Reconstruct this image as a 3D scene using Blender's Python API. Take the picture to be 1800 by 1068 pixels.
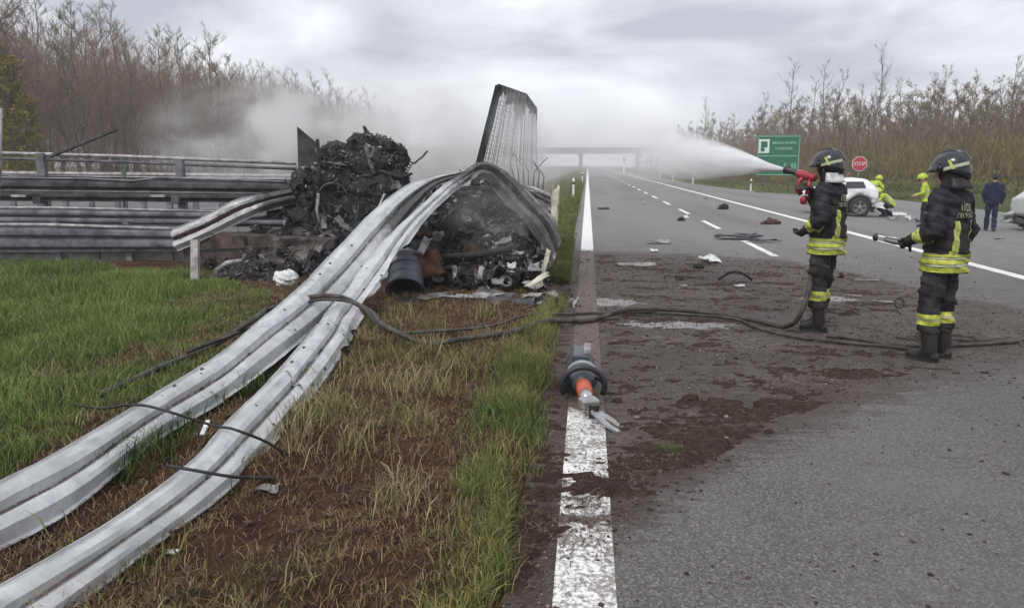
import bpy, bmesh, math, random
import numpy as np
from mathutils import Vector, Matrix, Quaternion
from mathutils.bvhtree import BVHTree

for o in list(bpy.data.objects):
    bpy.data.objects.remove(o, do_unlink=True)
sc = bpy.context.scene
col = sc.collection
random.seed(7)
rng = np.random.default_rng(11)
R = math.radians

# ------------------------------------------------------------------ camera
FPX, EYE = 1300.0, 1.68
TH = math.atan(245 / 1300.0)
PS = math.atan(133 / 1300.0 * math.cos(TH))
cam_d = bpy.data.cameras.new('camera')
cam_d.sensor_width = 36
cam_d.lens = 36 * FPX / 1800.0
cam_d.clip_start, cam_d.clip_end = 0.05, 4000
cam = bpy.data.objects.new('camera', cam_d)
cam.location = (0, 0, EYE)
cam.rotation_euler = (math.pi / 2 - TH, 0, PS)
col.objects.link(cam)
sc.camera = cam

# ------------------------------------------------------------------ render settings
sc.render.engine = 'CYCLES'
sc.cycles.max_bounces = 6
sc.cycles.diffuse_bounces = 3
sc.cycles.glossy_bounces = 3
sc.cycles.transmission_bounces = 4
sc.cycles.transparent_max_bounces = 8
sc.cycles.volume_bounces = 4
sc.cycles.volume_step_rate = 2.0
sc.cycles.volume_max_steps = 96
sc.cycles.use_denoising = True
sc.view_settings.view_transform = 'Standard'
sc.view_settings.look = 'None'
sc.view_settings.exposure = 0.30
sc.view_settings.gamma = 1.0
sc.view_settings.use_curve_mapping = False

# ------------------------------------------------------------------ sky (overcast) and soft sun
SUN_EL, SUN_AZ = R(48), R(-150)          # azimuth measured from +Y towards +X
world = bpy.data.worlds.new('World')
sc.world = world
world.use_nodes = True
wn = world.node_tree.nodes
wl = world.node_tree.links
bg = wn['Background']
sky = wn.new('ShaderNodeTexSky')
sky.sky_type = 'NISHITA'
sky.sun_disc = False
sky.sun_elevation = SUN_EL
sky.sun_rotation = SUN_AZ
sky.dust_density = 4.0
geo = wn.new('ShaderNodeTexCoord')
sep = wn.new('ShaderNodeSeparateXYZ')
wl.new(geo.outputs['Generated'], sep.inputs[0])
mp = wn.new('ShaderNodeMapping')
mp.inputs['Scale'].default_value = (1.5, 1.5, 3.6)
mp.inputs['Location'].default_value = (0.3, 0.9, 0.1)
wl.new(geo.outputs['Generated'], mp.inputs[0])
cn = wn.new('ShaderNodeTexNoise')
cn.inputs['Scale'].default_value = 2.1
cn.inputs['Detail'].default_value = 6
cn.inputs['Roughness'].default_value = 0.52
cn.inputs['Distortion'].default_value = 0.35
wl.new(mp.outputs[0], cn.inputs['Vector'])
cr = wn.new('ShaderNodeValToRGB')          # cloud brightness
cr.color_ramp.elements[0].position = 0.38
cr.color_ramp.elements[0].color = (4.6, 4.85, 5.45, 1)
cr.color_ramp.elements[1].position = 0.64
cr.color_ramp.elements[1].color = (9.1, 9.25, 9.7, 1)
wl.new(cn.outputs['Fac'], cr.inputs[0])
zr = wn.new('ShaderNodeMapRange')          # an overcast dome is brighter towards the zenith
zr.inputs['From Min'].default_value = 0.15
zr.inputs['From Max'].default_value = 1.0
zr.inputs['To Min'].default_value = 1.0
zr.inputs['To Max'].default_value = 1.35
wl.new(sep.outputs['Z'], zr.inputs['Value'])
mul = wn.new('ShaderNodeVectorMath')
mul.operation = 'SCALE'
wl.new(cr.outputs[0], mul.inputs[0])
wl.new(zr.outputs[0], mul.inputs['Scale'])
mx = wn.new('ShaderNodeMix')
mx.data_type = 'RGBA'
mx.inputs['Factor'].default_value = 0.93   # cloud cover
wl.new(sky.outputs[0], mx.inputs['A'])
wl.new(mul.outputs[0], mx.inputs['B'])
wl.new(mx.outputs['Result'], bg.inputs['Color'])
bg.inputs['Strength'].default_value = 0.1

sun_d = bpy.data.lights.new('sun', 'SUN')
sun_d.energy = 1.4
sun_d.angle = R(14)
sun_d.color = (1.0, 0.97, 0.92)
sun = bpy.data.objects.new('sun', sun_d)
sd = Vector((math.sin(SUN_AZ) * math.cos(SUN_EL), math.cos(SUN_AZ) * math.cos(SUN_EL), math.sin(SUN_EL)))
sun.rotation_euler = sd.to_track_quat('Z', 'Y').to_euler()
sun.location = (0, 0, 30)
col.objects.link(sun)

# ------------------------------------------------------------------ helpers: photograph measurements -> metres
_R = Vector((math.cos(PS), math.sin(PS), 0))
_F = Vector((-math.sin(PS) * math.cos(TH), math.cos(PS) * math.cos(TH), -math.sin(TH)))
_U = Vector((-math.sin(PS) * math.sin(TH), math.cos(PS) * math.sin(TH), math.cos(TH)))


def _ray(px, py):
    return _R * ((px - 900) / FPX) + _U * ((534 - py) / FPX) + _F


def PZ(px, py, z=0.0):
    d = _ray(px, py)
    t = (z - EYE) / d.z
    return Vector((d.x * t, d.y * t, z))


def PY(px, py, Y):
    d = _ray(px, py)
    t = Y / d.y
    return Vector((d.x * t, Y, EYE + d.z * t))


# ------------------------------------------------------------------ helpers: noise
def _hash(ix, iy, seed):
    h = (ix * 374761393 + iy * 668265263 + seed * 1442695041) & 0xFFFFFFFF
    h = ((h ^ (h >> 13)) * 1274126177) & 0xFFFFFFFF
    return ((h ^ (h >> 16)) & 0xFFFF) / 65535.0


def vnoise(x, y, seed=0):
    x = np.asarray(x, float)
    y = np.asarray(y, float)
    ix = np.floor(x).astype(np.int64)
    iy = np.floor(y).astype(np.int64)
    fx, fy = x - ix, y - iy
    fx = fx * fx * (3 - 2 * fx)
    fy = fy * fy * (3 - 2 * fy)
    a, b = _hash(ix, iy, seed), _hash(ix + 1, iy, seed)
    c, d = _hash(ix, iy + 1, seed), _hash(ix + 1, iy + 1, seed)
    return (a * (1 - fx) + b * fx) * (1 - fy) + (c * (1 - fx) + d * fx) * fy


def fbm(x, y, seed=0, oct=4):
    s, a, t = 0, 1.0, 0
    x = np.asarray(x, float)
    y = np.asarray(y, float)
    for k in range(oct):
        s = s + a * vnoise(x * 2 ** k, y * 2 ** k, seed + k * 17)
        t += a
        a *= 0.5
    return s / t


def noise3(P, scale, seed=0):
    P = np.asarray(P, float) * scale
    return (fbm(P[:, 0] + 3.1 * P[:, 2], P[:, 1] - 1.7 * P[:, 2], seed, 3)
            + fbm(P[:, 1] + 9.2, P[:, 2] + 0.6 * P[:, 0], seed + 5, 3)) - 1.0


def sstep(a, b, x):
    t = np.clip((np.asarray(x, float) - a) / (b - a), 0, 1)
    return t * t * (3 - 2 * t)


# ------------------------------------------------------------------ helpers: materials
class NT:
    def __init__(s, name):
        s.m = bpy.data.materials.new(name)
        s.m.use_nodes = True
        s.t = s.m.node_tree
        s.bsdf = s.t.nodes['Principled BSDF']
        s.out = s.t.nodes['Material Output']
        s._co = None

    def n(s, typ):
        return s.t.nodes.new('ShaderNode' + typ)

    def set(s, sock, v):
        if isinstance(v, bpy.types.NodeSocket):
            s.t.links.new(v, sock)
        elif isinstance(v, (tuple, list)) and len(v) == 3 and sock.type == 'RGBA':
            sock.default_value = (*v, 1)
        else:
            sock.default_value = v

    def co(s, kind='Object'):
        if s._co is None:
            s._co = s.n('TexCoord')
        return s._co.outputs[kind]

    def pos(s):
        return s.n('NewGeometry').outputs['Position']

    def mapping(s, vec, scale):
        m = s.n('Mapping')
        s.set(m.inputs['Vector'], vec)
        m.inputs['Scale'].default_value = scale
        return m.outputs[0]

    def noise(s, scale, detail=4, rough=0.55, vec=None, dist=0.0):
        k = s.n('TexNoise')
        k.inputs['Scale'].default_value = scale
        k.inputs['Detail'].default_value = detail
        k.inputs['Roughness'].default_value = rough
        k.inputs['Distortion'].default_value = dist
        s.set(k.inputs['Vector'], vec if vec is not None else s.co())
        return k.outputs['Fac']

    def voro(s, scale, vec=None, out='Color', feature='F1'):
        k = s.n('TexVoronoi')
        k.feature = feature
        k.inputs['Scale'].default_value = scale
        s.set(k.inputs['Vector'], vec if vec is not None else s.co())
        return k.outputs[out]

    def ramp(s, fac, stops):
        k = s.n('ValToRGB')
        e = k.color_ramp.elements
        while len(e) < len(stops):
            e.new(0.5)
        for i, (p, c) in enumerate(stops):
            e[i].position = p
            e[i].color = (c, c, c, 1) if isinstance(c, (int, float)) else (*c, 1)
        s.set(k.inputs[0], fac)
        return k.outputs[0]

    def mix(s, fac, a, b, mode='MIX'):
        k = s.n('Mix')
        k.data_type = 'RGBA'
        k.blend_type = mode
        s.set(k.inputs['Factor'], fac)
        s.set(k.inputs['A'], a)
        s.set(k.inputs['B'], b)
        return k.outputs['Result']

    def math(s, op, a, b=0.0, clamp=False):
        k = s.n('Math')
        k.operation = op
        k.use_clamp = clamp
        s.set(k.inputs[0], a)
        s.set(k.inputs[1], b)
        return k.outputs[0]

    def attr(s, name, out='Fac'):
        k = s.n('Attribute')
        k.attribute_name = name
        return k.outputs[out]

    def bump(s, h, strength=0.5, dist=0.02):
        k = s.n('Bump')
        k.inputs['Strength'].default_value = strength
        k.inputs['Distance'].default_value = dist
        s.set(k.inputs['Height'], h)
        s.set(s.bsdf.inputs['Normal'], k.outputs[0])

    def fin(s, color=None, rough=0.6, metal=0.0, spec=0.5, **kw):
        if color is not None:
            s.set(s.bsdf.inputs['Base Color'], color)
        s.set(s.bsdf.inputs['Roughness'], rough)
        s.set(s.bsdf.inputs['Metallic'], metal)
        s.set(s.bsdf.inputs['Specular IOR Level'], spec)
        for k, v in kw.items():
            s.set(s.bsdf.inputs[k.replace('_', ' ')], v)
        return s.m


def mottled(name, a, b, scale=8, rough=0.6, metal=0.0, spec=0.4, bump=0.0, bscale=60, bdist=0.004, lo=0.35, hi=0.65):
    t = NT(name)
    c = t.ramp(t.noise(scale, 5, 0.6), [(lo, a), (hi, b)])
    if bump:
        t.bump(t.noise(bscale, 4, 0.6), bump, bdist)
    return t.fin(c, rough, metal, spec)


M = {}
# asphalt with soil thrown over it (attribute 'dirt' says where soil lies, 'wet' where hose water stands and its glare is painted pale)
t = NT('asphalt')
p = t.pos()
agg = t.ramp(t.voro(105, p), [(0.1, (0.040, 0.036, 0.036)), (0.5, (0.092, 0.084, 0.083)), (0.9, (0.225, 0.208, 0.205))])
agg = t.mix(t.ramp(t.noise(55, 3, 0.7, p), [(0.36, 0.8), (0.52, 0.0)]), agg, (0.03, 0.028, 0.03))
big = t.noise(0.8, 5, 0.6, p)
agg = t.mix(t.ramp(big, [(0.3, 0.0), (0.75, 0.6)]), agg, (0.15, 0.142, 0.14))
agg = t.mix(t.math('MULTIPLY', t.attr('dry'), 0.62), agg, (0.235, 0.228, 0.225))  # attribute only makes the asphalt paler farther up the road
soil = t.ramp(t.noise(9, 8, 0.68, p), [(0.28, (0.026, 0.019, 0.016)), (0.48, (0.072, 0.057, 0.049)), (0.75, (0.175, 0.150, 0.133))])
soil = t.mix(t.ramp(t.noise(1.3, 4, 0.6, p), [(0.45, 0.0), (0.65, 0.55)]), soil, (0.075, 0.043, 0.035))
soil = t.mix(t.ramp(t.noise(34, 6, 0.75, t.mapping(p, (0.7, 1.6, 1)), 0.8), [(0.40, 0.95), (0.5, 0.0)]), soil, (0.028, 0.019, 0.016))
soil = t.mix(t.ramp(t.noise(41, 5, 0.75, t.mapping(p, (0.6, 1.5, 1.7)), 0.5), [(0.55, 0.0), (0.66, 0.8)]), soil, (0.28, 0.245, 0.215))
streak = t.noise(4.5, 6, 0.7, t.mapping(p, (0.45, 2.2, 1)), 0.6)
d = t.math('ADD', t.attr('dirt'), t.math('MULTIPLY', t.math('SUBTRACT', streak, 0.5), 2.1))
d = t.math('ADD', d, t.math('MULTIPLY', t.math('SUBTRACT', t.noise(28, 5, 0.7, p), 0.5), 0.9))
d = t.ramp(d, [(0.30, 0.0), (0.62, 0.75), (0.9, 1.0)])
damp = t.ramp(t.noise(0.9, 5, 0.65, t.mapping(p, (0.5, 1.4, 1)), 0.8), [(0.42, 0.0), (0.6, 0.6)])
soil = t.mix(t.math('MULTIPLY', t.attr('rim'), t.ramp(t.noise(7, 6, 0.7, p), [(0.35, 0.2), (0.6, 1.0)])), soil, t.ramp(t.noise(38, 6, 0.75, p), [(0.35, (0.022, 0.011, 0.009)), (0.65, (0.085, 0.048, 0.038))]))
soil = t.mix(damp, soil, (0.036, 0.026, 0.022))
c = t.mix(d, agg, soil)
c = t.mix(t.math('MULTIPLY', t.ramp(t.noise(0.5, 4, 0.6, t.mapping(p, (1.0, 0.12, 1))), [(0.45, 0.0), (0.65, 0.35)]), 1.0), c, (0.05, 0.047, 0.048))
wet_glare = t.ramp(t.math('ADD', t.attr('wet_glare'), t.math('MULTIPLY', t.math('SUBTRACT', t.noise(7, 5, 0.65, p), 0.5), 1.3)), [(0.42, 0.0), (0.58, 1.0)])
c = t.mix(t.math('MULTIPLY', wet_glare, 0.6), c, (0.36, 0.345, 0.345))  # glare of the wet patches painted in as a pale tone
h = t.math('ADD', t.math('MULTIPLY', t.voro(105, p, 'Distance'), 0.45), t.math('MULTIPLY', d, t.noise(22, 8, 0.75, p)))
t.bump(h, 0.8, 0.016)
rg = t.math('SUBTRACT', 0.82, t.math('MULTIPLY', wet_glare, 0.3))
M['asphalt'] = t.fin(c, rg, 0, 0.5)

# road paint, worn, with soil on it
t = NT('road_paint')
p = t.pos()
worn = t.ramp(t.math('ADD', t.noise(38, 7, 0.72, p), t.math('MULTIPLY', t.noise(5, 3, 0.6, p), 0.45)), [(0.66, 0.0), (0.80, 0.9)])
d = t.math('ADD', t.attr('dirt'), t.math('MULTIPLY', t.math('SUBTRACT', t.noise(14, 7, 0.7, p), 0.5), 1.5))
d = t.ramp(d, [(0.42, 0.0), (0.6, 1.0)])
cw = t.mix(t.noise(3, 4, 0.6, p), (0.68, 0.67, 0.65), (0.79, 0.785, 0.77))
cw = t.mix(t.math('MULTIPLY', worn, t.attr('wear')), cw, (0.17, 0.15, 0.135))
so = t.ramp(t.noise(20, 8, 0.7, p), [(0.3, (0.05, 0.036, 0.03)), (0.7, (0.15, 0.12, 0.10))])
t.bump(t.math('ADD', t.noise(60, 5, 0.7, p), d), 0.5, 0.006)
M['paint'] = t.fin(t.mix(d, cw, so), 0.7, 0, 0.4)

# torn-up verge soil
t = NT('verge_soil')
p = t.pos()
so = t.ramp(t.noise(6, 9, 0.7, p, 0.5), [(0.28, (0.024, 0.011, 0.008)), (0.5, (0.088, 0.044, 0.027)), (0.75, (0.20, 0.125, 0.07))])
so = t.mix(t.ramp(t.noise(1.7, 4, 0.6, p), [(0.4, 0.0), (0.62, 0.7)]), so, (0.058, 0.025, 0.020))
fib = t.ramp(t.noise(24, 6, 0.75, t.mapping(p, (1, 2.6, 1)), 1.5), [(0.55, 0.0), (0.75, 0.75)])
so = t.mix(fib, so, (0.21, 0.145, 0.08))
gr = t.ramp(t.noise(16, 7, 0.7, p), [(0.3, (0.028, 0.035, 0.012)), (0.7, (0.075, 0.095, 0.03))])
t.bump(t.noise(30, 9, 0.75, p, 0.4), 1.0, 0.05)
M['verge'] = t.fin(t.mix(t.attr('green'), so, gr), 0.95, 0, 0.15)

t = NT('spilled_soil')
p = t.pos()
so = t.ramp(t.noise(14, 9, 0.75, p, 0.5), [(0.3, (0.018, 0.012, 0.010)), (0.5, (0.058, 0.039, 0.031)), (0.72, (0.14, 0.105, 0.08))])
so = t.mix(t.ramp(t.noise(1.7, 4, 0.6, p), [(0.4, 0.0), (0.62, 0.6)]), so, (0.048, 0.027, 0.023))
so = t.mix(t.ramp(t.noise(40, 6, 0.75, t.mapping(p, (1, 2.2, 1)), 1.5), [(0.56, 0.0), (0.72, 0.7)]), so, (0.16, 0.11, 0.07))
t.bump(t.noise(45, 9, 0.78, p, 0.4), 1.0, 0.03)
M['spill'] = t.fin(so, 0.95, 0, 0.15)

# far grassland
t = NT('far_grass')
p = t.pos()
c = t.ramp(t.noise(0.35, 6, 0.65, p), [(0.3, (0.055, 0.07, 0.022)), (0.6, (0.095, 0.12, 0.035)), (0.8, (0.14, 0.13, 0.06))])
c = t.mix(t.ramp(t.noise(12, 6, 0.7, p), [(0.35, 0.0), (0.7, 0.5)]), c, (0.05, 0.055, 0.02))
t.bump(t.noise(9, 6, 0.75, p), 1.0, 0.2)
M['far_grass'] = t.fin(c, 0.95, 0, 0.1)

# grass blades (per-blade colour attribute)
t = NT('grass_blade')
t.bsdf.inputs['Subsurface Weight'].default_value = 0.0
M['blade'] = t.fin(t.attr('tint', 'Color'), 0.6, 0, 0.25)

# galvanised rail: pale zinc, scraped, muddy in the groove, sooted near the fire
t = NT('galvanised')
p = t.co()
zn = t.ramp(t.noise(5, 6, 0.65, p, 0.4), [(0.3, (0.33, 0.34, 0.352)), (0.48, (0.48, 0.49, 0.50)), (0.72, (0.62, 0.625, 0.615))])
zn = t.mix(t.ramp(t.voro(70, p, 'Distance'), [(0.1, 0.12), (0.5, 0.0)]), zn, (0.36, 0.37, 0.40))
scr = t.ramp(t.noise(60, 4, 0.7, t.mapping(p, (0.12, 1, 1))), [(0.54, 0.0), (0.66, 0.4)])
zn = t.mix(scr, zn, (0.33, 0.32, 0.31))
zn = t.mix(t.ramp(t.noise(1.6, 5, 0.65, p), [(0.45, 0.0), (0.66, 0.45)]), zn, (0.30, 0.295, 0.27))
mud = t.math('ADD', t.attr('mud'), t.math('MULTIPLY', t.math('SUBTRACT', t.noise(22, 7, 0.72, p), 0.5), 1.35))
mud = t.ramp(mud, [(0.48, 0.0), (0.66, 0.9)])
zn = t.mix(mud, zn, t.ramp(t.noise(9, 4, 0.6, p), [(0.35, (0.075, 0.055, 0.045)), (0.65, (0.17, 0.09, 0.08))]))
soot = t.math('ADD', t.attr('soot'), t.math('MULTIPLY', t.math('SUBTRACT', t.noise(9, 6, 0.65, p), 0.5), 0.7))
soot = t.ramp(soot, [(0.25, 0.0), (0.75, 0.96)])
zn = t.mix(soot, zn, t.ramp(t.noise(12, 4, 0.6, p), [(0.35, (0.02, 0.02, 0.021)), (0.7, (0.085, 0.08, 0.078))]))
t.bump(t.noise(26, 5, 0.65, p), 0.3, 0.006)
M['zinc'] = t.fin(zn, t.ramp(t.noise(11, 4, 0.6, p), [(0.3, 0.32), (0.7, 0.6)]), 0.12, 0.5)

# older weathered barrier steel
M['steel_dull'] = mottled('weathered_steel', (0.075, 0.08, 0.092), (0.21, 0.215, 0.235), 4, 0.55, 0.15, 0.5, 0.2, 30, 0.004)
M['steel_dark'] = mottled('scorched_steel', (0.025, 0.025, 0.027), (0.10, 0.098, 0.10), 4, 0.6, 0.1, 0.4, 0.3, 25, 0.006)
M['steel_rub'] = mottled('rubbed_steel', (0.20, 0.185, 0.18), (0.46, 0.45, 0.45), 6, 0.55, 0.1, 0.4, 0.3, 25, 0.006)
M['rust_red'] = mottled('burnt_red_paint', (0.025, 0.018, 0.017), (0.12, 0.092, 0.086), 5, 0.8, 0, 0.25, 0.5, 18, 0.01)
M['concrete'] = mottled('kerb_concrete', (0.15, 0.145, 0.13), (0.30, 0.29, 0.27), 5, 0.9, 0, 0.2, 0.5, 40, 0.006)
M['soot'] = mottled('charred_metal', (0.007, 0.007, 0.008), (0.034, 0.032, 0.033), 7, 0.75, 0.0, 0.35, 0.9, 14, 0.03)
M['soot_grey'] = mottled('burnt_grey_metal', (0.02, 0.019, 0.019), (0.165, 0.155, 0.15), 6, 0.6, 0.1, 0.4, 0.6, 25, 0.01)
M['ash'] = mottled('pale_ash', (0.13, 0.128, 0.13), (0.38, 0.375, 0.37), 9, 0.9, 0, 0.2, 0.6, 40, 0.006)
M['rust'] = mottled('orange_rust', (0.03, 0.017, 0.012), (0.12, 0.052, 0.03), 8, 0.9, 0, 0.15, 0.7, 30, 0.008)
M['cream'] = mottled('torn_cream_sheet', (0.34, 0.33, 0.25), (0.62, 0.61, 0.49), 7, 0.7, 0, 0.3, 0.4, 30, 0.006)
M['panel'] = mottled('scorched_panel', (0.20, 0.198, 0.20), (0.42, 0.415, 0.415), 3, 0.75, 0.0, 0.3, 0.3, 12, 0.01)
M['drum'] = mottled('blue_grey_plastic', (0.045, 0.05, 0.065), (0.085, 0.092, 0.115), 3, 0.42, 0, 0.5, 0.15, 30, 0.004)
M['grey_dark'] = mottled('sooty_grey_sheet', (0.05, 0.045, 0.042), (0.17, 0.155, 0.145), 5, 0.8, 0, 0.3, 0.5, 20, 0.01)
M['white_scrap'] = mottled('white_scrap', (0.42, 0.43, 0.42), (0.72, 0.73, 0.72), 8, 0.55, 0, 0.4, 0.4, 20, 0.01)
M['grey_scrap'] = mottled('grey_scrap', (0.14, 0.13, 0.125), (0.32, 0.30, 0.29), 8, 0.7, 0, 0.3, 0.4, 20, 0.01)
M['rubber'] = mottled('black_rubber', (0.012, 0.012, 0.013), (0.03, 0.03, 0.031), 9, 0.55, 0, 0.4, 0.2, 60, 0.002)
M['hose'] = mottled('hose_jacket', (0.016, 0.015, 0.016), (0.085, 0.07, 0.06), 9, 0.6, 0, 0.35, 0.3, 90, 0.002)
M['turnout'] = mottled('turnout_cloth', (0.008, 0.009, 0.012), (0.040, 0.039, 0.043), 9, 0.85, 0, 0.2, 0.5, 160, 0.002)
M['trouser'] = mottled('turnout_trouser', (0.010, 0.011, 0.015), (0.045, 0.043, 0.045), 9, 0.85, 0, 0.2, 0.5, 160, 0.002)
M['hivis'] = mottled('lime_reflective', (0.33, 0.37, 0.035), (0.55, 0.58, 0.10), 14, 0.55, 0, 0.4, 0.2, 120, 0.001)
M['silver'] = mottled('silver_reflective', (0.30, 0.32, 0.20), (0.46, 0.47, 0.34), 14, 0.45, 0, 0.5, 0.1, 120, 0.001)
M['neck_silver'] = mottled('aluminised_cloth', (0.40, 0.38, 0.38), (0.66, 0.64, 0.64), 14, 0.4, 0.1, 0.5, 0.5, 40, 0.006)
M['boot'] = mottled('boot_leather', (0.008, 0.008, 0.009), (0.022, 0.021, 0.021), 9, 0.5, 0, 0.4, 0.4, 60, 0.003)
M['helmet'] = mottled('helmet_shell', (0.010, 0.011, 0.017), (0.020, 0.021, 0.030), 6, 0.22, 0, 0.6, 0.03, 60, 0.001)
M['skin'] = mottled('skin', (0.38, 0.22, 0.16), (0.48, 0.29, 0.22), 12, 0.55, 0, 0.4)
M['hair'] = mottled('dark_hair', (0.010, 0.008, 0.007), (0.03, 0.024, 0.02), 40, 0.6, 0, 0.3, 0.8, 90, 0.006)
M['lime_jacket'] = mottled('lime_jacket', (0.34, 0.44, 0.03), (0.50, 0.60, 0.07), 9, 0.7, 0, 0.3, 0.5, 30, 0.006)
M['navy'] = mottled('navy_cloth', (0.010, 0.012, 0.035), (0.022, 0.026, 0.066), 8, 0.85, 0, 0.2, 0.5, 40, 0.004)
M['dark_cloth'] = mottled('dark_cloth', (0.012, 0.013, 0.022), (0.03, 0.031, 0.042), 8, 0.85, 0, 0.2, 0.5, 40, 0.004)
M['nozzle_red'] = mottled('red_plastic', (0.24, 0.014, 0.03), (0.36, 0.035, 0.055), 9, 0.4, 0, 0.5)
M['tool_body'] = mottled('blue_grey_housing', (0.035, 0.045, 0.055), (0.07, 0.085, 0.10), 7, 0.4, 0.1, 0.5, 0.1, 60, 0.002)
M['tool_black'] = mottled('black_handle', (0.012, 0.012, 0.013), (0.025, 0.025, 0.027), 7, 0.45, 0, 0.5)
M['tool_orange'] = mottled('orange_piston', (0.42, 0.07, 0.03), (0.55, 0.13, 0.07), 9, 0.4, 0.0, 0.5)
M['tool_steel'] = mottled('tool_steel', (0.28, 0.28, 0.28), (0.46, 0.46, 0.45), 11, 0.35, 0.6, 0.5, 0.2, 60, 0.002)
M['car_white'] = mottled('white_car_paint', (0.66, 0.66, 0.66), (0.76, 0.76, 0.755), 5, 0.28, 0, 0.5, 0.1, 8, 0.01)
M['car_grey'] = mottled('grey_white_paint', (0.48, 0.49, 0.48), (0.62, 0.63, 0.62), 5, 0.3, 0, 0.5, 0.1, 8, 0.01)
M['glass_dark'] = mottled('dark_car_glass', (0.015, 0.017, 0.019), (0.03, 0.033, 0.036), 3, 0.12, 0, 0.6)
M['rim'] = mottled('alloy_rim', (0.16, 0.15, 0.15), (0.30, 0.28, 0.28), 10, 0.4, 0.5, 0.5)
M['sign_green'] = mottled('green_sign_sheet', (0.004, 0.10, 0.05), (0.010, 0.145, 0.072), 2, 0.4, 0, 0.5)
M['sign_white'] = mottled('white_sign_sheet', (0.62, 0.70, 0.68), (0.72, 0.78, 0.76), 3, 0.45, 0, 0.5)
M['sign_faint'] = mottled('faint_sign_print', (0.16, 0.36, 0.27), (0.22, 0.43, 0.33), 3, 0.45, 0, 0.5)
M['sign_red'] = mottled('red_sign_sheet', (0.36, 0.012, 0.03), (0.46, 0.025, 0.05), 3, 0.4, 0, 0.5)
M['post_white'] = mottled('white_marker_plastic', (0.62, 0.62, 0.60), (0.74, 0.74, 0.72), 8, 0.5, 0, 0.4)
M['post_black'] = mottled('black_band', (0.015, 0.015, 0.016), (0.03, 0.03, 0.03), 8, 0.5)
M['bridge'] = mottled('overpass_concrete', (0.20, 0.195, 0.19), (0.32, 0.31, 0.30), 0.4, 0.9, 0, 0.2, 0.3, 3, 0.03)
M['bark'] = mottled('bark', (0.06, 0.046, 0.037), (0.16, 0.125, 0.10), 5, 0.95, 0, 0.1, 0.8, 20, 0.02)
M['bark_pale'] = mottled('pale_bark', (0.10, 0.085, 0.075), (0.22, 0.195, 0.17), 5, 0.95, 0, 0.1, 0.8, 20, 0.02)
M['twig'] = mottled('twigs', (0.10, 0.074, 0.055), (0.25, 0.19, 0.145), 1.2, 0.95, 0, 0.1)
M['twig_red'] = mottled('reddish_twigs', (0.13, 0.082, 0.060), (0.30, 0.205, 0.155), 1.2, 0.95, 0, 0.1)
M['leaf_olive'] = mottled('olive_buds', (0.12, 0.105, 0.018), (0.30, 0.25, 0.05), 1.5, 0.8, 0, 0.2)
M['leaf_green'] = mottled('dull_green_leaf', (0.055, 0.066, 0.012), (0.16, 0.155, 0.03), 1.2, 0.8, 0, 0.2)
M['leaf_pink'] = mottled('pinkish_buds', (0.15, 0.10, 0.08), (0.29, 0.21, 0.17), 1.2, 0.9, 0, 0.1)
M['straw'] = mottled('straw', (0.16, 0.115, 0.06), (0.34, 0.27, 0.16), 3, 0.9, 0, 0.15)
M['clod'] = mottled('soil_clods', (0.022, 0.014, 0.011), (0.075, 0.048, 0.036), 9, 0.95, 0, 0.1, 0.8, 40, 0.01)


# ------------------------------------------------------------------ helpers: meshes
def tag(o, label=None, cat=None, group=None, kind=None):
    if label:
        o['label'] = label
    if cat:
        o['category'] = cat
    if group:
        o['group'] = group
    if kind:
        o['kind'] = kind
    return o


def empty(name, loc=(0, 0, 0), rz=0.0, **kw):
    o = bpy.data.objects.new(name, None)
    o.empty_display_size = 0.1
    o.location = loc
    o.rotation_euler = (0, 0, rz)
    col.objects.link(o)
    return tag(o, **kw)


def link(name, me, mat=None, parent=None, **kw):
    o = bpy.data.objects.new(name, me)
    if mat is not None:
        me.materials.clear()
        me.materials.append(M[mat] if isinstance(mat, str) else mat)
    o.parent = parent
    col.objects.link(o)
    return tag(o, **kw)


def np_mesh(name, V, F, smooth=False):
    """V (n,3), F (m,k) arrays -> mesh, quick"""
    V = np.ascontiguousarray(V, np.float32)
    F = np.ascontiguousarray(F, np.int32)
    me = bpy.data.meshes.new(name)
    me.vertices.add(len(V))
    me.vertices.foreach_set('co', V.ravel())
    m, k = F.shape
    me.loops.add(m * k)
    me.loops.foreach_set('vertex_index', F.ravel())
    me.polygons.add(m)
    me.polygons.foreach_set('loop_start', np.arange(0, m * k, k, dtype=np.int32))
    me.polygons.foreach_set('loop_total', np.full(m, k, np.int32))
    if smooth:
        me.polygons.foreach_set('use_smooth', np.ones(m, bool))
    me.update(calc_edges=True)
    return me


def attr(me, name, vals):
    a = me.attributes.new(name, 'FLOAT', 'POINT')
    a.data.foreach_set('value', np.ascontiguousarray(vals, np.float32))


def grid(x, y, zf, name):
    X, Y = np.meshgrid(x, y)
    Z = zf(X, Y)
    V = np.stack([X, Y, Z], -1).reshape(-1, 3)
    nx, ny = len(x), len(y)
    i = np.arange((ny - 1) * nx).reshape(ny - 1, nx)[:, :-1].ravel()
    F = np.stack([i, i + 1, i + nx + 1, i + nx], -1)
    return np_mesh(name, V, F, True), X.ravel(), Y.ravel()


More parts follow.
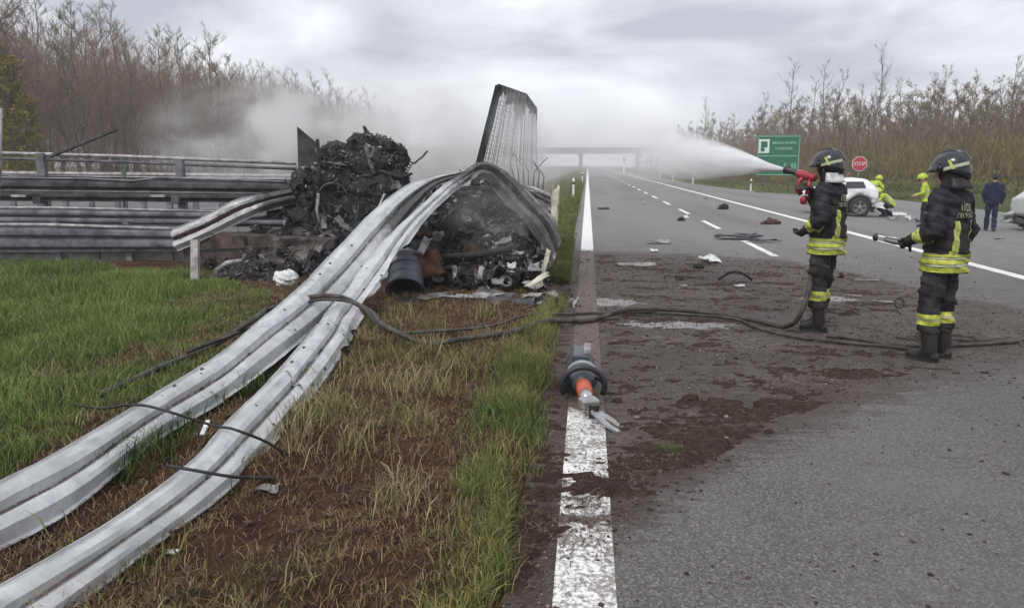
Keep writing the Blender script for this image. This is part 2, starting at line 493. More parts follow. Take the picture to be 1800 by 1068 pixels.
def catmull(P, n):
    """resample a polyline (k,d) to n points along a Catmull-Rom spline"""
    P = np.asarray(P, float)
    seg = np.linalg.norm(np.diff(P[:, :3], axis=0), axis=1)
    s = np.concatenate([[0], np.cumsum(np.maximum(seg, 1e-6))])
    u = np.linspace(0, s[-1], n)
    m = np.gradient(P, s, axis=0) if len(P) > 2 else np.repeat((P[1:] - P[:1]) / s[-1], 2, 0)
    k = np.clip(np.searchsorted(s, u, 'right') - 1, 0, len(P) - 2)
    h = (s[k + 1] - s[k])[:, None]
    tt = ((u - s[k])[:, None]) / h
    return ((2 * tt ** 3 - 3 * tt ** 2 + 1) * P[k] + (tt ** 3 - 2 * tt ** 2 + tt) * h * m[k]
            + (-2 * tt ** 3 + 3 * tt ** 2) * P[k + 1] + (tt ** 3 - tt ** 2) * h * m[k + 1])


class MB:
    def __init__(s):
        s.v, s.f = [], []

    def add(s, V, F):
        b = len(s.v)
        s.v += [tuple(p) for p in V]
        s.f += [tuple(i + b for i in q) for q in F]
        return s

    def box(s, c, d, rot=None, taper=1.0):
        hx, hy, hz = d[0] / 2, d[1] / 2, d[2] / 2
        P = [Vector((x * hx * (taper if z > 0 else 1), y * hy * (taper if z > 0 else 1), z * hz)) for z in (-1, 1) for y in (-1, 1) for x in (-1, 1)]
        if rot is not None:
            P = [rot @ q for q in P]
        c = Vector(c)
        return s.add([q + c for q in P], [(0, 2, 3, 1), (4, 5, 7, 6), (0, 1, 5, 4), (2, 6, 7, 3), (0, 4, 6, 2), (1, 3, 7, 5)])

    def bar(s, a, b, w, d=None, up=(0, 0, 1)):
        """box along a-b"""
        a, b = Vector(a), Vector(b)
        z = (b - a)
        L = z.length
        z.normalize()
        x = z.cross(Vector(up))
        if x.length < 1e-4:
            x = z.cross(Vector((0, 1, 0)))
        x.normalize()
        y = z.cross(x)
        rot = Matrix((x, y, z)).transposed()
        return s.box((a + b) / 2, (w, d or w, L), rot)

    def rings(s, rings, cap=True):
        n = len(rings[0])
        V = [p for r in rings for p in r]
        F = []
        for k in range(len(rings) - 1):
            for i in range(n):
                j = (i + 1) % n
                F.append((k * n + i, k * n + j, (k + 1) * n + j, (k + 1) * n + i))
        if cap:
            F.append(tuple(reversed(range(n))))
            F.append(tuple((len(rings) - 1) * n + i for i in range(n)))
        return s.add(V, F)

    def tube(s, pts, r, n=8, cap=True):
        pts = [Vector(p) for p in pts]
        k = len(pts)
        if not hasattr(r, '__len__'):
            r = [r] * k
        rs = []
        up = None
        for i in range(k):
            tg = (pts[min(i + 1, k - 1)] - pts[max(i - 1, 0)])
            if tg.length < 1e-9:
                tg = Vector((0, 0, 1))
            tg.normalize()
            if up is None:
                up = tg.orthogonal().normalized()
            else:
                up = (up - tg * up.dot(tg))
                up = up.normalized() if up.length > 1e-6 else tg.orthogonal().normalized()
            sd_ = tg.cross(up)
            rs.append([pts[i] + (up * math.cos(a) + sd_ * math.sin(a)) * r[i] for a in (2 * math.pi * j / n for j in range(n))])
        return s.rings(rs, cap)

    def sphere(s, c, r, n=12, m=8, rot=None):
        c = Vector(c)
        r = r if hasattr(r, '__len__') else (r, r, r)
        rs = []
        for i in range(m + 1):
            th = math.pi * (0.02 + 0.96 * i / m)
            ring = []
            for j in range(n):
                a = 2 * math.pi * j / n
                q = Vector((r[0] * math.sin(th) * math.cos(a), r[1] * math.sin(th) * math.sin(a), -r[2] * math.cos(th)))
                ring.append(c + (rot @ q if rot is not None else q))
            rs.append(ring)
        return s.rings(rs)

    def caps(s, a, b, ra, rb, n=10):
        """tapered rounded limb"""
        a, b = Vector(a), Vector(b)
        s.sphere(a, ra, n, 6)
        s.sphere(b, rb, n, 6)
        return s.tube([a, b], [ra, rb], n)

    def lathe(s, prof, n=20, mat=None, cap=True):
        """prof [(r, z)] about local z, mat 4x4"""
        mat = mat or Matrix.Identity(4)
        return s.rings([[mat @ Vector((r * math.cos(2 * math.pi * j / n), r * math.sin(2 * math.pi * j / n), z)) for j in range(n)] for r, z in prof], cap)

    def mesh(s, name, smooth=False):
        me = bpy.data.meshes.new(name)
        me.from_pydata(s.v, [], s.f)
        if smooth:
            me.polygons.foreach_set('use_smooth', [True] * len(me.polygons))
        me.update()
        return me

    def build(s, name, mat, parent=None, smooth=False, bevel=0.0, **kw):
        o = link(name, s.mesh(name, smooth), mat, parent, **kw)
        if bevel:
            b = o.modifiers.new('bevel', 'BEVEL')
            b.width = bevel
            b.segments = 2
            b.limit_method = 'ANGLE'
        return o


def frame(z, origin=(0, 0, 0), up=(0, 0, 1)):
    """4x4 with local z along z"""
    z = Vector(z).normalized()
    x = Vector(up).cross(z)
    if x.length < 1e-5:
        x = Vector((1, 0, 0))
    x.normalize()
    y = z.cross(x)
    m = Matrix((x, y, z)).transposed().to_4x4()
    m.translation = Vector(origin)
    return m


def copy_tree(o, parent=None):
    c = o.copy()
    col.objects.link(c)
    c.parent = parent
    for ch in list(o.children):
        copy_tree(ch, c)
    return c


def evaluated(me, mods):
    """apply modifiers to a mesh through a temporary object"""
    o = bpy.data.objects.new('tmp', me)
    col.objects.link(o)
    for typ, props in mods:
        md = o.modifiers.new(typ, typ)
        for k, v in props.items():
            setattr(md, k, v)
    dg = bpy.context.evaluated_depsgraph_get()
    res = bpy.data.meshes.new_from_object(o.evaluated_get(dg))
    bpy.data.objects.remove(o, do_unlink=True)
    bpy.data.meshes.remove(me)
    return res


def get_co(me):
    a = np.empty(len(me.vertices) * 3, np.float32)
    me.vertices.foreach_get('co', a)
    return a.reshape(-1, 3)


def get_no(me):
    a = np.empty(len(me.vertices) * 3, np.float32)
    me.vertices.foreach_get('normal', a)
    return a.reshape(-1, 3)


def displace(me, amp, scale, seed=0):
    co, no = get_co(me), get_no(me)
    n = noise3(co, scale, seed)[:, None]
    me.vertices.foreach_set('co', (co + no * n * amp).astype(np.float32).ravel())
    me.update()


def union(mb, voxel, smooth=4, disp=None):
    me = evaluated(mb.mesh('u'), [('REMESH', dict(mode='VOXEL', voxel_size=voxel)), ('SMOOTH', dict(factor=0.5, iterations=smooth))])
    for a in (disp or []):
        displace(me, *a)
    me.polygons.foreach_set('use_smooth', [True] * len(me.polygons))
    me.update()
    return me


# ================================================================== the setting
def road_z(X):
    return -0.045 * np.maximum(0, np.asarray(X, float) - 7.0)


NEAR_X = np.array([-1, 0.05, 0.5, 0.92, 1.4, 1.87, 2.7, 3.65, 5, 7, 30])
NEAR_Y = np.array([2.2, 3.1, 3.7, 4.25, 4.75, 5.15, 5.8, 6.35, 7.0, 8.6, 30])
FAR_X = np.array([-1, 0, 2, 3.6, 4.2, 4.7, 5.4, 6.2, 8])
FAR_Y = np.array([15.2, 14.7, 14.4, 13.6, 12.2, 10.2, 8.9, 8.2, 7.0])


def dirt_at(X, Y):
    yn = np.interp(X, NEAR_X, NEAR_Y)
    yf = np.interp(X, FAR_X, FAR_Y)
    d = sstep(-0.7, 0.75, Y - yn) * sstep(-0.6, 0.7, yf - Y)
    d = np.maximum(d * 0.92, 0.75 * sstep(0.05, -0.2, X) * sstep(16, 13, Y))
    # thin smears of dust on the other lanes
    d = np.maximum(d, 0.30 * sstep(30, 10, Y) * sstep(4.5, 7, Y))
    d = np.maximum(d, 0.10 * sstep(45, 20, Y))
    # thicker soil along the near rim of the spill
    rim = np.exp(-((Y - yn - 0.35) / 0.45) ** 2) * sstep(3.2, 0.4, X)
    return np.clip(d + 0.34 * rim, 0, 1.15)


def wet_glare_at(X, Y):  # wet patches by the hoses that carry the painted glare
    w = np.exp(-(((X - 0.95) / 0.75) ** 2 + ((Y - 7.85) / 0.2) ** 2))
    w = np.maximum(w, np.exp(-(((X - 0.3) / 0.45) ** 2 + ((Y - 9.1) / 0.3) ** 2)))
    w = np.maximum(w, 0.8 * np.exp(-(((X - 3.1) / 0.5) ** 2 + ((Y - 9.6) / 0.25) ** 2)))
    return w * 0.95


# terrain sheet to the horizon
gx = np.concatenate([np.linspace(-800, -80, 10), np.linspace(-70, 80, 31), np.linspace(90, 800, 10)])
gy = np.concatenate([np.linspace(-60, 120, 37), np.linspace(140, 1000, 16)])
me, X, Y = grid(gx, gy, lambda x, y: -0.14 + np.minimum(0, road_z(np.minimum(x, 17))) + 0.0 * y, 'ground')
link('ground', me, 'far_grass', kind='structure')

# carriageway
parts = []
fx, fy = np.arange(-0.3, 9.01, 0.06), np.arange(1.2, 20.01, 0.075)


def sheet(x, y):
    Xg, Yg = np.meshgrid(x, y)
    V = np.stack([Xg, Yg, road_z(Xg)], -1).reshape(-1, 3)
    nx, ny = len(x), len(y)
    i = np.arange((ny - 1) * nx).reshape(ny - 1, nx)[:, :-1].ravel()
    return V, np.stack([i, i + 1, i + nx + 1, i + nx], -1)


x_end, y_end = fx[-1], fy[-1]
tiles = [sheet(fx, fy),
         sheet(np.linspace(-0.3, x_end, 8), np.array([-8, -4, 1.2])),
         sheet(np.array([-0.3, 3, 7, x_end]), np.concatenate([[y_end, 24, 30, 40, 50], np.linspace(60, 900, 15)])),
         sheet(np.linspace(x_end, 60, 9), np.array([-8, 0, 10, 20, 30, 40, 47]))]
V = np.concatenate([q[0] for q in tiles])
off = np.cumsum([0] + [len(q[0]) for q in tiles])
F = np.concatenate([q[1] + off[i] for i, q in enumerate(tiles)])
# flare from the carriageway to the lay-by
ev = [(x_end, 47), (60, 47), (60, 50), (24, 50.5), (17, 51.5), (13.2, 54), (11, 61), (10.0, 75), (9.9, 900), (x_end, 900)]
b = len(V)
V = np.concatenate([V, [(x, y, float(road_z(x))) for x, y in ev]])
fl = [[b, b + 1, b + 2, b + 3], [b, b + 3, b + 4, b + 5], [b, b + 5, b + 6, b + 7], [b, b + 7, b + 8, b + 9]]
F = np.concatenate([F, np.array(fl)])
me = np_mesh('road', V, F, False)
attr(me, 'dirt', dirt_at(V[:, 0], V[:, 1]))
attr(me, 'wet_glare', wet_glare_at(V[:, 0], V[:, 1]))
_yn = np.interp(V[:, 0], NEAR_X, NEAR_Y)
attr(me, 'dry', sstep(11, 19, V[:, 1] + 0.4 * V[:, 0]) * (0.75 + 0.25 * fbm(V[:, 0] * 0.5, V[:, 1] * 0.1, 4)))  # amount of paler tone, growing with distance up the road
attr(me, 'rim', np.clip(np.exp(-((V[:, 1] - _yn - 0.4) / 0.55) ** 2) * sstep(3.0, 0.3, V[:, 0]) + sstep(0.05, -0.15, V[:, 0]) * sstep(9, 5, V[:, 1]), 0, 0.9))
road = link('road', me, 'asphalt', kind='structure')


V = np.array([(-60, 13.2, -0.1), (-5.2, 13.2, -0.1), (-4.2, 30, -0.1), (-3.6, 400, -0.1), (-16, 400, -0.1), (-60, 34, -0.1)])
me = bpy.data.meshes.new('opposite_carriageway')
me.from_pydata([tuple(q) for q in V], [], [tuple(range(6))])
attr(me, 'dirt', np.full(6, 0.25))
attr(me, 'wet_glare', np.zeros(6))
attr(me, 'dry', np.full(6, 0.3))
link('opposite_carriageway', me, 'asphalt', kind='structure')


def paint(x0, x1, y0, y1, name, ny, wear=1.0, parent=None, nx=6):
    me, X, Y = grid(np.linspace(x0, x1, nx), np.linspace(y0, y1, ny), lambda x, y: 0.004 + road_z(x), name)
    d = dirt_at(X, Y)
    if x0 < 0:      # soil hides the edge line from beside the tool to beyond the wreck, in patches before that
        d = sstep(4.75, 5.3, Y) * sstep(15.0, 14.4, Y) * 1.0 + 0.22 * sstep(15, 12, Y)
        d = np.maximum(d, 0.42 * np.exp(-((Y - 3.65) / 0.30) ** 2) + 0.1)
        d = np.maximum(d, 0.9 * np.exp(-((Y - 3.32) / 0.10) ** 2) * 0.8)
        d = np.where(Y > 15.4, 0.0, d)
    else:
        d = np.maximum(0, d - 0.1) * 0.9
    attr(me, 'dirt', np.clip(d, 0, 1))
    attr(me, 'wear', np.full(len(X), wear) * np.where(Y < 15, 1.0, 0.15))
    return link(name, me, 'paint', parent, kind=None if parent else 'structure')


paint(-0.105, 0.145, 1.2, 20, 'road_marking', 240)
paint(-0.105, 0.145, 20, 320, 'road_marking', 30)
paint(6.47, 6.69, -4, 320, 'road_marking', 200, 0.4)
for k in range(18):
    y0 = 14.1 + k * 6.0
    y1 = y0 + 2.9
    paint(3.44, 3.58, y0, y1, 'road_marking', 14, 0.6)

# ------------------------------------------------------------------ verge with torn soil
lush_px = [(0, 470), (120, 472), (300, 478), (400, 500), (480, 520), (470, 552), (440, 590), (340, 665), (270, 712), (170, 735), (120, 792), (0, 858)]
LUSH = np.array([[-15, 3.2], [-15, 11.6]] + [list(PZ(*q)[:2]) for q in lush_px])


def inpoly(X, Y, P):
    r = np.zeros(np.shape(X), bool)
    n = len(P)
    for i in range(n):
        x1, y1 = P[i]
        x2, y2 = P[(i + 1) % n]
        c = ((y1 > Y) != (y2 > Y)) & (X < (x2 - x1) * (Y - y1) / (y2 - y1 + 1e-12) + x1)
        r ^= c
    return r


def strip_edges(Y):
    """left and right limit of the long grass along the asphalt"""
    l = np.interp(Y, [1, 2.5, 4, 5.5, 7, 8.3, 9, 12, 30, 200], [-0.56, -0.60, -0.72, -0.74, -0.72, -0.56, -0.48, -0.75, -1.9, -2.4])
    r = np.interp(Y, [1, 2.5, 4, 7, 9, 200], [-0.33, -0.31, -0.27, -0.31, -0.24, -0.16])
    return l, r


def verge_z(X, Y):
    X, Y = np.asarray(X, float), np.asarray(Y, float)
    e = sstep(-0.26, -0.45, X)
    soilzone = sstep(-0.7, -1.0, X) * sstep(-5.5, -3.5, X)
    z = 0.015 + 0.05 * (fbm(X * 0.9, Y * 0.9, 3) - 0.4)
    z = z + soilzone * (0.13 * (fbm(X * 2.2, Y * 3.0, 8) - 0.45) + 0.07 * (fbm(X * 9, Y * 11, 21) - 0.5))
    z = z + 0.03 * (fbm(X * 12, Y * 12, 31) - 0.5)
    return -0.02 + (z + 0.02) * e


me, X, Y = grid(np.arange(-15, -0.22, 0.05), np.arange(1.2, 18.0, 0.055), verge_z, 'verge')
lush_m = inpoly(X, Y, LUSH).astype(float)
sl, sr = strip_edges(Y)
strip_m = sstep(-0.1, 0.1, X - sl) * sstep(-0.05, 0.1, sr - X)
patch = sstep(0.54, 0.68, fbm(X * 1.6, Y * 1.6, 44)) * 0.4
attr(me, 'green', np.clip(np.maximum(np.maximum(lush_m * 0.9, strip_m * 0.45), patch * sstep(-0.6, -0.9, X)), 0, 1))
link('verge', me, 'verge', kind='structure')


def height(x, y):
    return float(verge_z(np.array([x]), np.array([y]))[0]) if x < -0.25 else float(road_z(np.array([x]))[0])


# ------------------------------------------------------------------ grass blades
def blades(name, X, Y, Z, H, W, tints, lean=0.5, parent=None, mat='blade'):
    n = len(X)
    a = rng.uniform(0, 2 * np.pi, n)
    ln = rng.uniform(0.1, 1.0, n) * lean * H
    la = rng.uniform(0, 2 * np.pi, n)
    dx, dy = np.cos(a) * W * 0.5, np.sin(a) * W * 0.5
    lx, ly = np.cos(la) * ln, np.sin(la) * ln
    base = np.stack([X, Y, Z - 0.01], -1)
    sdv = np.stack([dx, dy, np.zeros(n)], -1)
    mid = base + np.stack([lx * 0.35, ly * 0.35, H * 0.6], -1)
    tip = base + np.stack([lx, ly, H * np.sqrt(np.clip(1 - (ln / H) ** 2 * 0.5, 0.2, 1))], -1)
    V = np.stack([base - sdv, base + sdv, mid + sdv * 0.8, mid - sdv * 0.8, tip], 1).reshape(-1, 3)
    i = np.arange(n) * 5
    F = np.concatenate([np.stack([i, i + 1, i + 2], -1), np.stack([i, i + 2, i + 3], -1), np.stack([i + 3, i + 2, i + 4], -1)])
    me = np_mesh(name, V, F, False)
    ca = me.color_attributes.new('tint', 'FLOAT_COLOR', 'POINT')
    T = np.repeat(np.concatenate([tints, np.ones((n, 1))], 1), 5, 0).astype(np.float32)
    ca.data.foreach_set('color', T.ravel())
    return link(name, me, mat, parent, kind='stuff')


def tint(n, a, b, X, Y, s=1.0, seed=0):
    f = np.clip(fbm(X * s, Y * s, 60 + seed) * 1.6 - 0.3 + rng.normal(0, 0.16, n), 0, 1)[:, None]
    return (np.array(a) * (1 - f) + np.array(b) * f) * rng.uniform(0.75, 1.25, (n, 1))


# lush grass left of the fallen rails
n = 360000
X = rng.uniform(-14, -2.2, n)
Y = 2.6 + (11.9 - 2.6) * rng.uniform(0, 1, n) ** 1.15
k = inpoly(X, Y, LUSH) & (X > -1.15 * Y * 0.78 - 1.0)
k &= rng.uniform(0, 1, n) < sstep(0.22, 0.42, fbm(X * 1.3, Y * 1.3, 77))
X, Y = X[k], Y[k]
n = len(X)
Hh = 0.03 + 0.17 * sstep(0.2, 0.8, fbm(X * 1.1, Y * 1.1, 5)) * rng.uniform(0.35, 1.4, n)
tn = tint(n, (0.062, 0.098, 0.022), (0.175, 0.24, 0.058), X, Y, 0.9, 1)
dry = rng.uniform(0, 1, n) < 0.10
tn[dry] = np.array((0.27, 0.23, 0.11)) * rng.uniform(0.7, 1.2, (dry.sum(), 1))
o = blades('lush_grass', X, Y, verge_z(X, Y), Hh, rng.uniform(0.003, 0.0065, n) * (1 + Y * 0.05), tn, 0.85)
tag(o, 'bright green lush grass on the verge in front of the guardrails', 'grass')

# long yellowish grass strip along the asphalt edge
n = 70000
Y = 1.6 + (9.3 - 1.6) * rng.uniform(0, 1, n) ** 1.5
sl, sr = strip_edges(Y)
X = sl + (sr - sl) * np.clip(rng.normal(0.55, 0.24, n), -0.15, 1.1)
k = rng.uniform(0, 1, n) < 0.08 + 0.92 * sstep(0.38, 0.6, fbm(X * 4, Y * 2.5, 15))
X, Y = X[k], Y[k]
n = len(X)
Hh = (0.03 + 0.11 * rng.uniform(0.1, 1, n)) * (0.75 + 0.5 * fbm(X * 2, Y * 2, 9))
tn = tint(n, (0.095, 0.112, 0.028), (0.27, 0.245, 0.095), X, Y, 1.6, 3)
gw = sstep(0.42, 0.62, fbm(X * 1.1 + 4, Y * 1.1, 91)) * sstep(7.5, 4.0, Y) * 0.6 + 0.25
gm = rng.uniform(0, 1, n) < gw
tn[gm] = np.array((0.075, 0.12, 0.026)) * rng.uniform(0.6, 1.5, (gm.sum(), 1))
o = blades('roadside_grass', X, Y, verge_z(X, Y), Hh, rng.uniform(0.0022, 0.005, n) * (1 + Y * 0.05), tn, 0.95)
tag(o, 'long yellow-green grass strip growing along the asphalt edge', 'grass')

# the same strip far beyond the wreck
n = 26000
Y = 10.5 + 70 * rng.uniform(0, 1, n) ** 2
sl, sr = strip_edges(Y)
X = sl + (sr - sl) * rng.uniform(-0.4, 1.0, n)
tn = tint(n, (0.075, 0.10, 0.022), (0.16, 0.18, 0.05), X, Y, 0.7, 4)
o = blades('median_grass', X, Y, np.where(Y < 17, verge_z(X, Y), -0.1), 0.06 + 0.10 * rng.uniform(0, 1, n) + 0.05 * (Y > 17), rng.uniform(0.006, 0.012, n) * (1 + Y * 0.05), tn, 0.8)
tag(o, 'short green median grass beside the white line beyond the wreck', 'grass')

# tufts in the torn soil
TX, TY, TH_, TT = [], [], [], []
cent = []
for _ in range(230):
    cx, cy = rng.uniform(-4.6, -0.8), 1.8 + 7.2 * rng.uniform() ** 1.2
    if fbm(np.array([cx * 1.6]), np.array([cy * 1.6]), 44)[0] > 0.53:
        cent.append((cx, cy, rng.uniform(0.6, 1.1), 0))
for q in [(280, 800), (230, 830), (300, 770), (350, 730), (430, 700), (200, 850), (260, 815), (450, 690)]:
    w = PZ(*q)
    cent += [(w.x, w.y, 1.1, 1)] * 2
for q in [(640, 600), (690, 610), (750, 620), (600, 620), (760, 580), (820, 640), (540, 760), (520, 790), (740, 690), (620, 800), (850, 560), (700, 560), (700, 900), (560, 745), (585, 730), (640, 690), (700, 690), (660, 640), (740, 760), (690, 750), (610, 740), (720, 640), (780, 700), (880, 630), (850, 600), (700, 880), (560, 700), (600, 660)]:
    w = PZ(*q)
    cent += [(w.x, w.y, 1.2, 0)] * 2
for cx, cy, s_, g in cent:
    m_ = int(rng.uniform(30, 75))
    sp = rng.uniform(0.05, 0.14)
    TX.append(cx + rng.normal(0, sp, m_))
    TY.append(cy + rng.normal(0, sp, m_))
    TH_.append(rng.uniform(0.05, 0.2, m_) * s_)
    base = np.array((0.06, 0.10, 0.018)) if g else np.array([(0.22, 0.20, 0.09), (0.14, 0.145, 0.045), (0.30, 0.25, 0.14)][int(rng.integers(3))])
    TT.append(base * rng.uniform(0.6, 1.3, (m_, 1)))
X, Y, Hh, tn = map(np.concatenate, (TX, TY, TH_, TT))
k = X < -0.4
X, Y, Hh, tn = X[k], Y[k], Hh[k], tn[k]
o = blades('grass_tufts', X, Y, verge_z(X, Y), Hh, rng.uniform(0.003, 0.007, len(X)) * (1 + Y * 0.05), tn, 1.0)
tag(o, 'pale dry grass tufts left standing in the torn brown soil', 'grass')

# soil thrown over the asphalt: only the crests of this relief stand above the road
def spill_z(x, y):
    yn = np.interp(x, NEAR_X, NEAR_Y)
    rim = np.exp(-((y - yn - 0.42) / 0.42) ** 2) * sstep(4.2, 0.6, x)
    rim = np.maximum(rim, 0.8 * sstep(0.02, -0.2, x) * sstep(9.5, 7, y))
    nz_ = 0.40 * fbm(x * 2.4, y * 4.6, 101) + 0.34 * fbm(x * 11, y * 17, 111) + 0.26 * fbm(x * 32, y * 40, 121)
    nz_ = nz_ - 0.075 * sstep(-0.22, -0.08, x) * sstep(0.25, 0.1, x)
    return road_z(x) + np.clip(0.14 * (nz_ * np.clip(dirt_at(x, y), 0, 1) * (1.04 + 0.22 * rim) - 0.545), -0.02, 0.03)



# torn roots and straw lying on the soil, and on the spill over the road
def straw(name, n, xs, ys, zf, lmin, lmax, label, tints, lift=0.035, tilt=0.3):
    X = rng.uniform(*xs, n)
    Y = ys[0] + (ys[1] - ys[0]) * rng.uniform(0, 1, n) ** 1.4
    k = zf[1](X, Y) > rng.uniform(0, 1, n)
    X, Y = X[k], Y[k]
    n = len(X)
    L = rng.uniform(lmin, lmax, n)
    a = rng.uniform(0, np.pi, n)
    tl = rng.normal(0, tilt, n)
    dv = np.stack([np.cos(a) * np.cos(tl), np.sin(a) * np.cos(tl), np.abs(np.sin(tl)) * 0.8], -1) * L[:, None]
    w = np.stack([-np.sin(a), np.cos(a), np.zeros(n)], -1) * (rng.uniform(0.0008, 0.0019, n) * (1 + Y * 0.08))[:, None]
    b_ = np.stack([X, Y, zf[0](X, Y) + 0.008], -1)
    up = np.array((0, 0, 1.0)) * rng.uniform(0.0, lift, (n, 1))
    V = np.stack([b_ - w, b_ + w, b_ + dv * 0.5 + w + up, b_ + dv * 0.5 - w + up, b_ + dv + w * 0.3, b_ + dv - w * 0.3], 1).reshape(-1, 3)
    i = np.arange(n) * 6
    F = np.concatenate([np.stack([i, i + 1, i + 2, i + 3], -1), np.stack([i + 3, i + 2, i + 4, i + 5], -1)])
    me = np_mesh(name, V, F)
    ca = me.color_attributes.new('tint', 'FLOAT_COLOR', 'POINT')
    ch = rng.integers(0, len(tints), n)
    T = np.array(tints)[ch] * rng.uniform(0.6, 1.3, (n, 1))
    ca.data.foreach_set('color', np.repeat(np.concatenate([T, np.ones((n, 1))], 1), 6, 0).astype(np.float32).ravel())
    o = link(name, me, 'blade', kind='stuff')
    tag(o, label, 'straw')


straw('torn_roots', 110000, (-5, -0.35), (1.5, 10), (verge_z, lambda x, y: 0.25 + 0.75 * sstep(0.35, 0.6, fbm(x * 2, y * 2, 71))), 0.015, 0.085,
      'torn roots and dry straw strewn over the brown verge soil', [(0.17, 0.11, 0.05), (0.12, 0.062, 0.034), (0.08, 0.038, 0.024), (0.22, 0.155, 0.085), (0.045, 0.022, 0.016), (0.10, 0.05, 0.03), (0.14, 0.115, 0.04)])
straw('straw_on_road', 130000, (-0.3, 5.0), (2.3, 13), (lambda x, y: np.maximum(road_z(x), spill_z(x, y)), lambda x, y: np.clip(0.28 * np.clip(dirt_at(x, y), 0, 1) ** 2 * sstep(0.4, 0.65, fbm(x * 2.2, y * 4.5, 36)) + np.exp(-((y - np.interp(x, NEAR_X, NEAR_Y) - 0.45) / 0.5) ** 2) * sstep(2.6, 0.3, x) * sstep(0.35, 0.6, fbm(x * 3, y * 3, 6)), 0, 1)), 0.012, 0.06,
      'bits of straw and root scattered over the muddy asphalt', [(0.09, 0.06, 0.04), (0.06, 0.034, 0.027), (0.035, 0.021, 0.017), (0.15, 0.115, 0.075), (0.05, 0.024, 0.02)], 0.006, 0.06)


# clods of soil
def clods(name, n, xs, ys, zf, keep, s0, s1, label):
    tv = np.array([(1, 0, 0), (-1, 0, 0), (0, 1, 0), (0, -1, 0), (0, 0, 1), (0, 0, -1)], float)
    tf = np.array([(0, 2, 4), (2, 1, 4), (1, 3, 4), (3, 0, 4), (2, 0, 5), (1, 2, 5), (3, 1, 5), (0, 3, 5)])
    X = rng.uniform(*xs, n)
    Y = ys[0] + (ys[1] - ys[0]) * rng.uniform(0, 1, n) ** 1.4
    k = keep(X, Y) > rng.uniform(0, 1, n)
    X, Y = X[k], Y[k]
    n = len(X)
    S = s0 + (s1 - s0) * rng.uniform(0, 1, n) ** 3
    V = tv[None] * rng.uniform(0.5, 1.3, (n, 6, 3)) * S[:, None, None] * np.array((1, 1, 0.6))
    a = rng.uniform(0, 6.28, n)
    c_, s_ = np.cos(a)[:, None], np.sin(a)[:, None]
    V = np.stack([V[..., 0] * c_ - V[..., 1] * s_, V[..., 0] * s_ + V[..., 1] * c_, V[..., 2]], -1)
    V += np.stack([X, Y, zf(X, Y) + S * 0.25], -1)[:, None]
    F = (tf[None] + (np.arange(n) * 6)[:, None, None]).reshape(-1, 3)
    me = np_mesh(name, V.reshape(-1, 3), F)
    ca = me.color_attributes.new('tint', 'FLOAT_COLOR', 'POINT')
    T = np.array([(0.035, 0.024, 0.02), (0.07, 0.05, 0.042), (0.11, 0.085, 0.072), (0.06, 0.034, 0.028), (0.20, 0.17, 0.15)])[rng.integers(0, 4 if xs[0] < -1 else 5, n)] * rng.uniform(0.6, 1.3, (n, 1))
    ca.data.foreach_set('color', np.repeat(np.concatenate([T, np.ones((n, 1))], 1), 6, 0).astype(np.float32).ravel())
    o = link(name, me, 'blade', kind='stuff')
    tag(o, label, 'soil')


clods('soil_clods', 14000, (-4.8, -0.3), (1.5, 9.5), verge_z, lambda x, y: 0.2 + 0.8 * sstep(0.4, 0.62, fbm(x * 1.8, y * 1.8, 13)), 0.004, 0.022, 'dark crumbled clods lying on the torn verge')
clods('soil_flakes', 2600, (-0.3, 6.0), (2.6, 15), lambda x, y: road_z(x), lambda x, y: np.clip(dirt_at(x, y), 0, 1) * (0.1 + sstep(0.4, 0.7, fbm(x * 2, y * 3, 29))), 0.008, 0.032, 'flat dark flakes of earth strewn over the muddy asphalt')
clods('soil_crumbs', 42000, (-0.3, 5.5), (2.4, 14), lambda x, y: road_z(x), lambda x, y: np.clip(dirt_at(x, y), 0, 1) * (0.2 + sstep(0.42, 0.7, fbm(x * 2.5, y * 3.5, 19))), 0.003, 0.016, 'brown soil crumbs spilled across the asphalt')


me, X, Y = grid(np.arange(-0.3, 4.4, 0.026), np.arange(2.4, 14.6, 0.03), spill_z, 'spilled_soil')
attr(me, 'green', np.zeros(len(X)))
o = link('spilled_soil', me, 'spill', kind='stuff')
tag(o, 'reddish-brown soil crust thrown over the asphalt and the edge line', 'soil')


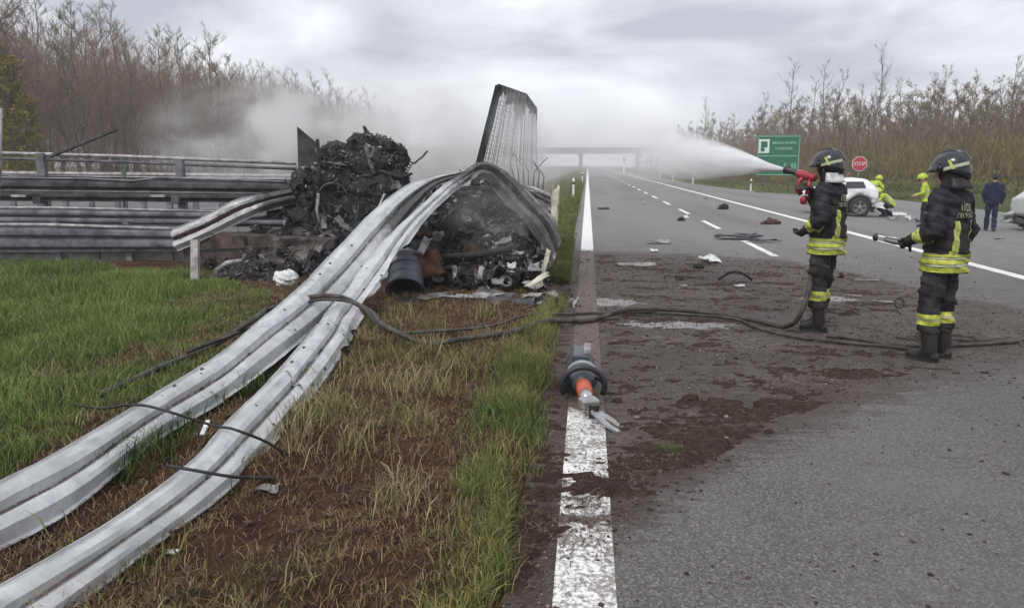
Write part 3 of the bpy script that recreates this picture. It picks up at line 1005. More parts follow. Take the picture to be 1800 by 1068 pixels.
# ------------------------------------------------------------------ trees
def make_tree(seed, h, spread, n1, n2, n3, leaf=0, leafsize=0.09, lean=0.03, first=0.3):
    rd = random.Random(seed)
    tr, cr, lf = MB(), MB(), []

    def wob(a, b, k, w):
        out = [a]
        for i in range(1, k + 1):
            f = i / k
            p = a.lerp(b, f)
            if i < k:
                p = p + Vector((rd.gauss(0, w), rd.gauss(0, w), rd.gauss(0, w * 0.5)))
            out.append(p)
        return out

    top = Vector((rd.gauss(0, lean * h), rd.gauss(0, lean * h), h))
    stem = wob(Vector((0, 0, -0.2)), top, 7, 0.012 * h)
    r0 = 0.012 * h + 0.02
    tr.tube(stem, [r0 * (1 - 0.93 * (i / 7) ** 0.8) for i in range(8)], 7)

    def at(path, f):
        q = f * (len(path) - 1)
        i = min(int(q), len(path) - 2)
        return path[i].lerp(path[i + 1], q - i)

    for i in range(n1):
        f = first + (0.98 - first) * (i + rd.random()) / n1
        a = at(stem, f)
        az = rd.uniform(0, 6.283)
        L = spread * h * (0.35 + 0.65 * (1 - f) / (1 - first)) * rd.uniform(0.6, 1.15)
        el = rd.uniform(0.45, 1.05) + 0.25 * f
        dv = Vector((math.cos(az) * math.cos(el), math.sin(az) * math.cos(el), math.sin(el))) * L
        limb = wob(a, a + dv, 4, 0.05 * L)
        rl = r0 * 0.42 * (1 - f * 0.75)
        tr.tube(limb, [max(rl * (1 - 0.8 * j / 4), 0.008) for j in range(5)], 4, False)
        for _ in range(n2):
            f2 = rd.uniform(0.25, 1.0)
            b = at(limb, f2)
            d2 = (dv.normalized() * 0.7 + Vector((rd.gauss(0, 0.6), rd.gauss(0, 0.6), rd.uniform(0.0, 0.9)))).normalized()
            L2 = L * rd.uniform(0.25, 0.5)
            br = wob(b, b + d2 * L2, 2, 0.06 * L2)
            cr.tube(br, [0.014, 0.010, 0.006], 3, False)
            for _ in range(n3):
                c = at(br, rd.uniform(0.2, 1.0))
                d3 = (d2 * 0.8 + Vector((rd.gauss(0, 0.6), rd.gauss(0, 0.6), rd.uniform(-0.1, 0.9)))).normalized()
                L3 = L2 * rd.uniform(0.3, 0.75)
                e = c + d3 * L3
                cr.tube([c, e], [0.008, 0.004], 3, False)
                for _ in range(leaf):
                    lf.append(c.lerp(e, rd.random()) + Vector((rd.gauss(0, 0.06), rd.gauss(0, 0.06), rd.gauss(0, 0.06))))
    return tr, cr, leaf_mesh(lf, leafsize, rd) if lf else None


def leaf_mesh(pts, size, rd):
    n = len(pts)
    P = np.array([tuple(p) for p in pts])
    g = np.random.default_rng(rd.randint(0, 99999))
    u = g.normal(0, 1, (n, 3))
    u /= np.linalg.norm(u, axis=1)[:, None]
    w = np.cross(u, g.normal(0, 1, (n, 3)))
    w /= np.linalg.norm(w, axis=1)[:, None]
    s = size * g.uniform(0.5, 1.3, (n, 1))
    V = np.stack([P - u * s, P + w * s * 0.6, P + u * s, P - w * s * 0.6], 1).reshape(-1, 3)
    i = np.arange(n) * 4
    return np_mesh('leaves', V, np.stack([i, i + 1, i + 2, i + 3], -1))


def tree_proto(name, label, group, args, bark, twig, leaf=None):
    tr, cr, lm = make_tree(*args)
    root = empty(name, (0, -500, 0), 0, label=label, cat='tree', group=group)
    tr.build('trunk', bark, root, True)
    c = cr.build('crown', twig, root, False)
    if lm:
        link('foliage', lm, leaf, c)
    return root


G1, G2 = 'bare trees of the wood behind the guardrails', 'bare trees of the wood behind the lay-by'
lp = [tree_proto('bare_tree', 'slender bare grey-brown tree in the wood behind the guardrails', G1, (s_, 15, 0.26, 17, 7, 6, 3, 0.030), 'bark', tw, 'leaf_pink')
      for s_, tw in ((1, 'twig_red'), (2, 'twig'), (3, 'twig_red'), (4, 'twig'))]
lp += [tree_proto('bare_tree', 'bare tree with olive buds in the wood behind the guardrails', G1, (s_, 14, 0.26, 17, 7, 6, 4, 0.034), 'bark', 'twig', 'leaf_olive') for s_ in (5,)]
rp = [tree_proto('bare_tree', 'tall bare grey tree rising above the wood behind the lay-by', 'tall trees above the lay-by wood', (s_, 15, 0.20, 14, 6, 4, 0, 0.05, 0.02, 0.45), 'bark_pale', 'twig') for s_ in (11, 12, 13)]
rq = [tree_proto('budding_tree', lb, G2, (s_, 9.5, 0.27, 18, 8, 6, lf_, 0.036, 0.03, 0.12), 'bark', tw, fo)
      for s_, tw, fo, lf_, lb in ((14, 'twig', 'leaf_olive', 3, 'low tree with olive-yellow buds in the wood behind the lay-by'),
                                  (15, 'twig_red', 'leaf_pink', 3, 'low tree with pinkish-brown buds in the wood behind the lay-by'),
                                  (16, 'twig_red', 'leaf_pink', 2, 'low almost leafless brown tree in the wood behind the lay-by'),
                                  (17, 'twig', 'leaf_green', 3, 'low tree with dull green leaves in the wood behind the lay-by'))]
ev_t = tree_proto('evergreen_tree', 'dense olive-green leafy tree at the near end of the guardrail wood', 'evergreens by the guardrails', (21, 11, 0.24, 26, 8, 6, 12, 0.10, 0.02, 0.06), 'bark', 'twig', 'leaf_olive')

used = set()


def plant(proto, x, y, z, s, rz=None):
    o = proto if proto.name not in used else copy_tree(proto)
    used.add(proto.name)
    o.location = (x, y, z)
    o.scale = (s * random.uniform(0.9, 1.1), s * random.uniform(0.9, 1.1), s)
    o.rotation_euler = (0, 0, random.uniform(0, 6.28) if rz is None else rz)
    return o


# wood on the left: rows running along the motorway
for row in range(8):
    y = 36 + row * 2.0
    while y < 150 + row * 10:
        x = -(38 + row * 3.6) - random.uniform(0, 3.0)
        ok = x / y > -1.02
        if ok:
            s_ = random.uniform(0.80, 1.06) * (1.0 + 0.03 * row)
            if y > 120:
                s_ *= 1 - 0.25 * (y - 120) / 60
            plant(random.choice(lp if random.random() < 0.8 else lp[4:]), x, y, -0.2, s_)
        y += random.uniform(3.0, 5.6) * (1 + y / 240)
# a bigger dark tree and evergreens at the near end
for q in [(14, 46.5), (-25, 46.0)]:
    w = PY(q[0], 250, q[1])
    plant(lp[1], w.x, w.y, -0.2, 1.35)
for q, s_ in [((22, 40), 0.72), ((-20, 39), 0.85), ((52, 43), 0.55), ((5, 37), 0.5)]:
    w = PY(q[0], 250, q[1])
    plant(ev_t, w.x, w.y, -0.3, s_)
# a few trees far along the left side
for q in [(745, 185, 0.62), (715, 195, 0.5), (780, 180, 0.5), (690, 170, 0.6), (820, 190, 0.5)]:
    w = PY(q[0], 250, q[1])
    plant(random.choice(lp[:2]), w.x, w.y, -0.2, q[2])

# wood on the right
def wood_front(px):
    """distance of the wood's edge for a picture column"""
    return np.interp(px, [1180, 1240, 1300, 1400, 1500, 1600, 1700, 1900], [150, 122, 102, 84, 74, 68, 64, 60])


for row in range(6):
    px = 1185 + row * 4
    while px < 1960:
        Y = float(wood_front(px)) + row * 4.5 + random.uniform(-1.5, 1.5)
        w = PY(px, 289, Y)
        s_ = random.uniform(0.66, 1.0) * (0.92 if row < 2 else 1.06)
        plant(random.choice(rq), w.x, w.y, float(road_z(min(w.x, 17))) - 0.15, s_)
        px += random.uniform(14, 26) * (0.75 if px < 1350 else 1)
for px, top, dy in [(1392, 108, 14), (1455, 112, 10), (1475, 125, 18), (1552, 85, 8), (1590, 140, 12), (1655, 118, 10), (1640, 130, 20), (1718, 128, 8), (1790, 102, 6), (1770, 150, 16), (1240, 175, 20),
                    (1340, 165, 16), (1430, 140, 24), (1515, 150, 18), (1690, 150, 18), (1840, 120, 10)]:
    Y = float(wood_front(px)) + dy
    w = PY(px, top, Y)
    plant(random.choice(rp), w.x, w.y, -0.7, (w.z + 0.7) / 15.0)


# undergrowth and brambles: nobody could count it
def thicket(name, pts, h0, h1, mat, label, leaf, lsize, per):
    mb = MB()
    rd = random.Random(len(pts))
    lf = []
    for (x, y, z) in pts:
        for _ in range(2):
            hh = rd.uniform(h0, h1)
            a = Vector((x + rd.gauss(0, 0.4), y + rd.gauss(0, 0.4), z))
            e = a + Vector((rd.gauss(0, 0.25) * hh, rd.gauss(0, 0.25) * hh, hh))
            m_ = a.lerp(e, 0.5) + Vector((rd.gauss(0, 0.12), rd.gauss(0, 0.12), 0))
            mb.tube([a, m_, e], [0.016, 0.011, 0.005], 3, False)
            for _ in range(per):
                lf.append(a.lerp(e, rd.uniform(0.1, 1.0) ** 0.8) + Vector((rd.gauss(0, 0.28), rd.gauss(0, 0.28), rd.gauss(0, 0.12))))
    o = mb.build(name, mat, None, kind='stuff')
    tag(o, label, 'undergrowth')
    link('leaves', leaf_mesh(lf, lsize, rd), leaf, o, kind='stuff')


def brush(name, pts, h0, h1, mat, label, per=16):
    """dense standing brushwood: fine upright twigs, nobody could count them"""
    P = np.array(pts)
    n = len(P)
    hh = rng.uniform(h0, h1, n)
    k = n * per
    b_ = np.repeat(P, per, 0)
    H = np.repeat(hh, per) * rng.uniform(0.02, 1.0, k) ** 0.42
    c = b_ + np.stack([rng.normal(0, 0.7, k), rng.normal(0, 0.7, k), H], -1)
    u = np.stack([rng.normal(0, 0.33, k), rng.normal(0, 0.33, k), rng.uniform(0.5, 1.1, k)], -1) * rng.uniform(0.35, 0.95, (k, 1))
    a = rng.uniform(0, np.pi, k)
    w = np.stack([np.cos(a), np.sin(a), np.zeros(k)], -1) * rng.uniform(0.008, 0.022, (k, 1))
    V = np.stack([c - u - w, c - u + w, c + u], 1).reshape(-1, 3)
    i = np.arange(k) * 3
    o = link(name, np_mesh(name, V, np.stack([i, i + 1, i + 2], -1)), mat, None, kind='stuff')
    return tag(o, label, 'brushwood')


bp = [(-(40 + random.uniform(0, 28)), random.uniform(38, 165), -0.3) for _ in range(5200)]
brush('wood_brush', bp[:2800], 8, 14.5, 'twig_red', 'reddish-brown twiggy brushwood filling the guardrail wood', 60)
brush('wood_brush', bp[2800:], 7, 13.5, 'twig', 'grey-brown twiggy brushwood filling the guardrail wood', 60)
bp = []
for _ in range(2600):
    px = random.uniform(1190, 1950)
    w = PY(px, 289, float(wood_front(px)) + random.uniform(-2, 20))
    bp.append((w.x, w.y, -0.8))
brush('lay_by_brush', bp[:1300], 1.5, 5.0, 'leaf_olive', 'olive twiggy brushwood filling the wood behind the lay-by', 120)
brush('lay_by_brush', bp[1300:], 2.5, 6.5, 'twig_red', 'brown twiggy brushwood filling the wood behind the lay-by', 60)

pts = [(-(36 + random.uniform(0, 22)), random.uniform(34, 165), -0.3) for _ in range(900)]
thicket('wood_undergrowth', pts, 1.2, 5.5, 'twig_red', 'tangled brown undergrowth filling the foot of the guardrail wood', 'leaf_pink', 0.10, 9)
pts = []
for _ in range(900):
    px = random.uniform(1190, 1950)
    w = PY(px, 289, float(wood_front(px)) + random.uniform(-3, 18))
    pts.append((w.x, w.y, float(road_z(min(w.x, 17))) - 0.2))
thicket('bramble_undergrowth', pts, 1.0, 4.2, 'twig', 'olive-brown brambles and saplings along the foot of the lay-by wood', 'leaf_olive', 0.075, 24)
pts = []
for _ in range(700):
    px = random.uniform(1400, 1950)
    w = PY(px, 289, float(wood_front(px)) - random.uniform(3.5, 9))
    pts.append((w.x, w.y, float(road_z(min(w.x, 17))) - 0.2))
thicket('low_hedge', pts, 0.35, 1.2, 'leaf_green', 'low dark green growth edging the lay-by in front of the wood', 'leaf_green', 0.09, 16)

# rough grass behind the lay-by edge
n = 30000
px = rng.uniform(1170, 1900, n)
Y0 = np.where(px < 1330, np.interp(px, [1170, 1330], [110, 60]), 52.0)
Y = Y0 + rng.uniform(0, 1, n) ** 1.3 * np.maximum(wood_front(px) - Y0, 4)
X = np.array([PY(a, 289, b).x for a, b in zip(px, Y)])
tn = tint(n, (0.06, 0.075, 0.02), (0.16, 0.16, 0.05), X, Y, 0.3, 6)
o = blades('rough_grass', X, Y, road_z(np.minimum(X, 17)) - 0.14, rng.uniform(0.12, 0.38, n), rng.uniform(0.03, 0.07, n), tn, 0.7)
tag(o, 'rough grass bank between the lay-by asphalt and the wood', 'grass')

# ------------------------------------------------------------------ overpass in the distance
ov = empty('overpass', (0, 265, 0), 0.03, label='hazy grey concrete overpass crossing the motorway far ahead', cat='bridge')
mb = MB().box((0, 0, 6.1), (220, 9, 1.5))
mb.build('deck', 'bridge', ov, bevel=0.05)
MB().box((0, -4.7, 7.15), (220, 0.3, 0.55)).build('parapet', 'bridge', ov)
mb = MB()
for z in (7.9, 8.4):
    mb.box((0, -4.7, z), (220, 0.08, 0.08))
for x in range(-110, 111, 4):
    mb.box((x, -4.7, 7.9), (0.08, 0.08, 1.0))
mb.build('railing', 'steel_dull', ov)
for x in (-21, -2.4, 17.5, 36):
    mb = MB().box((x, 0, 2.4), (1.1, 6.5, 5.9)).box((x, 0, 5.15), (1.9, 7.6, 0.5))
    mb.build('pier', 'bridge', ov, bevel=0.08)
for sx in (-1, 1):
    mb = MB()
    rs = []
    for x, zt in ((48, 4.8), (80, 6.6), (130, 6.6)):
        rs.append([Vector((sx * x, -14, -1)), Vector((sx * x, -5.5, zt)), Vector((sx * x, 5.5, zt)), Vector((sx * x, 14, -1))])
    mb.rings(rs)
    mb.build('embankment', 'far_grass', ov)

# distant hazy woods either side of the overpass: one mass
pts = []
for _ in range(700):
    x = random.choice((-1, 1)) * random.uniform(14, 120)
    pts.append((x, random.uniform(185, 250) + abs(x) * 0.2, -0.3))
thicket('distant_wood', pts, 4, 8.5, 'twig', 'far hazy wood either side of the motorway before the overpass', 'leaf_pink', 0.35, 12)


# ================================================================== guardrails
PROF = [(0.0, 0.012), (0.03, 0.0), (0.07, 0.0), (0.13, 0.040), (0.19, 0.074), (0.29, 0.080), (0.40, 0.074), (0.455, 0.026), (0.485, 0.0), (0.515, 0.0),
        (0.545, 0.026), (0.60, 0.074), (0.71, 0.080), (0.81, 0.074), (0.87, 0.040), (0.93, 0.0), (0.97, 0.0), (1.0, 0.012)]


def wbeam(name, A, B, n, mat, parent, soot=None, mud=None, crush=0.0, depth=1.0, seed=0, thick=0.004, front=(0.1, -0.6, 0.8), smooth=True, jag=None):
    """corrugated two-wave rail between edge curves A (upper) and B (lower)"""
    E_ = catmull(np.concatenate([np.array([tuple(a) for a in A]), np.array([tuple(b_) for b_ in B])], 1), n)
    A, B = E_[:, :3], E_[:, 3:]
    mid = (A + B) / 2
    T = np.gradient(mid, axis=0)
    N = np.cross(T, B - A)
    N /= np.linalg.norm(N, axis=1)[:, None] + 1e-9
    fr = np.array(front, float)
    N *= np.where((N @ fr) < 0, -1, 1)[:, None]
    W = np.linalg.norm(B - A, axis=1)
    s = np.concatenate([[0], np.cumsum(np.linalg.norm(np.diff(mid, axis=0), axis=1))])
    V, so, mu = [], [], []
    k = len(PROF)
    for j, (u, h) in enumerate(PROF):
        hh = h * depth * np.clip(W / 0.3, 0.3, 1.1)
        w1 = (fbm(s * 2.3 + u * 2.0, np.full(n, u * 3 + seed), 30 + seed) - 0.5) * crush
        w2 = (fbm(s * 7 + seed, np.full(n, u * 5.0), 35 + seed) - 0.5) * crush * 0.35
        ue = u + (fbm(s * 3.1, np.full(n, float(j > 8) * 7 + seed), 50 + seed) - 0.5) * crush * 1.4 * (abs(u - 0.5) * 2) ** 3
        if jag and u > 0.8:
            ue = ue - jag(s / s[-1]) * (u - 0.8) / 0.2 * np.maximum(0, fbm(s * 3.2, s * 0 + 2, 77) - 0.42) * 1.5
        V.append(A + (B - A) * ue[:, None] + N * (hh + w1 + w2)[:, None])
        so.append(soot(s / s[-1], u) if soot else np.zeros(n))
        mu.append(mud(s / s[-1], u) if mud else np.zeros(n))
    V = np.stack(V, 1).reshape(-1, 3)
    i = (np.arange((n - 1) * k).reshape(n - 1, k)[:, :-1]).ravel()
    F = np.stack([i, i + 1, i + k + 1, i + k], -1)
    me = np_mesh(name, V, F, smooth)
    attr(me, 'soot', np.stack(so, 1).ravel())
    attr(me, 'mud', np.stack(mu, 1).ravel())
    o = link(name, me, mat, parent)
    md = o.modifiers.new('solid', 'SOLIDIFY')
    md.thickness = thick
    md.offset = -1
    es = o.modifiers.new('crease', 'EDGE_SPLIT')
    es.split_angle = R(17)
    return o, A, B, N


def slots(A, B, N, n, parent, us=(0.5,), seed=0):
    """dark bolt slots along a rail"""
    rd = random.Random(seed)
    for u in us:
        for i in np.linspace(4, len(A) - 6, n).astype(int):
            a, b_, nn = Vector(A[i]), Vector(B[i]), Vector(N[i])
            c = a.lerp(b_, u) + nn * (0.050 if abs(u - 0.5) > 0.15 else 0.010)
            tg = (Vector(A[i + 1]) - a).normalized()
            m = frame(nn, c, tg)
            mb = MB().lathe([(0.004, 0.0), (0.013, 0.001), (0.013, 0.007), (0.008, 0.012), (0.002, 0.012)], 8, m)
            mb.build('bolt', 'steel_dark', parent)


def splice(A, B, N, i0, i1, parent, seed):
    """bolted overlap of two rail lengths"""
    k = 0.006
    a_, b_ = A[i0:i1:3] + N[i0:i1:3] * k, B[i0:i1:3] + N[i0:i1:3] * k
    wbeam('splice_lap', depth=0.62, A=a_ - (b_ - a_) * 0.02, B=b_ + (b_ - a_) * 0.02, n=24, mat='zinc', parent=parent, mud=lambda s, u: 0.28 + 0.4 * np.exp(-((u - 0.5) / 0.06) ** 2) + 0 * s, crush=0.01, seed=seed)
    for u in (0.14, 0.36, 0.64, 0.86):
        for i in (i0 + 3, i1 - 4):
            nn = Vector(N[i])
            c = Vector(A[i]).lerp(Vector(B[i]), u) + nn * 0.04
            MB().lathe([(0.004, 0.0), (0.016, 0.001), (0.016, 0.010), (0.010, 0.016), (0.002, 0.016)], 8, frame(nn, c)).build('bolt', 'steel_dark', parent)


def groove(s, u):
    return 0.85 * np.exp(-((u - 0.5) / 0.028) ** 2) + 0.30 * sstep(0.9, 1.0, u) + 0.16 * sstep(0.35, 0.0, s) * sstep(0.5, 1, u) + 0.10


# --- the long fallen rails in the foreground
g1 = empty('fallen_guardrail', PZ(350, 700), label='bent pale guardrail beam lying next to the lush grass and rising onto the wreck', cat='guardrail')
zt, zb = 0.24, 0.07
A = [PZ(-150, 925, zt), PZ(0, 846, zt), PZ(110, 789, zt), PZ(231, 717, zt), PZ(353, 645, zt), PZ(463, 557, 0.30), PY(551, 480, 8.0), PY(600, 428, 8.7), PY(660, 368, 9.3), PY(720, 323, 9.75), PY(765, 309, 10.0), PY(811, 300, 10.2), PY(842, 290, 10.3)]
B = [PZ(-150, 1045, zb), PZ(0, 966, zb), PZ(110, 908, zb), PZ(262, 785, zb), PZ(386, 709, zb), PZ(496, 628, 0.12), PY(585, 548, 7.75), PY(634, 500, 8.4), PY(690, 425, 9.05), PY(731, 366, 9.6), PY(769, 327, 9.9), PY(814, 311, 10.15), PY(844, 300, 10.3)]
g1i = g1.matrix_basis.inverted()
loc = Vector(g1.location)
A, B = [a - loc for a in A], [b_ - loc for b_ in B]
_, Aa, Bb, Nn = wbeam('beam', A, B, 150, 'zinc', g1, soot=lambda s, u: 0.95 * sstep(0.70, 0.86, s) * sstep(0.25, 0.6, u) + 0.45 * sstep(0.86, 1.0, s), mud=groove, crush=0.022, depth=0.62, seed=1)
slots(Aa, Bb, Nn, 9, g1, (0.5,), 3)
slots(Aa, Bb, Nn, 5, g1, (0.24, 0.76), 4)
splice(Aa, Bb, Nn, 30, 44, g1, 21)
splice(Aa, Bb, Nn, 92, 104, g1, 22)

g2 = empty('fallen_guardrail', PZ(350, 850), label='bent pale guardrail beam with torn lower edge lying beside the torn brown soil', cat='guardrail')
loc = Vector(g2.location)
zt, zb = 0.20, 0.05
A = [PZ(-190, 1130, zt), PZ(0, 1025, zt), PZ(165, 932, zt), PZ(308, 833, zt), PZ(408, 733, zt), PZ(496, 645, 0.24), PZ(551, 579, 0.28), PY(590, 530, 7.75), PY(632, 478, 8.3), PY(689, 408, 9.05), PY(744, 357, 9.6), PY(793, 316, 10.0), PY(824, 297, 10.2)]
B = [PZ(-60, 1210, zb), PZ(112, 1085, zb), PZ(240, 985, zb), PZ(380, 880, zb), PZ(470, 796, zb), PZ(545, 700, 0.08), PZ(603, 622, 0.13), PY(646, 548, 7.5), PY(682, 500, 8.0), PY(716, 432, 8.85), PY(758, 376, 9.45), PY(806, 331, 9.9), PY(838, 309, 10.15)]
A, B = [a - loc for a in A], [b_ - loc for b_ in B]
_, Aa, Bb, Nn = wbeam('beam', A, B, 150, 'zinc', g2, soot=lambda s, u: 0.8 * sstep(0.90, 1.0, s) + 0.0 * u, mud=lambda s, u: groove(s, u) + 0.2 * sstep(0.55, 1, u) * sstep(0.3, 0.45, s) * sstep(0.75, 0.6, s), crush=0.045, depth=0.62, seed=4, jag=lambda s: 0.75 * sstep(0.2, 0.3, s) * sstep(0.95, 0.7, s))
slots(Aa, Bb, Nn, 8, g2, (0.5,), 5)
slots(Aa, Bb, Nn, 5, g2, (0.24, 0.76), 6)
splice(Aa, Bb, Nn, 50, 63, g2, 23)
# the same rail folds over the wreck and comes down on its far side, black with soot
A = [PY(818, 302, 10.25), PY(845, 289, 10.35), PY(882, 299, 10.4), PY(926, 338, 10.35), PY(972, 386, 10.2), PY(985, 420, 10.1)]
B = [PY(835, 325, 10.05), PY(852, 316, 10.1), PY(872, 336, 10.1), PY(912, 384, 10.0), PY(955, 438, 9.9), PY(968, 470, 9.8)]
wbeam('folded_end', [a - loc for a in A], [b_ - loc for b_ in B], 60, 'zinc', g2, soot=lambda s, u: np.full_like(s, 0.78) - 0.25 * np.exp(-((u - 0.05) / 0.08) ** 2) + 0 * u, crush=0.10, seed=9)
A = [PY(868, 302, 10.6), PY(905, 318, 10.6), PY(940, 330, 10.55), PY(972, 341, 10.5)]
B = [PY(872, 325, 10.6), PY(908, 343, 10.6), PY(942, 362, 10.5), PY(976, 385, 10.4)]
wbeam('torn_flange', [a - loc for a in A], [b_ - loc for b_ in B], 40, 'zinc', g2, soot=lambda s, u: np.full_like(s, 0.72) - 0.5 * np.exp(-((u - 0.03) / 0.05) ** 2) + 0 * u, crush=0.12, seed=12, depth=0.5)


def cpost(parent, c, z0, z1, mat, w=0.11, d=0.06, lean=(0, 0)):
    """C-section post"""
    x, y = c[0], c[1]
    rs = []
    prof = [(-w / 2, -d / 2), (w / 2, -d / 2), (w / 2, d / 2), (w / 2 - 0.008, d / 2), (w / 2 - 0.008, -d / 2 + 0.008), (-w / 2 + 0.008, -d / 2 + 0.008), (-w / 2 + 0.008, d / 2), (-w / 2, d / 2)]
    for z in (z0, z1):
        f = z - z0
        rs.append([Vector((x + a + lean[0] * f, y + b_ + lean[1] * f, z)) for a, b_ in prof])
    return MB().rings(rs).build('post', mat, parent)


def straight(parent, ax, ay0, ay1, bx, by0, by1, Y, mat, n=40, crush=0.01, soot=None, Y2=None, name='beam', seed=0, depth=1.0):
    Y2 = Y if Y2 is None else Y2
    A = [PY(ax, ay0, Y), PY((ax + bx) / 2, (ay0 + by0) / 2, (Y + Y2) / 2), PY(bx, by0, Y2)]
    B = [PY(ax, ay1, Y), PY((ax + bx) / 2, (ay1 + by1) / 2, (Y + Y2) / 2), PY(bx, by1, Y2)]
    l_ = Vector(parent.location)
    return wbeam(name, [a - l_ for a in A], [b_ - l_ for b_ in B], n, mat, parent, soot=soot or (lambda s, u: 0 * s), mud=lambda s, u: 0.1 + 0 * s, crush=crush, seed=seed, front=(0, -1, 0.1), depth=depth)


# --- front rail on the left with its bent end panel
f1 = empty('standing_guardrail', (0, 0, 0), label='grey guardrail standing at the back of the lush grass', cat='guardrail')
straight(f1, -160, 388, 443, 312, 396, 441, 12.0, 'steel_dull', 70, 0.012, seed=2)
MB().tube([PY(-160, 394, 11.93), PY(80, 395, 11.93), PY(300, 402, 11.93)], 0.028, 10).build('top_tube', 'steel_rub', f1, True)
for px in (-60, 100, 225):
    c = PY(px, 420, 12.1)
    cpost(f1, c, 0.0, 0.72, 'steel_dull')
    MB().box((c.x, 12.06, 0.45), (0.10, 0.07, 0.2)).build('spacer', 'steel_dull', f1, bevel=0.006)
f2 = empty('bent_guardrail', (0, 0, 0), label='short bent guardrail panel slanting up from the standing rail to the charred cab', cat='guardrail')
A = [PY(303, 402, 11.75), PY(360, 380, 11.7), PY(420, 350, 11.6), PY(470, 338, 11.7), PY(512, 330, 11.9)]
B = [PY(312, 442, 11.65), PY(372, 416, 11.6), PY(436, 384, 11.5), PY(482, 366, 11.6), PY(520, 358, 11.8)]
wbeam('beam', A, B, 50, 'zinc', f2, soot=lambda s, u: 0.25 + 0.6 * sstep(0.55, 0.9, s) + 0 * u, mud=lambda s, u: 0.35 + 0.5 * np.exp(-((u - 0.5) / 0.1) ** 2) + 0 * s, crush=0.06, seed=7, front=(0, -1, 0.3))
c = PZ(343, 498)
cpost(f2, (c.x, c.y), 0.0, 0.62, 'steel_rub', lean=(-0.05, 0.25))

# --- second rail
f3 = empty('standing_guardrail', (0, 0, 0), label='middle guardrail running behind the front grey rail', cat='guardrail')
straight(f3, -160, 361, 393, 500, 370, 399, 13.0, 'steel_dull', 60, 0.012, seed=5)
MB().tube([PY(-160, 364, 12.95), PY(100, 365, 12.95), PY(490, 374, 12.95)], 0.02, 8).build('top_tube', 'steel_rub', f3, True)
for px in (-90, 75, 300):
    c = PY(px, 380, 13.1)
    cpost(f3, c, 0.0, 0.95, 'steel_dull')

# --- bridge rail: scorched wide beam with tube handrail and posts
f4 = empty('bridge_guardrail', (0, 0, 0), label='tall scorched guardrail with tubular handrail behind the two lower rails', cat='guardrail')
straight(f4, -160, 306, 352, 510, 316, 356, 14.0, 'steel_dark', 80, 0.03, seed=8)
MB().tube([PY(-160, 310, 13.93), PY(150, 314, 13.93), PY(235, 318, 13.90), PY(280, 312, 13.93), PY(515, 320, 13.93)], 0.022, 8).build('top_tube', 'steel_dull', f4, True)
MB().tube([PY(-160, 333, 13.92), PY(200, 337, 13.92), PY(515, 341, 13.92)], 0.018, 8).build('middle_tube', 'steel_dull', f4, True)
MB().tube([PY(-160, 266, 14.2), PY(0, 269, 14.2), PY(220, 275, 14.2), PY(520, 287, 14.2)], 0.035, 10).build('handrail', 'steel_rub', f4, True)
MB().tube([PY(-160, 275, 14.25), PY(0, 278, 14.25), PY(220, 285, 14.25), PY(520, 297, 14.25)], 0.028, 10).build('lower_handrail', 'steel_dull', f4, True)
for px, yt in ((-110, 268), (79, 269), (320, 280)):
    c = PY(px, 340, 14.15)
    top = PY(px, yt, 14.15)
    cpost(f4, c, 0.0, top.z, 'steel_dull', 0.16, 0.1)
    MB().box((c.x - 0.02, 13.98, PY(px, 352, 14).z), (0.17, 0.14, 0.14)).build('bracket', 'steel_dark', f4, bevel=0.01)
    MB().box((c.x - 0.35, 13.86, PY(px, 344, 14).z), (0.32, 0.02, 0.05)).build('splice_plate', 'steel_rub', f4, bevel=0.005)
c, tp = PY(213, 312, 14.4), PY(216, 276, 14.4)
MB().bar((c.x, c.y, 0), tp, 0.10, 0.05).build('thin_post', mottled('greenish_post', (0.14, 0.18, 0.14), (0.24, 0.28, 0.23), 5), f4)
tag(MB().bar(PY(88, 275, 14.1), PY(205, 227, 13.6), 0.075, 0.06).build('bent_bar', 'steel_dark', bevel=0.008), 'dark loose bar sticking up diagonally from the tubular handrail', 'bar')
# --- rail of the far carriageway
f5 = empty('far_guardrail', (0, 0, 0), label='pale low guardrail of the opposite carriageway seen under the handrail', cat='guardrail')
straight(f5, -160, 299, 311, 560, 306, 318, 21.0, 'steel_rub', 50, 0.01, seed=13)
for px in range(-120, 560, 46):
    c = PY(px, 305, 21.15)
    cpost(f5, c, 0.0, c.z, 'steel_dull', 0.14, 0.1)
tag(MB().tube([PZ(-8, 440), PY(0, 300, 10.9), PY(2, 190, 10.9)], 0.02, 8).build('thin_pole', 'steel_rub', None, True), 'thin pale pole standing at the end of the guardrails', 'pole')
# --- concrete kerb under the rails
kb = empty('concrete_kerb', (0, 0, 0), label='low mossy concrete kerb under the standing guardrails', cat='kerb')
x = -15.0
while x < -6.6:
    L = random.uniform(1.1, 1.4)
    MB().box((x + L / 2, 12.35 + random.uniform(-0.02, 0.02), 0.13), (L - 0.02, 0.35, 0.34)).build('kerbstone', 'concrete', kb, bevel=0.02)
    x += L

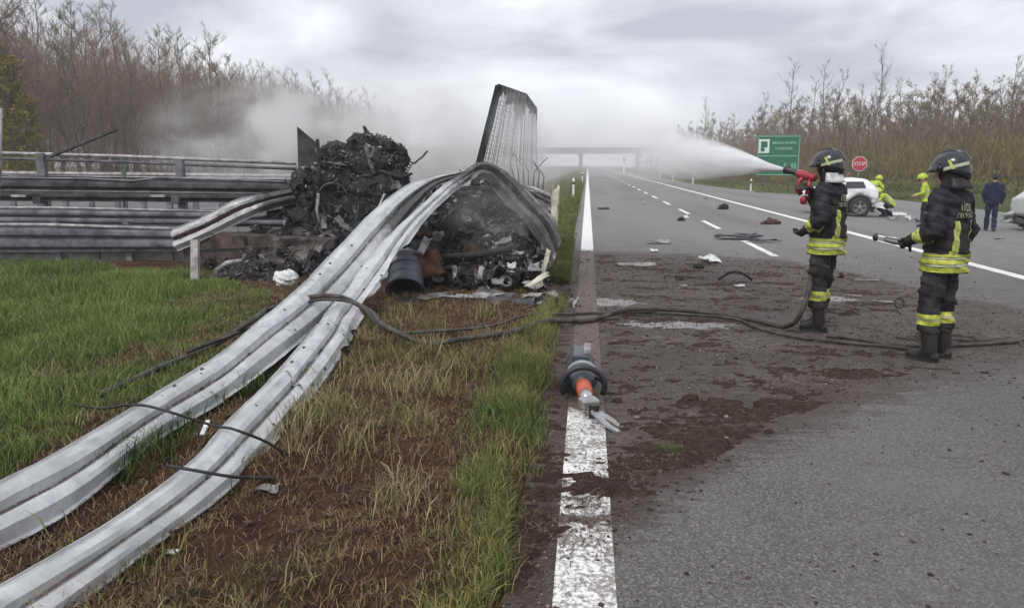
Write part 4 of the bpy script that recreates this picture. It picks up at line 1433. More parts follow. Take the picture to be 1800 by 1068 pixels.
# ================================================================== the burnt wreck
def crumple_mesh(w, h, nx, ny, amp, seed, jag=0.12, thick=0.0):
    x, y = np.meshgrid(np.linspace(-w / 2, w / 2, nx), np.linspace(-h / 2, h / 2, ny))
    g = np.random.default_rng(seed)
    z = amp * 2 * (fbm(x / w * 4 + seed, y / h * 4, seed, 3) - 0.5)
    fold = g.normal(0, 1, 2)
    z = z + amp * 0.8 * np.abs(fold[0] * x / w + fold[1] * y / h)
    e = (np.maximum(np.abs(x) / w, np.abs(y) / h) > 0.45)
    x = x + e * g.normal(0, jag * w / 3, x.shape)
    y = y + e * g.normal(0, jag * h / 3, x.shape)
    V = np.stack([x, y, z], -1).reshape(-1, 3)
    i = np.arange((ny - 1) * nx).reshape(ny - 1, nx)[:, :-1].ravel()
    return V, np.stack([i, i + 1, i + nx + 1, i + nx], -1)


def crumpled(name, mat, w, h, amp, seed, m, parent=None, nx=9, ny=9, jag=0.12, thick=0.006, smooth=False, **kw):
    V, F = crumple_mesh(w, h, nx, ny, amp, seed, jag)
    me = np_mesh(name, V, F, smooth)
    me.transform(m)
    o = link(name, me, mat, parent, **kw)
    md = o.modifiers.new('solid', 'SOLIDIFY')
    md.thickness = thick
    return o


def rndrot(rd):
    return Quaternion((rd.gauss(0, 1), rd.gauss(0, 1), rd.gauss(0, 1), rd.gauss(0, 1))).normalized().to_matrix().to_4x4()


def heap(spheres, voxel, disp):
    mb = MB()
    for c, r in spheres:
        mb.sphere(c, r, 14, 10)
    return union(mb, voxel, 2, disp)


def shards(name, base, n, s0, s1, mat, parent, seed, keep=lambda c: True, flat=0.35, push=0.03):
    flat *= 3
    rd = random.Random(seed)
    co, no = get_co(base), get_no(base)
    cand = [i for i in range(len(co)) if no[i][1] < 0.35 or no[i][2] > 0.4]
    cand = [i for i in cand if keep(co[i])]
    mb = MB()
    for _ in range(n):
        i = rd.choice(cand)
        nn = Vector(no[i]).normalized()
        a = (nn * flat + Vector((rd.gauss(0, 1), rd.gauss(0, 1), rd.gauss(0, 1))) * 0.6).normalized()
        m = frame(a, Vector(co[i]) + nn * rd.uniform(-0.02, push), (rd.gauss(0, 1), rd.gauss(0, 1), rd.gauss(0, 1)))
        L, w = rd.uniform(s0, s1) * 1.3, rd.uniform(0.08, 0.5)
        w *= L
        b1, b2 = rd.gauss(0, 0.3) * L, rd.gauss(0, 0.3) * L
        P = [(-L, -w, b1 * 0.5), (-L * rd.uniform(0.7, 1.1), w * rd.uniform(0.5, 1), b1), (0, -w * rd.uniform(0.8, 1.2), 0), (0, w, rd.gauss(0, 0.1) * L), (L * rd.uniform(0.5, 1.1), -w * rd.uniform(0.2, 1), b2), (L, w * rd.uniform(0.3, 0.9), b2 * 0.6)]
        mb.add([m @ Vector(p_) for p_ in P], [(0, 2, 3, 1), (2, 4, 5, 3)])
    return mb.build(name, mat, parent, kind='stuff')


def rods(base, n, mat, parent, seed, r=(0.006, 0.016), L=(0.3, 0.9), keep=lambda c: True, name='bent_rod'):
    rd = random.Random(seed)
    co, no = get_co(base), get_no(base)
    cand = [i for i in range(len(co)) if no[i][1] < 0.2 and keep(co[i])]
    for _ in range(n):
        i = rd.choice(cand)
        p = Vector(co[i]) + Vector(no[i]) * 0.03
        d = (Vector((rd.gauss(0, 1), rd.gauss(0, 0.5), rd.gauss(0, 1)))).normalized()
        l_ = rd.uniform(*L)
        pts = [p]
        for k in range(6):
            d = (d + Vector((rd.gauss(0, 0.28), rd.gauss(0, 0.2), rd.gauss(0, 0.28)))).normalized()
            pts.append(pts[-1] + d * l_ / 6)
        MB().tube(catmull([tuple(q) for q in pts], 14), rd.uniform(*r), 6).build(name, mat, parent, True)


def junk(base, n, mats, parent, seed, keep=lambda c: True, s=1.0):
    """mechanical bits half sunk in the heap: flanges, housings, brackets, pipe elbows, channels"""
    rd = random.Random(seed)
    co, no = get_co(base), get_no(base)
    cand = [i for i in range(len(co)) if (no[i][1] < 0.1 or no[i][2] > 0.6) and keep(co[i])]
    for k in range(n):
        i = rd.choice(cand)
        c = Vector(co[i]) + Vector(no[i]) * rd.uniform(-0.02, 0.03)
        m = Matrix.Translation(c) @ rndrot(rd)
        kind = rd.choice(('housing', 'flange', 'channel', 'elbow', 'bracket', 'spring'))
        mb = MB()
        q = s * rd.uniform(0.6, 1.4)
        if kind == 'housing':
            mb.box((0, 0, 0), (0.12 * q, 0.08 * q, 0.10 * q), None, 0.8).box((0.02 * q, 0, 0.06 * q), (0.06 * q, 0.05 * q, 0.05 * q))
        elif kind == 'flange':
            mb.lathe([(0.02 * q, -0.05 * q), (0.035 * q, -0.05 * q), (0.035 * q, 0.0), (0.075 * q, 0.0), (0.075 * q, 0.018 * q), (0.03 * q, 0.018 * q), (0.02 * q, 0.0)], 14, None, False)
        elif kind == 'channel':
            for dx in (-0.03, 0.03):
                mb.box((dx * q, 0, 0.02 * q), (0.008, 0.42 * q, 0.05 * q))
            mb.box((0, 0, 0), (0.06 * q, 0.418 * q, 0.008))
        elif kind == 'elbow':
            mb.tube([(0, 0, -0.1 * q), (0, 0, 0), (0.03 * q, 0, 0.05 * q), (0.09 * q, 0, 0.07 * q), (0.18 * q, 0, 0.07 * q)], 0.024 * q, 8)
        elif kind == 'bracket':
            mb.box((0, 0, 0), (0.14 * q, 0.05 * q, 0.010)).box((0.065 * q, 0, 0.05 * q), (0.010, 0.049 * q, 0.10 * q))
        else:
            mb.tube([(math.cos(a) * 0.035 * q, math.sin(a) * 0.035 * q, a * 0.006 * q) for a in np.linspace(0, 25, 44)], 0.006 * q, 5)
        me_ = mb.mesh(kind, kind in ('flange', 'elbow', 'spring'))
        me_.transform(m)
        link(kind, me_, rd.choice(mats), parent)


def S(px, py, rpx, Y):
    return PY(px, py, Y), rpx * Y / 1320.0


# --- burnt cab on the left
cab = empty('burnt_cab', (0, 0, 0), label='charred upended truck cab, a blackened engine and wiring heap', cat='wreck')
sp = [S(600, 335, 62, 12.3), S(655, 292, 50, 12.3), S(640, 262, 30, 12.2), S(688, 302, 28, 12.3), S(672, 262, 24, 12.3), S(570, 365, 52, 12.1), S(530, 385, 34, 12.0), S(620, 400, 60, 12.0), S(562, 290, 24, 12.2), S(590, 275, 24, 12.2), S(512, 372, 22, 12.0), S(700, 330, 26, 12.2), S(660, 350, 50, 12.1), S(560, 430, 55, 12.0), S(600, 450, 45, 11.6), S(650, 425, 48, 11.6), S(500, 425, 30, 11.9), S(465, 425, 26, 12.0), S(535, 330, 26, 12.1), S(690, 280, 26, 12.4)]
base = heap(sp, 0.035, [(0.16, 3.0, 1), (0.10, 8.0, 2), (0.05, 22.0, 3)])
link('engine_mass', base, 'soot', cab)
shards('scorched_scraps', base, 2200, 0.008, 0.040, 'soot', cab, 1, push=0.02)
shards('grey_scraps', base, 1500, 0.008, 0.042, 'soot_grey', cab, 2, lambda c: c[2] > 0.7, push=0.025)
shards('ashen_scraps', base, 260, 0.008, 0.035, 'ash', cab, 3, lambda c: c[2] > 0.8, push=0.03)
rods(base, 14, 'soot_grey', cab, 4, r=(0.005, 0.012), L=(0.2, 0.6), keep=lambda c: c[2] < 1.9)
junk(base, 130, ('soot', 'soot_grey', 'soot_grey', 'steel_dark', 'ash'), cab, 31)
rods(base, 4, 'soot_grey', cab, 5, r=(0.012, 0.02), L=(0.2, 0.4), keep=lambda c: 1.1 < c[2] < 1.8)
for k in range(26):
    rd_ = random.Random(300 + k)
    co_ = get_co(base)
    no_ = get_no(base)
    i_ = rd_.choice([i for i in range(len(co_)) if no_[i][1] < 0.0 and co_[i][2] > 0.5])
    crumpled('burnt_sheet', rd_.choice(('soot', 'soot_grey', 'steel_dark')), rd_.uniform(0.18, 0.55), rd_.uniform(0.05, 0.14), 0.02, 300 + k,
             frame(Vector(no_[i_]) + Vector((rd_.gauss(0, 0.5), 0, 0.6 + rd_.gauss(0, 0.4))), Vector(co_[i_]) + Vector(no_[i_]) * 0.03, (rd_.gauss(0, 1), 0, 0.4)), cab, 8, 5, 0.25)
# torn corner panel, upright pillar, loops of cable
m_ = PY(534, 260, 11.55)
mb = MB()
mb.add([PY(522, 222, 11.6), PY(556, 250, 11.65), PY(552, 288, 11.7), PY(524, 294, 11.6)] + [PY(522, 222, 11.64), PY(556, 250, 11.69), PY(552, 288, 11.74), PY(524, 294, 11.64)], [(0, 3, 2, 1), (4, 5, 6, 7), (0, 1, 5, 4), (1, 2, 6, 5), (2, 3, 7, 6), (3, 0, 4, 7)])
mb.build('wing_plate', 'steel_dark', cab, bevel=0.006)
MB().tube([PY(558, 245, 11.5), PY(561, 300, 11.45), PY(563, 345, 11.42)], [0.03, 0.035, 0.03], 8).build('pillar', 'soot', cab, True)
MB().tube([PY(560, 340, 11.36), PY(557, 368, 11.34), PY(562, 395, 11.32)], [0.028, 0.024, 0.016], 8).build('bare_pillar', 'ash', cab, True)
MB().bar(PY(664, 368, 10.4), PY(676, 341, 10.4), 0.05, 0.02).build('bright_splinter', 'white_scrap', cab)
for k, (cx, cy, rr) in enumerate([(585, 352, 26), (600, 372, 30), (575, 385, 24), (612, 352, 34)]):
    c = PY(cx, cy, 11.45)
    r_ = rr * 11.45 / 1320
    MB().tube([c + Vector((math.cos(a) * r_, math.sin(a * 2.1) * 0.06, math.sin(a) * r_ * 1.2)) for a in np.linspace(0.3, 4.6, 16)], 0.013, 6).build('wiring_loop', 'soot' if k % 2 else 'soot_grey', cab, True)
# debris between cab and grass
low = empty('burnt_chassis', (0, 0, 0), label='rust-red burnt chassis girder lying under the cab and the bent rail', cat='wreck')
mb = MB()
rs = []
for f in np.linspace(0, 1, 12):
    a_ = PY(318 + 270 * f, 408 + 12 * f, 11.7 - 0.5 * f)
    b_ = PY(322 + 266 * f, 470 + 6 * f, 11.7 - 0.5 * f)
    w_ = Vector((0, 0.3, 0))
    dz = Vector((0, random.uniform(-0.04, 0.04), random.uniform(-0.02, 0.02)))
    rs.append([a_ + dz, b_ + dz, b_ + w_, a_ + w_])
mb.rings(rs).build('girder', 'rust_red', low, bevel=0.015)
crumpled('dented_plate', 'grey_dark', 0.85, 0.38, 0.10, 14, frame((0.1, -1, 0.2), PY(530, 440, 10.95), (0, 0, 1)), low, 10, 8)
for k, (p0, p1) in enumerate([((345, 440), (470, 436)), ((440, 452), (590, 470)), ((430, 415), (445, 490))]):
    MB().bar(PY(*p0, 11.1), PY(*p1, 11.0), 0.06, 0.05).build('cross_member', 'soot', low, bevel=0.008)
MB().tube([PY(374, 500, 10.3), PY(380, 475, 10.4), PY(400, 462, 10.45), PY(425, 458, 10.5)], [0.035, 0.04, 0.04, 0.03], 8).build('exhaust_pipe', 'ash', low, True)
lm = heap([S(420, 486, 22, 10.3), S(450, 480, 24, 10.2), S(480, 490, 18, 10.1), S(395, 492, 14, 10.3), S(440, 455, 16, 11.0), S(470, 462, 17, 10.9), S(515, 470, 18, 10.7), S(550, 466, 18, 10.6), S(400, 470, 13, 11.0), S(370, 462, 11, 11.3), S(575, 450, 18, 10.7), S(500, 440, 15, 10.95)], 0.02, [(0.08, 5, 3), (0.04, 16, 4)])
link('burnt_rubble', lm, 'soot', low, kind='stuff')
shards('rubble_scraps', lm, 500, 0.012, 0.06, 'soot_grey', low, 9)
rods(lm, 8, 'soot_grey', low, 10, L=(0.15, 0.4))
junk(lm, 30, ('soot', 'soot_grey', 'steel_dark', 'rust_red'), low, 77)
c = PY(503, 490, 9.75)
mb = MB().sphere(c, (0.16, 0.13, 0.115), 12, 8)
o = link('crumpled_bundle', union(mb, 0.016, 2, [(0.09, 8, 5), (0.04, 22, 6)]), 'white_scrap', None)
tag(o, 'crumpled white bundle lying between the girder and the fallen rails', 'scrap')

# --- burnt trailer heap under the arch
tr = empty('burnt_trailer', (0, 0, 0), label='black burnt-out trailer heap of ash and twisted metal under the arched guardrail', cat='wreck')
sp = [S(735, 430, 48, 10.6), S(800, 405, 62, 10.8), S(850, 385, 55, 10.9), S(905, 420, 50, 10.7), S(850, 455, 62, 10.5), S(925, 450, 32, 10.4), S(780, 478, 45, 10.2), S(725, 488, 30, 10.0), S(895, 488, 38, 10.0), S(935, 405, 28, 10.8), S(830, 500, 34, 9.8), S(870, 350, 30, 11.0), S(790, 365, 30, 11.0), S(945, 480, 16, 9.7)]
base2 = heap(sp, 0.035, [(0.20, 3.2, 11), (0.13, 8.0, 12), (0.06, 22.0, 13)])
link('ash_heap', base2, 'soot', tr)
shards('black_scraps', base2, 2200, 0.015, 0.075, 'soot', tr, 21, push=0.08)
shards('grey_scraps', base2, 1300, 0.012, 0.065, 'soot_grey', tr, 22, push=0.09)
shards('ashen_scraps', base2, 700, 0.008, 0.045, 'ash', tr, 23, lambda c: c[0] > -1.4 and c[2] < 1.1, push=0.09)
shards('rusty_scraps', base2, 120, 0.012, 0.05, 'rust', tr, 24, lambda c: -2.0 < c[0] < -1.3 and c[2] < 0.75)
rods(base2, 16, 'soot_grey', tr, 25, r=(0.005, 0.012), L=(0.2, 0.6))
junk(base2, 80, ('soot', 'soot_grey', 'soot_grey', 'steel_dark', 'ash', 'rust'), tr, 32)
rods(base2, 10, 'ash', tr, 26, r=(0.012, 0.028), L=(0.15, 0.4), keep=lambda c: c[0] > -1.5 and c[2] < 1)
crumpled('rust_panel', 'rust', 0.34, 0.34, 0.05, 33, frame((0.35, -1, 0.55), PY(752, 463, 9.35), (0.4, 0, 1)) @ Matrix.Rotation(0.5, 4, 'Z'), tr, 7, 7)
crumpled('rust_fold', 'rust', 0.14, 0.12, 0.06, 35, frame((0.1, -1, 0.4), PY(826, 440, 9.75), (0, 0, 1)), tr, 6, 6)
crumpled('bright_sheet', 'ash', 0.26, 0.10, 0.03, 36, frame((0.1, -1, 0.8), PY(745, 432, 9.4), (1, 0.1, -0.5)), tr, 6, 4)
for k, (px, py, Y, w, h, mt, nz) in enumerate([(885, 425, 9.9, 0.30, 0.10, 'ash', (0.2, -1, 0.7)), (905, 445, 9.8, 0.34, 0.08, 'ash', (-0.2, -1, 0.8)), (920, 405, 10.0, 0.2, 0.28, 'soot_grey', (0.4, -1, 0.3)), (940, 470, 9.5, 0.22, 0.16, 'ash', (-0.3, -1, 0.5)),
                                               (900, 468, 9.5, 0.14, 0.10, 'white_scrap', (0, -1, 0.6)), (845, 480, 9.4, 0.08, 0.26, 'ash', (0.3, -1, 0.4)), (800, 478, 9.4, 0.06, 0.22, 'ash', (-0.2, -1, 0.2)), (870, 405, 10.1, 0.2, 0.12, 'soot_grey', (0, -1, 0.5)), (820, 385, 10.3, 0.16, 0.1, 'ash', (0.3, -1, 0.2)),
                                               (955, 430, 9.8, 0.10, 0.3, 'soot_grey', (0.3, -1, 0.2)), (875, 495, 9.3, 0.2, 0.1, 'ash', (0, -1, 1.0)), (770, 415, 9.9, 0.2, 0.2, 'soot_grey', (0.1, -1, 0.3))]):
    crumpled('twisted_sheet', mt, w * 0.75, h * 0.7, 0.06, 40 + k, frame(nz, PY(px, py, Y), (0.2 * (k % 3 - 1), 0, 1)), tr, 7, 6, 0.2)
for k in range(40):
    rd_ = random.Random(500 + k)
    co_, no_ = get_co(base2), get_no(base2)
    i_ = rd_.choice([i for i in range(0, len(co_), 3) if no_[i][1] < 0.0 and co_[i][2] > 0.1])
    crumpled('burnt_sheet', rd_.choice(('soot', 'soot', 'soot_grey', 'steel_dark')), rd_.uniform(0.15, 0.45), rd_.uniform(0.06, 0.16), 0.05, 500 + k,
             frame(Vector(no_[i_]) + Vector((rd_.gauss(0, 0.5), 0, 0.5 + rd_.gauss(0, 0.4))), Vector(co_[i_]) + Vector(no_[i_]) * 0.03, (rd_.gauss(0, 1), 0, 0.4)), tr, 8, 5, 0.25)
for q_, rr_, mt in (((889, 496), 0.085, 'soot_grey'),):
    MB().lathe([(rr_ * 0.55, -0.05), (rr_, -0.05), (rr_ * 1.08, -0.02), (rr_ * 1.08, 0.03), (rr_ * 0.8, 0.05), (rr_ * 0.6, 0.03)], 20, frame((0.3, -0.8, 0.7), PY(q_[0], q_[1], 9.55)), False).build('brake_drum', mt, tr, True)
MB().tube([PY(780, 452, 9.7), PY(836, 448, 9.7), PY(900, 438, 9.8)], [0.045, 0.05, 0.045], 10).build('axle', 'soot', tr, True)
# loose burnt bits spilling to the road edge
rs_ = random.Random(9)
for k in range(26):
    q_ = PZ(rs_.uniform(940, 1012), rs_.uniform(496, 548), 0.03)
    q_.z = height(q_.x, q_.y) + 0.04
    crumpled('spilled_scrap', rs_.choice(('soot', 'soot', 'soot_grey', 'ash', 'steel_dark')), rs_.uniform(0.06, 0.2), rs_.uniform(0.04, 0.12), 0.05, 600 + k, Matrix.Translation(q_) @ rndrot(rs_), tr, 6, 5, 0.25)
# cross bars under the arch
for k, (p0, p1, mt) in enumerate([((745, 345), (860, 335), 'soot_grey'), ((760, 358), (858, 346), 'soot'), ((812, 330), (866, 330), 'soot_grey'), ((800, 352), (812, 378), 'ash')]):
    MB().bar(PY(*p0, 10.5), PY(*p1, 10.7), 0.045, 0.05).build('cross_bar', mt, tr, bevel=0.006)
# flat scraps round the foot of the heap
for k, (px, py, z, w, h, mt, rz, tilt) in enumerate([(910, 528, 0.06, 0.75, 0.28, 'steel_dark', 0.15, 0.12), (820, 522, 0.07, 0.8, 0.2, 'ash', -0.1, 0.2), (950, 522, 0.08, 0.45, 0.14, 'grey_scrap', 0.1, 0.2), (770, 524, 0.06, 0.45, 0.2, 'soot_grey', 0.3, 0.15),
                                                     (985, 512, 0.08, 0.3, 0.22, 'soot', 0.5, 0.3), (720, 528, 0.05, 0.3, 0.16, 'soot', 0.0, 0.2), (870, 516, 0.1, 0.5, 0.2, 'soot_grey', -0.3, 0.3), (940, 500, 0.15, 0.35, 0.14, 'ash', 0.9, 0.6)]):
    crumpled('floor_sheet', mt, w, h, 0.05, 60 + k, Matrix.Translation(PZ(px, py, z)) @ Matrix.Rotation(rz, 4, 'Z') @ Matrix.Rotation(tilt, 4, 'X'), tr, 10, 6, 0.2)
# torn cream edge strips on its right side
crumpled('torn_cream_strip', 'cream', 0.10, 0.66, 0.03, 71, frame((-0.1, -1, 0.1), PY(975, 368, 10.3), (0.05, 0, 1)) @ Matrix.Rotation(0, 4, 'Z'), tr, 5, 14, 0.2)
crumpled('torn_cream_strip', 'cream', 0.06, 0.42, 0.03, 72, frame((-0.1, -1, 0.1), PY(958, 465, 9.6), (0.25, 0, 1)), tr, 4, 10, 0.15)
crumpled('torn_cream_strip', 'cream', 0.07, 0.35, 0.02, 73, frame((0, -0.8, 0.8), PY(945, 492, 9.3), (0.8, 0.2, 0.7)), tr, 4, 8, 0.15)

# --- upright trailer wall still standing behind the arch
wl_ = empty('trailer_wall', (0, 0, 0), label='upright torn trailer wall with leaning dark post standing in the smoke', cat='wreck')
p_bot, p_top = PY(838, 305, 11.1), PY(877, 151, 11.1)
MB().bar(p_bot + (p_bot - p_top) * 0.6, p_top, 0.10, 0.07, (0, 1, 0)).build('corner_post', 'soot', wl_, bevel=0.008)
q_top, q_far = PY(924, 167, 13.4), PY(943, 192, 14.4)
MB().tube([p_top, q_top, q_far], [0.03, 0.03, 0.02], 6).build('top_rail', 'soot', wl_)
def tp_(f):
    return p_top.lerp(q_top, f / 0.7) if f < 0.7 else q_top.lerp(q_far, (f - 0.7) / 0.3)


def bt_(f):
    a_ = p_bot + (p_bot - p_top) * 0.55
    b2_ = PY(945, 345, 14.4)
    b2_.z = 0.3
    return a_.lerp(b2_, f)


rw = random.Random(3)
# charred remains of the skin under the top rail, ragged below
for k in range(10):
    f0, f1_ = k / 10 + 0.01, (k + 1) / 10 - 0.004
    dp = rw.uniform(0.05, 0.14) * (1.6 if 2 < k < 7 else 0.8)
    V = []
    for g_ in np.linspace(0, 1, 6):
        for h_ in np.linspace(0, 1, 4):
            ff = f0 + (f1_ - f0) * h_
            q = tp_(ff).lerp(bt_(ff), float(g_) * dp * (1 + 0.4 * rw.gauss(0, 1) * (g_ > 0.9)))
            V.append(tuple(q + Vector((0.03 * math.sin(h_ * math.pi), 0, 0))))
    i = np.arange(5 * 4).reshape(5, 4)[:, :-1].ravel()
    o = link('skin_remnant', np_mesh('skin_remnant', np.array(V), np.stack([i, i + 1, i + 5, i + 4], -1), True), 'soot_grey', wl_)
    o.modifiers.new('solid', 'SOLIDIFY').thickness = 0.008
# the mesh itself: fine wires, one part
mb = MB()
for k in range(40):
    f_ = (k + 0.5) / 40
    w_ = rw.uniform(0.004, 0.009) * (1.8 if k % 9 == 0 else 1)
    a_, b_ = tp_(f_), bt_(min(1, max(0, f_ + rw.gauss(0, 0.004))))
    mb.tube([a_, a_.lerp(b_, 0.5) + Vector((rw.gauss(0, 0.012), 0, 0)), b_], w_, 4, False)
for k in range(30):
    g_ = 0.03 + k / 31
    mb.tube([tp_(f_).lerp(bt_(f_), g_ + rw.gauss(0, 0.002)) for f_ in np.linspace(0.0, 1.0, 6)], 0.004, 4, False)
mb.build('wire_mesh', 'soot_grey', wl_, kind='stuff')
# a few surviving skin strips near the bottom
for k in range(2):
    f_ = 0.45 + k * 0.2
    a_, b_ = tp_(f_).lerp(bt_(f_), 0.45 + 0.06 * (k % 3)), bt_(f_)
    c_, d_ = tp_(f_ + 0.07).lerp(bt_(f_ + 0.07), 0.5 + 0.05 * (k % 2)), bt_(f_ + 0.07)
    V = [tuple(q) for q in (a_, c_, d_, b_)]
    o = link('skin_strip', np_mesh('skin_strip', np.array(V), np.array([[0, 1, 2, 3]])), 'panel', wl_)
    o.modifiers.new('solid', 'SOLIDIFY').thickness = 0.008
for k in range(7):
    q = PY(905 + k * 8, 318 + k * 4, 11.6)
    MB().tube([q, q + Vector((random.gauss(0, 0.05), 0, 0.25 + 0.1 * random.random())), q + Vector((random.gauss(0, 0.08), 0, 0.5))], [0.012, 0.01, 0.006], 5).build('torn_stiffener', 'soot_grey', wl_, True)

# --- blue-grey drum
d0, d1 = PY(712, 512, 9.05), PY(716, 452, 9.5)
ax = (d1 - d0)
L = ax.length
mtx = frame(ax, d0, (0, 1, 0))
dr = empty('plastic_drum', (0, 0, 0), label='blue-grey plastic drum lying open beside the fallen rails at the heap', cat='drum')
MB().lathe([(0.20, 0.03), (0.235, 0.0), (0.25, 0.0), (0.255, 0.03), (0.225, 0.10), (0.215, 0.3), (0.205, L * 0.8), (0.17, L), (0.02, L + 0.01)], 28, mtx, False).build('shell', 'drum', dr, True)
MB().lathe([(0.01, 0.12), (0.19, 0.10), (0.2, 0.03)], 24, mtx, False).build('inner_wall', 'rubber', dr, True)
for zz in (0.2, 0.36, 0.5):
    MB().lathe([(0.212, zz - 0.012), (0.226, zz - 0.006), (0.226, zz + 0.006), (0.210, zz + 0.012)], 28, mtx, False).build('hoop', 'drum', dr, True)


# ================================================================== people
def V3(*a):
    return Vector(a)


def ring_pts(c, xa, ya, rx, ry, n=20, e=0.82):
    out = []
    for j in range(n):
        a = 2 * math.pi * j / n
        ca, sa = math.cos(a), math.sin(a)
        out.append(c + xa * rx * math.copysign(abs(ca) ** e, ca) + ya * ry * math.copysign(abs(sa) ** e, sa))
    return out


def torso(mb, rings):
    """rings: (centre, rx, ry); section planes follow the spine"""
    cs = [Vector(r[0]) for r in rings]
    rs = []
    for i, (c, rx, ry) in enumerate(rings):
        tg = (cs[min(i + 1, len(cs) - 1)] - cs[max(i - 1, 0)]).normalized()
        xa = V3(1, 0, 0)
        ya = tg.cross(xa).normalized()
        rs.append(ring_pts(Vector(c), xa, ya, rx, ry))
    mb.rings(rs)


def hand(mb, w, f, n, side, curl=0.7, s=1.0):
    """palm, four fingers of unequal length, thumb from the side of the palm; fingers curl towards n"""
    w, f = Vector(w), Vector(f).normalized()
    n = (Vector(n) - f * Vector(n).dot(f)).normalized()
    t_ = f.cross(n) * side
    for o_ in (-0.026, 0.0, 0.026):
        mb.caps(w + t_ * o_ * 0.7 * s, w + (f * 0.088 + t_ * o_) * s, 0.019 * s, 0.017 * s, 8)
    for i, L in enumerate((0.072, 0.082, 0.077, 0.06)):
        p_ = w + (f * 0.092 + t_ * (0.033 - i * 0.022)) * s
        d_ = f.copy()
        for k, fr in enumerate((0.45, 0.32, 0.25)):
            d_ = (d_ * math.cos(curl * (0.7 + 0.2 * k)) + n * math.sin(curl * (0.7 + 0.2 * k))).normalized()
            q_ = p_ + d_ * L * fr * s * 1.25
            mb.caps(p_, q_, (0.0115 - 0.001 * k) * s, (0.0105 - 0.001 * k) * s, 7)
            p_ = q_
    p_ = w + (f * 0.025 + t_ * 0.035) * s
    d_ = (f * 0.65 + t_ * 0.65 + n * 0.4).normalized()
    q_ = p_ + d_ * 0.045 * s
    mb.caps(p_, q_, 0.014 * s, 0.0125 * s, 7)
    d_ = (d_ + n * 0.6 + f * 0.35).normalized()
    mb.caps(q_, q_ + d_ * 0.036 * s, 0.0125 * s, 0.010 * s, 7)


def band(me, planes, name, mat, parent, off=0.005, pred=None):
    """a strip of cloth: the part of a garment between cutting planes, lifted off it"""
    bm = bmesh.new()
    bm.from_mesh(me)
    if pred:
        bmesh.ops.delete(bm, geom=[f for f in bm.faces if not pred(f.calc_center_median())], context='FACES')
    for c_, n_ in planes:
        g = bm.verts[:] + bm.edges[:] + bm.faces[:]
        bmesh.ops.bisect_plane(bm, geom=g, plane_co=c_, plane_no=n_, clear_outer=True)
    if not bm.faces:
        bm.free()
        return None
    bm.normal_update()
    for v in bm.verts:
        v.co += v.normal * off
    r = bmesh.new()
    nm = bpy.data.meshes.new(name)
    bm.to_mesh(nm)
    bm.free()
    r.free()
    nm.polygons.foreach_set('use_smooth', [True] * len(nm.polygons))
    return link(name, nm, mat, parent)


STAND = dict(hipL=(-0.10, 0, 0.90), kneeL=(-0.115, 0.03, 0.50), ankL=(-0.12, -0.02, 0.10), toeL=(-0.02, 0.2, 0),
             hipR=(0.10, 0, 0.90), kneeR=(0.115, 0.03, 0.50), ankR=(0.12, -0.02, 0.10), toeR=(0.02, 0.2, 0),
             pelvis=(0, 0, 0.93), waist=(0, 0.005, 1.10), chest=(0, 0, 1.32), neck=(0, 0.0, 1.50), head=(0, 0.03, 1.665),
             shL=(-0.195, 0, 1.435), elL=(-0.27, 0.02, 1.15), wrL=(-0.26, 0.14, 0.92),
             shR=(0.195, 0, 1.435), elR=(0.27, 0.02, 1.15), wrR=(0.26, 0.14, 0.92))


def hd(J, s):
    """hand direction, palm side"""
    return (J['wr' + s] - J['el' + s]).normalized()


def figure(name, loc, rot, J, vox, skin_hands=True, curl=0.7, scale=1.0, **kw):
    root = empty(name, loc, rot, **kw)
    root.scale = (scale, scale, scale)
    mb = MB()
    h = J['head']
    fwd = J.get('face', V3(0, 1, 0))
    rq = V3(0, 1, 0).rotation_difference(fwd).to_matrix()
    mb.sphere(h + rq @ V3(0, -0.008, 0.02), (0.076, 0.095, 0.098), 16, 12, rq)
    mb.sphere(h + rq @ V3(0, 0.03, -0.055), (0.055, 0.062, 0.062), 12, 8, rq)
    mb.caps(h + rq @ V3(0, 0.09, 0.012), h + rq @ V3(0, 0.107, -0.024), 0.009, 0.014, 8)
    for s in (-1, 1):
        mb.sphere(h + rq @ V3(0.078 * s, 0.0, -0.01), (0.012, 0.022, 0.033), 8, 6, rq)
        mb.sphere(h + rq @ V3(0.033 * s, 0.084, 0.012), (0.017, 0.012, 0.012), 8, 6, rq)
    mb.caps(h + rq @ V3(0.022, 0.085, -0.06), h + rq @ V3(-0.022, 0.085, -0.06), 0.01, 0.01, 6)
    mb.caps(J['neck'] - V3(0, 0, 0.04), h - V3(0, 0.02, 0.05), 0.058, 0.052, 12)
    torso(mb, [(J['pelvis'], 0.14, 0.10), (J['waist'], 0.13, 0.09), (J['chest'], 0.155, 0.105), (J['chest'].lerp(J['neck'], 0.7), 0.13, 0.07), (J['neck'], 0.06, 0.055)])
    for s in 'LR':
        mb.caps(J['hip' + s], J['knee' + s], 0.075, 0.052)
        mb.caps(J['knee' + s], J['ank' + s], 0.050, 0.036)
        mb.caps(J['ank' + s], J['ank' + s] + J['toe' + s] * 0.55 - V3(0, 0, 0.05), 0.036, 0.03)
        mb.caps(J['sh' + s], J['el' + s], 0.05, 0.038)
        mb.caps(J['el' + s], J['wr' + s], 0.038, 0.028)
        if skin_hands:
            hand(mb, J['wr' + s], hd(J, s), J.get('palm' + s, V3(0, 0, 1)), 1 if s == 'L' else -1, curl)
    link('body', union(mb, vox, 2), 'skin', root)
    return root


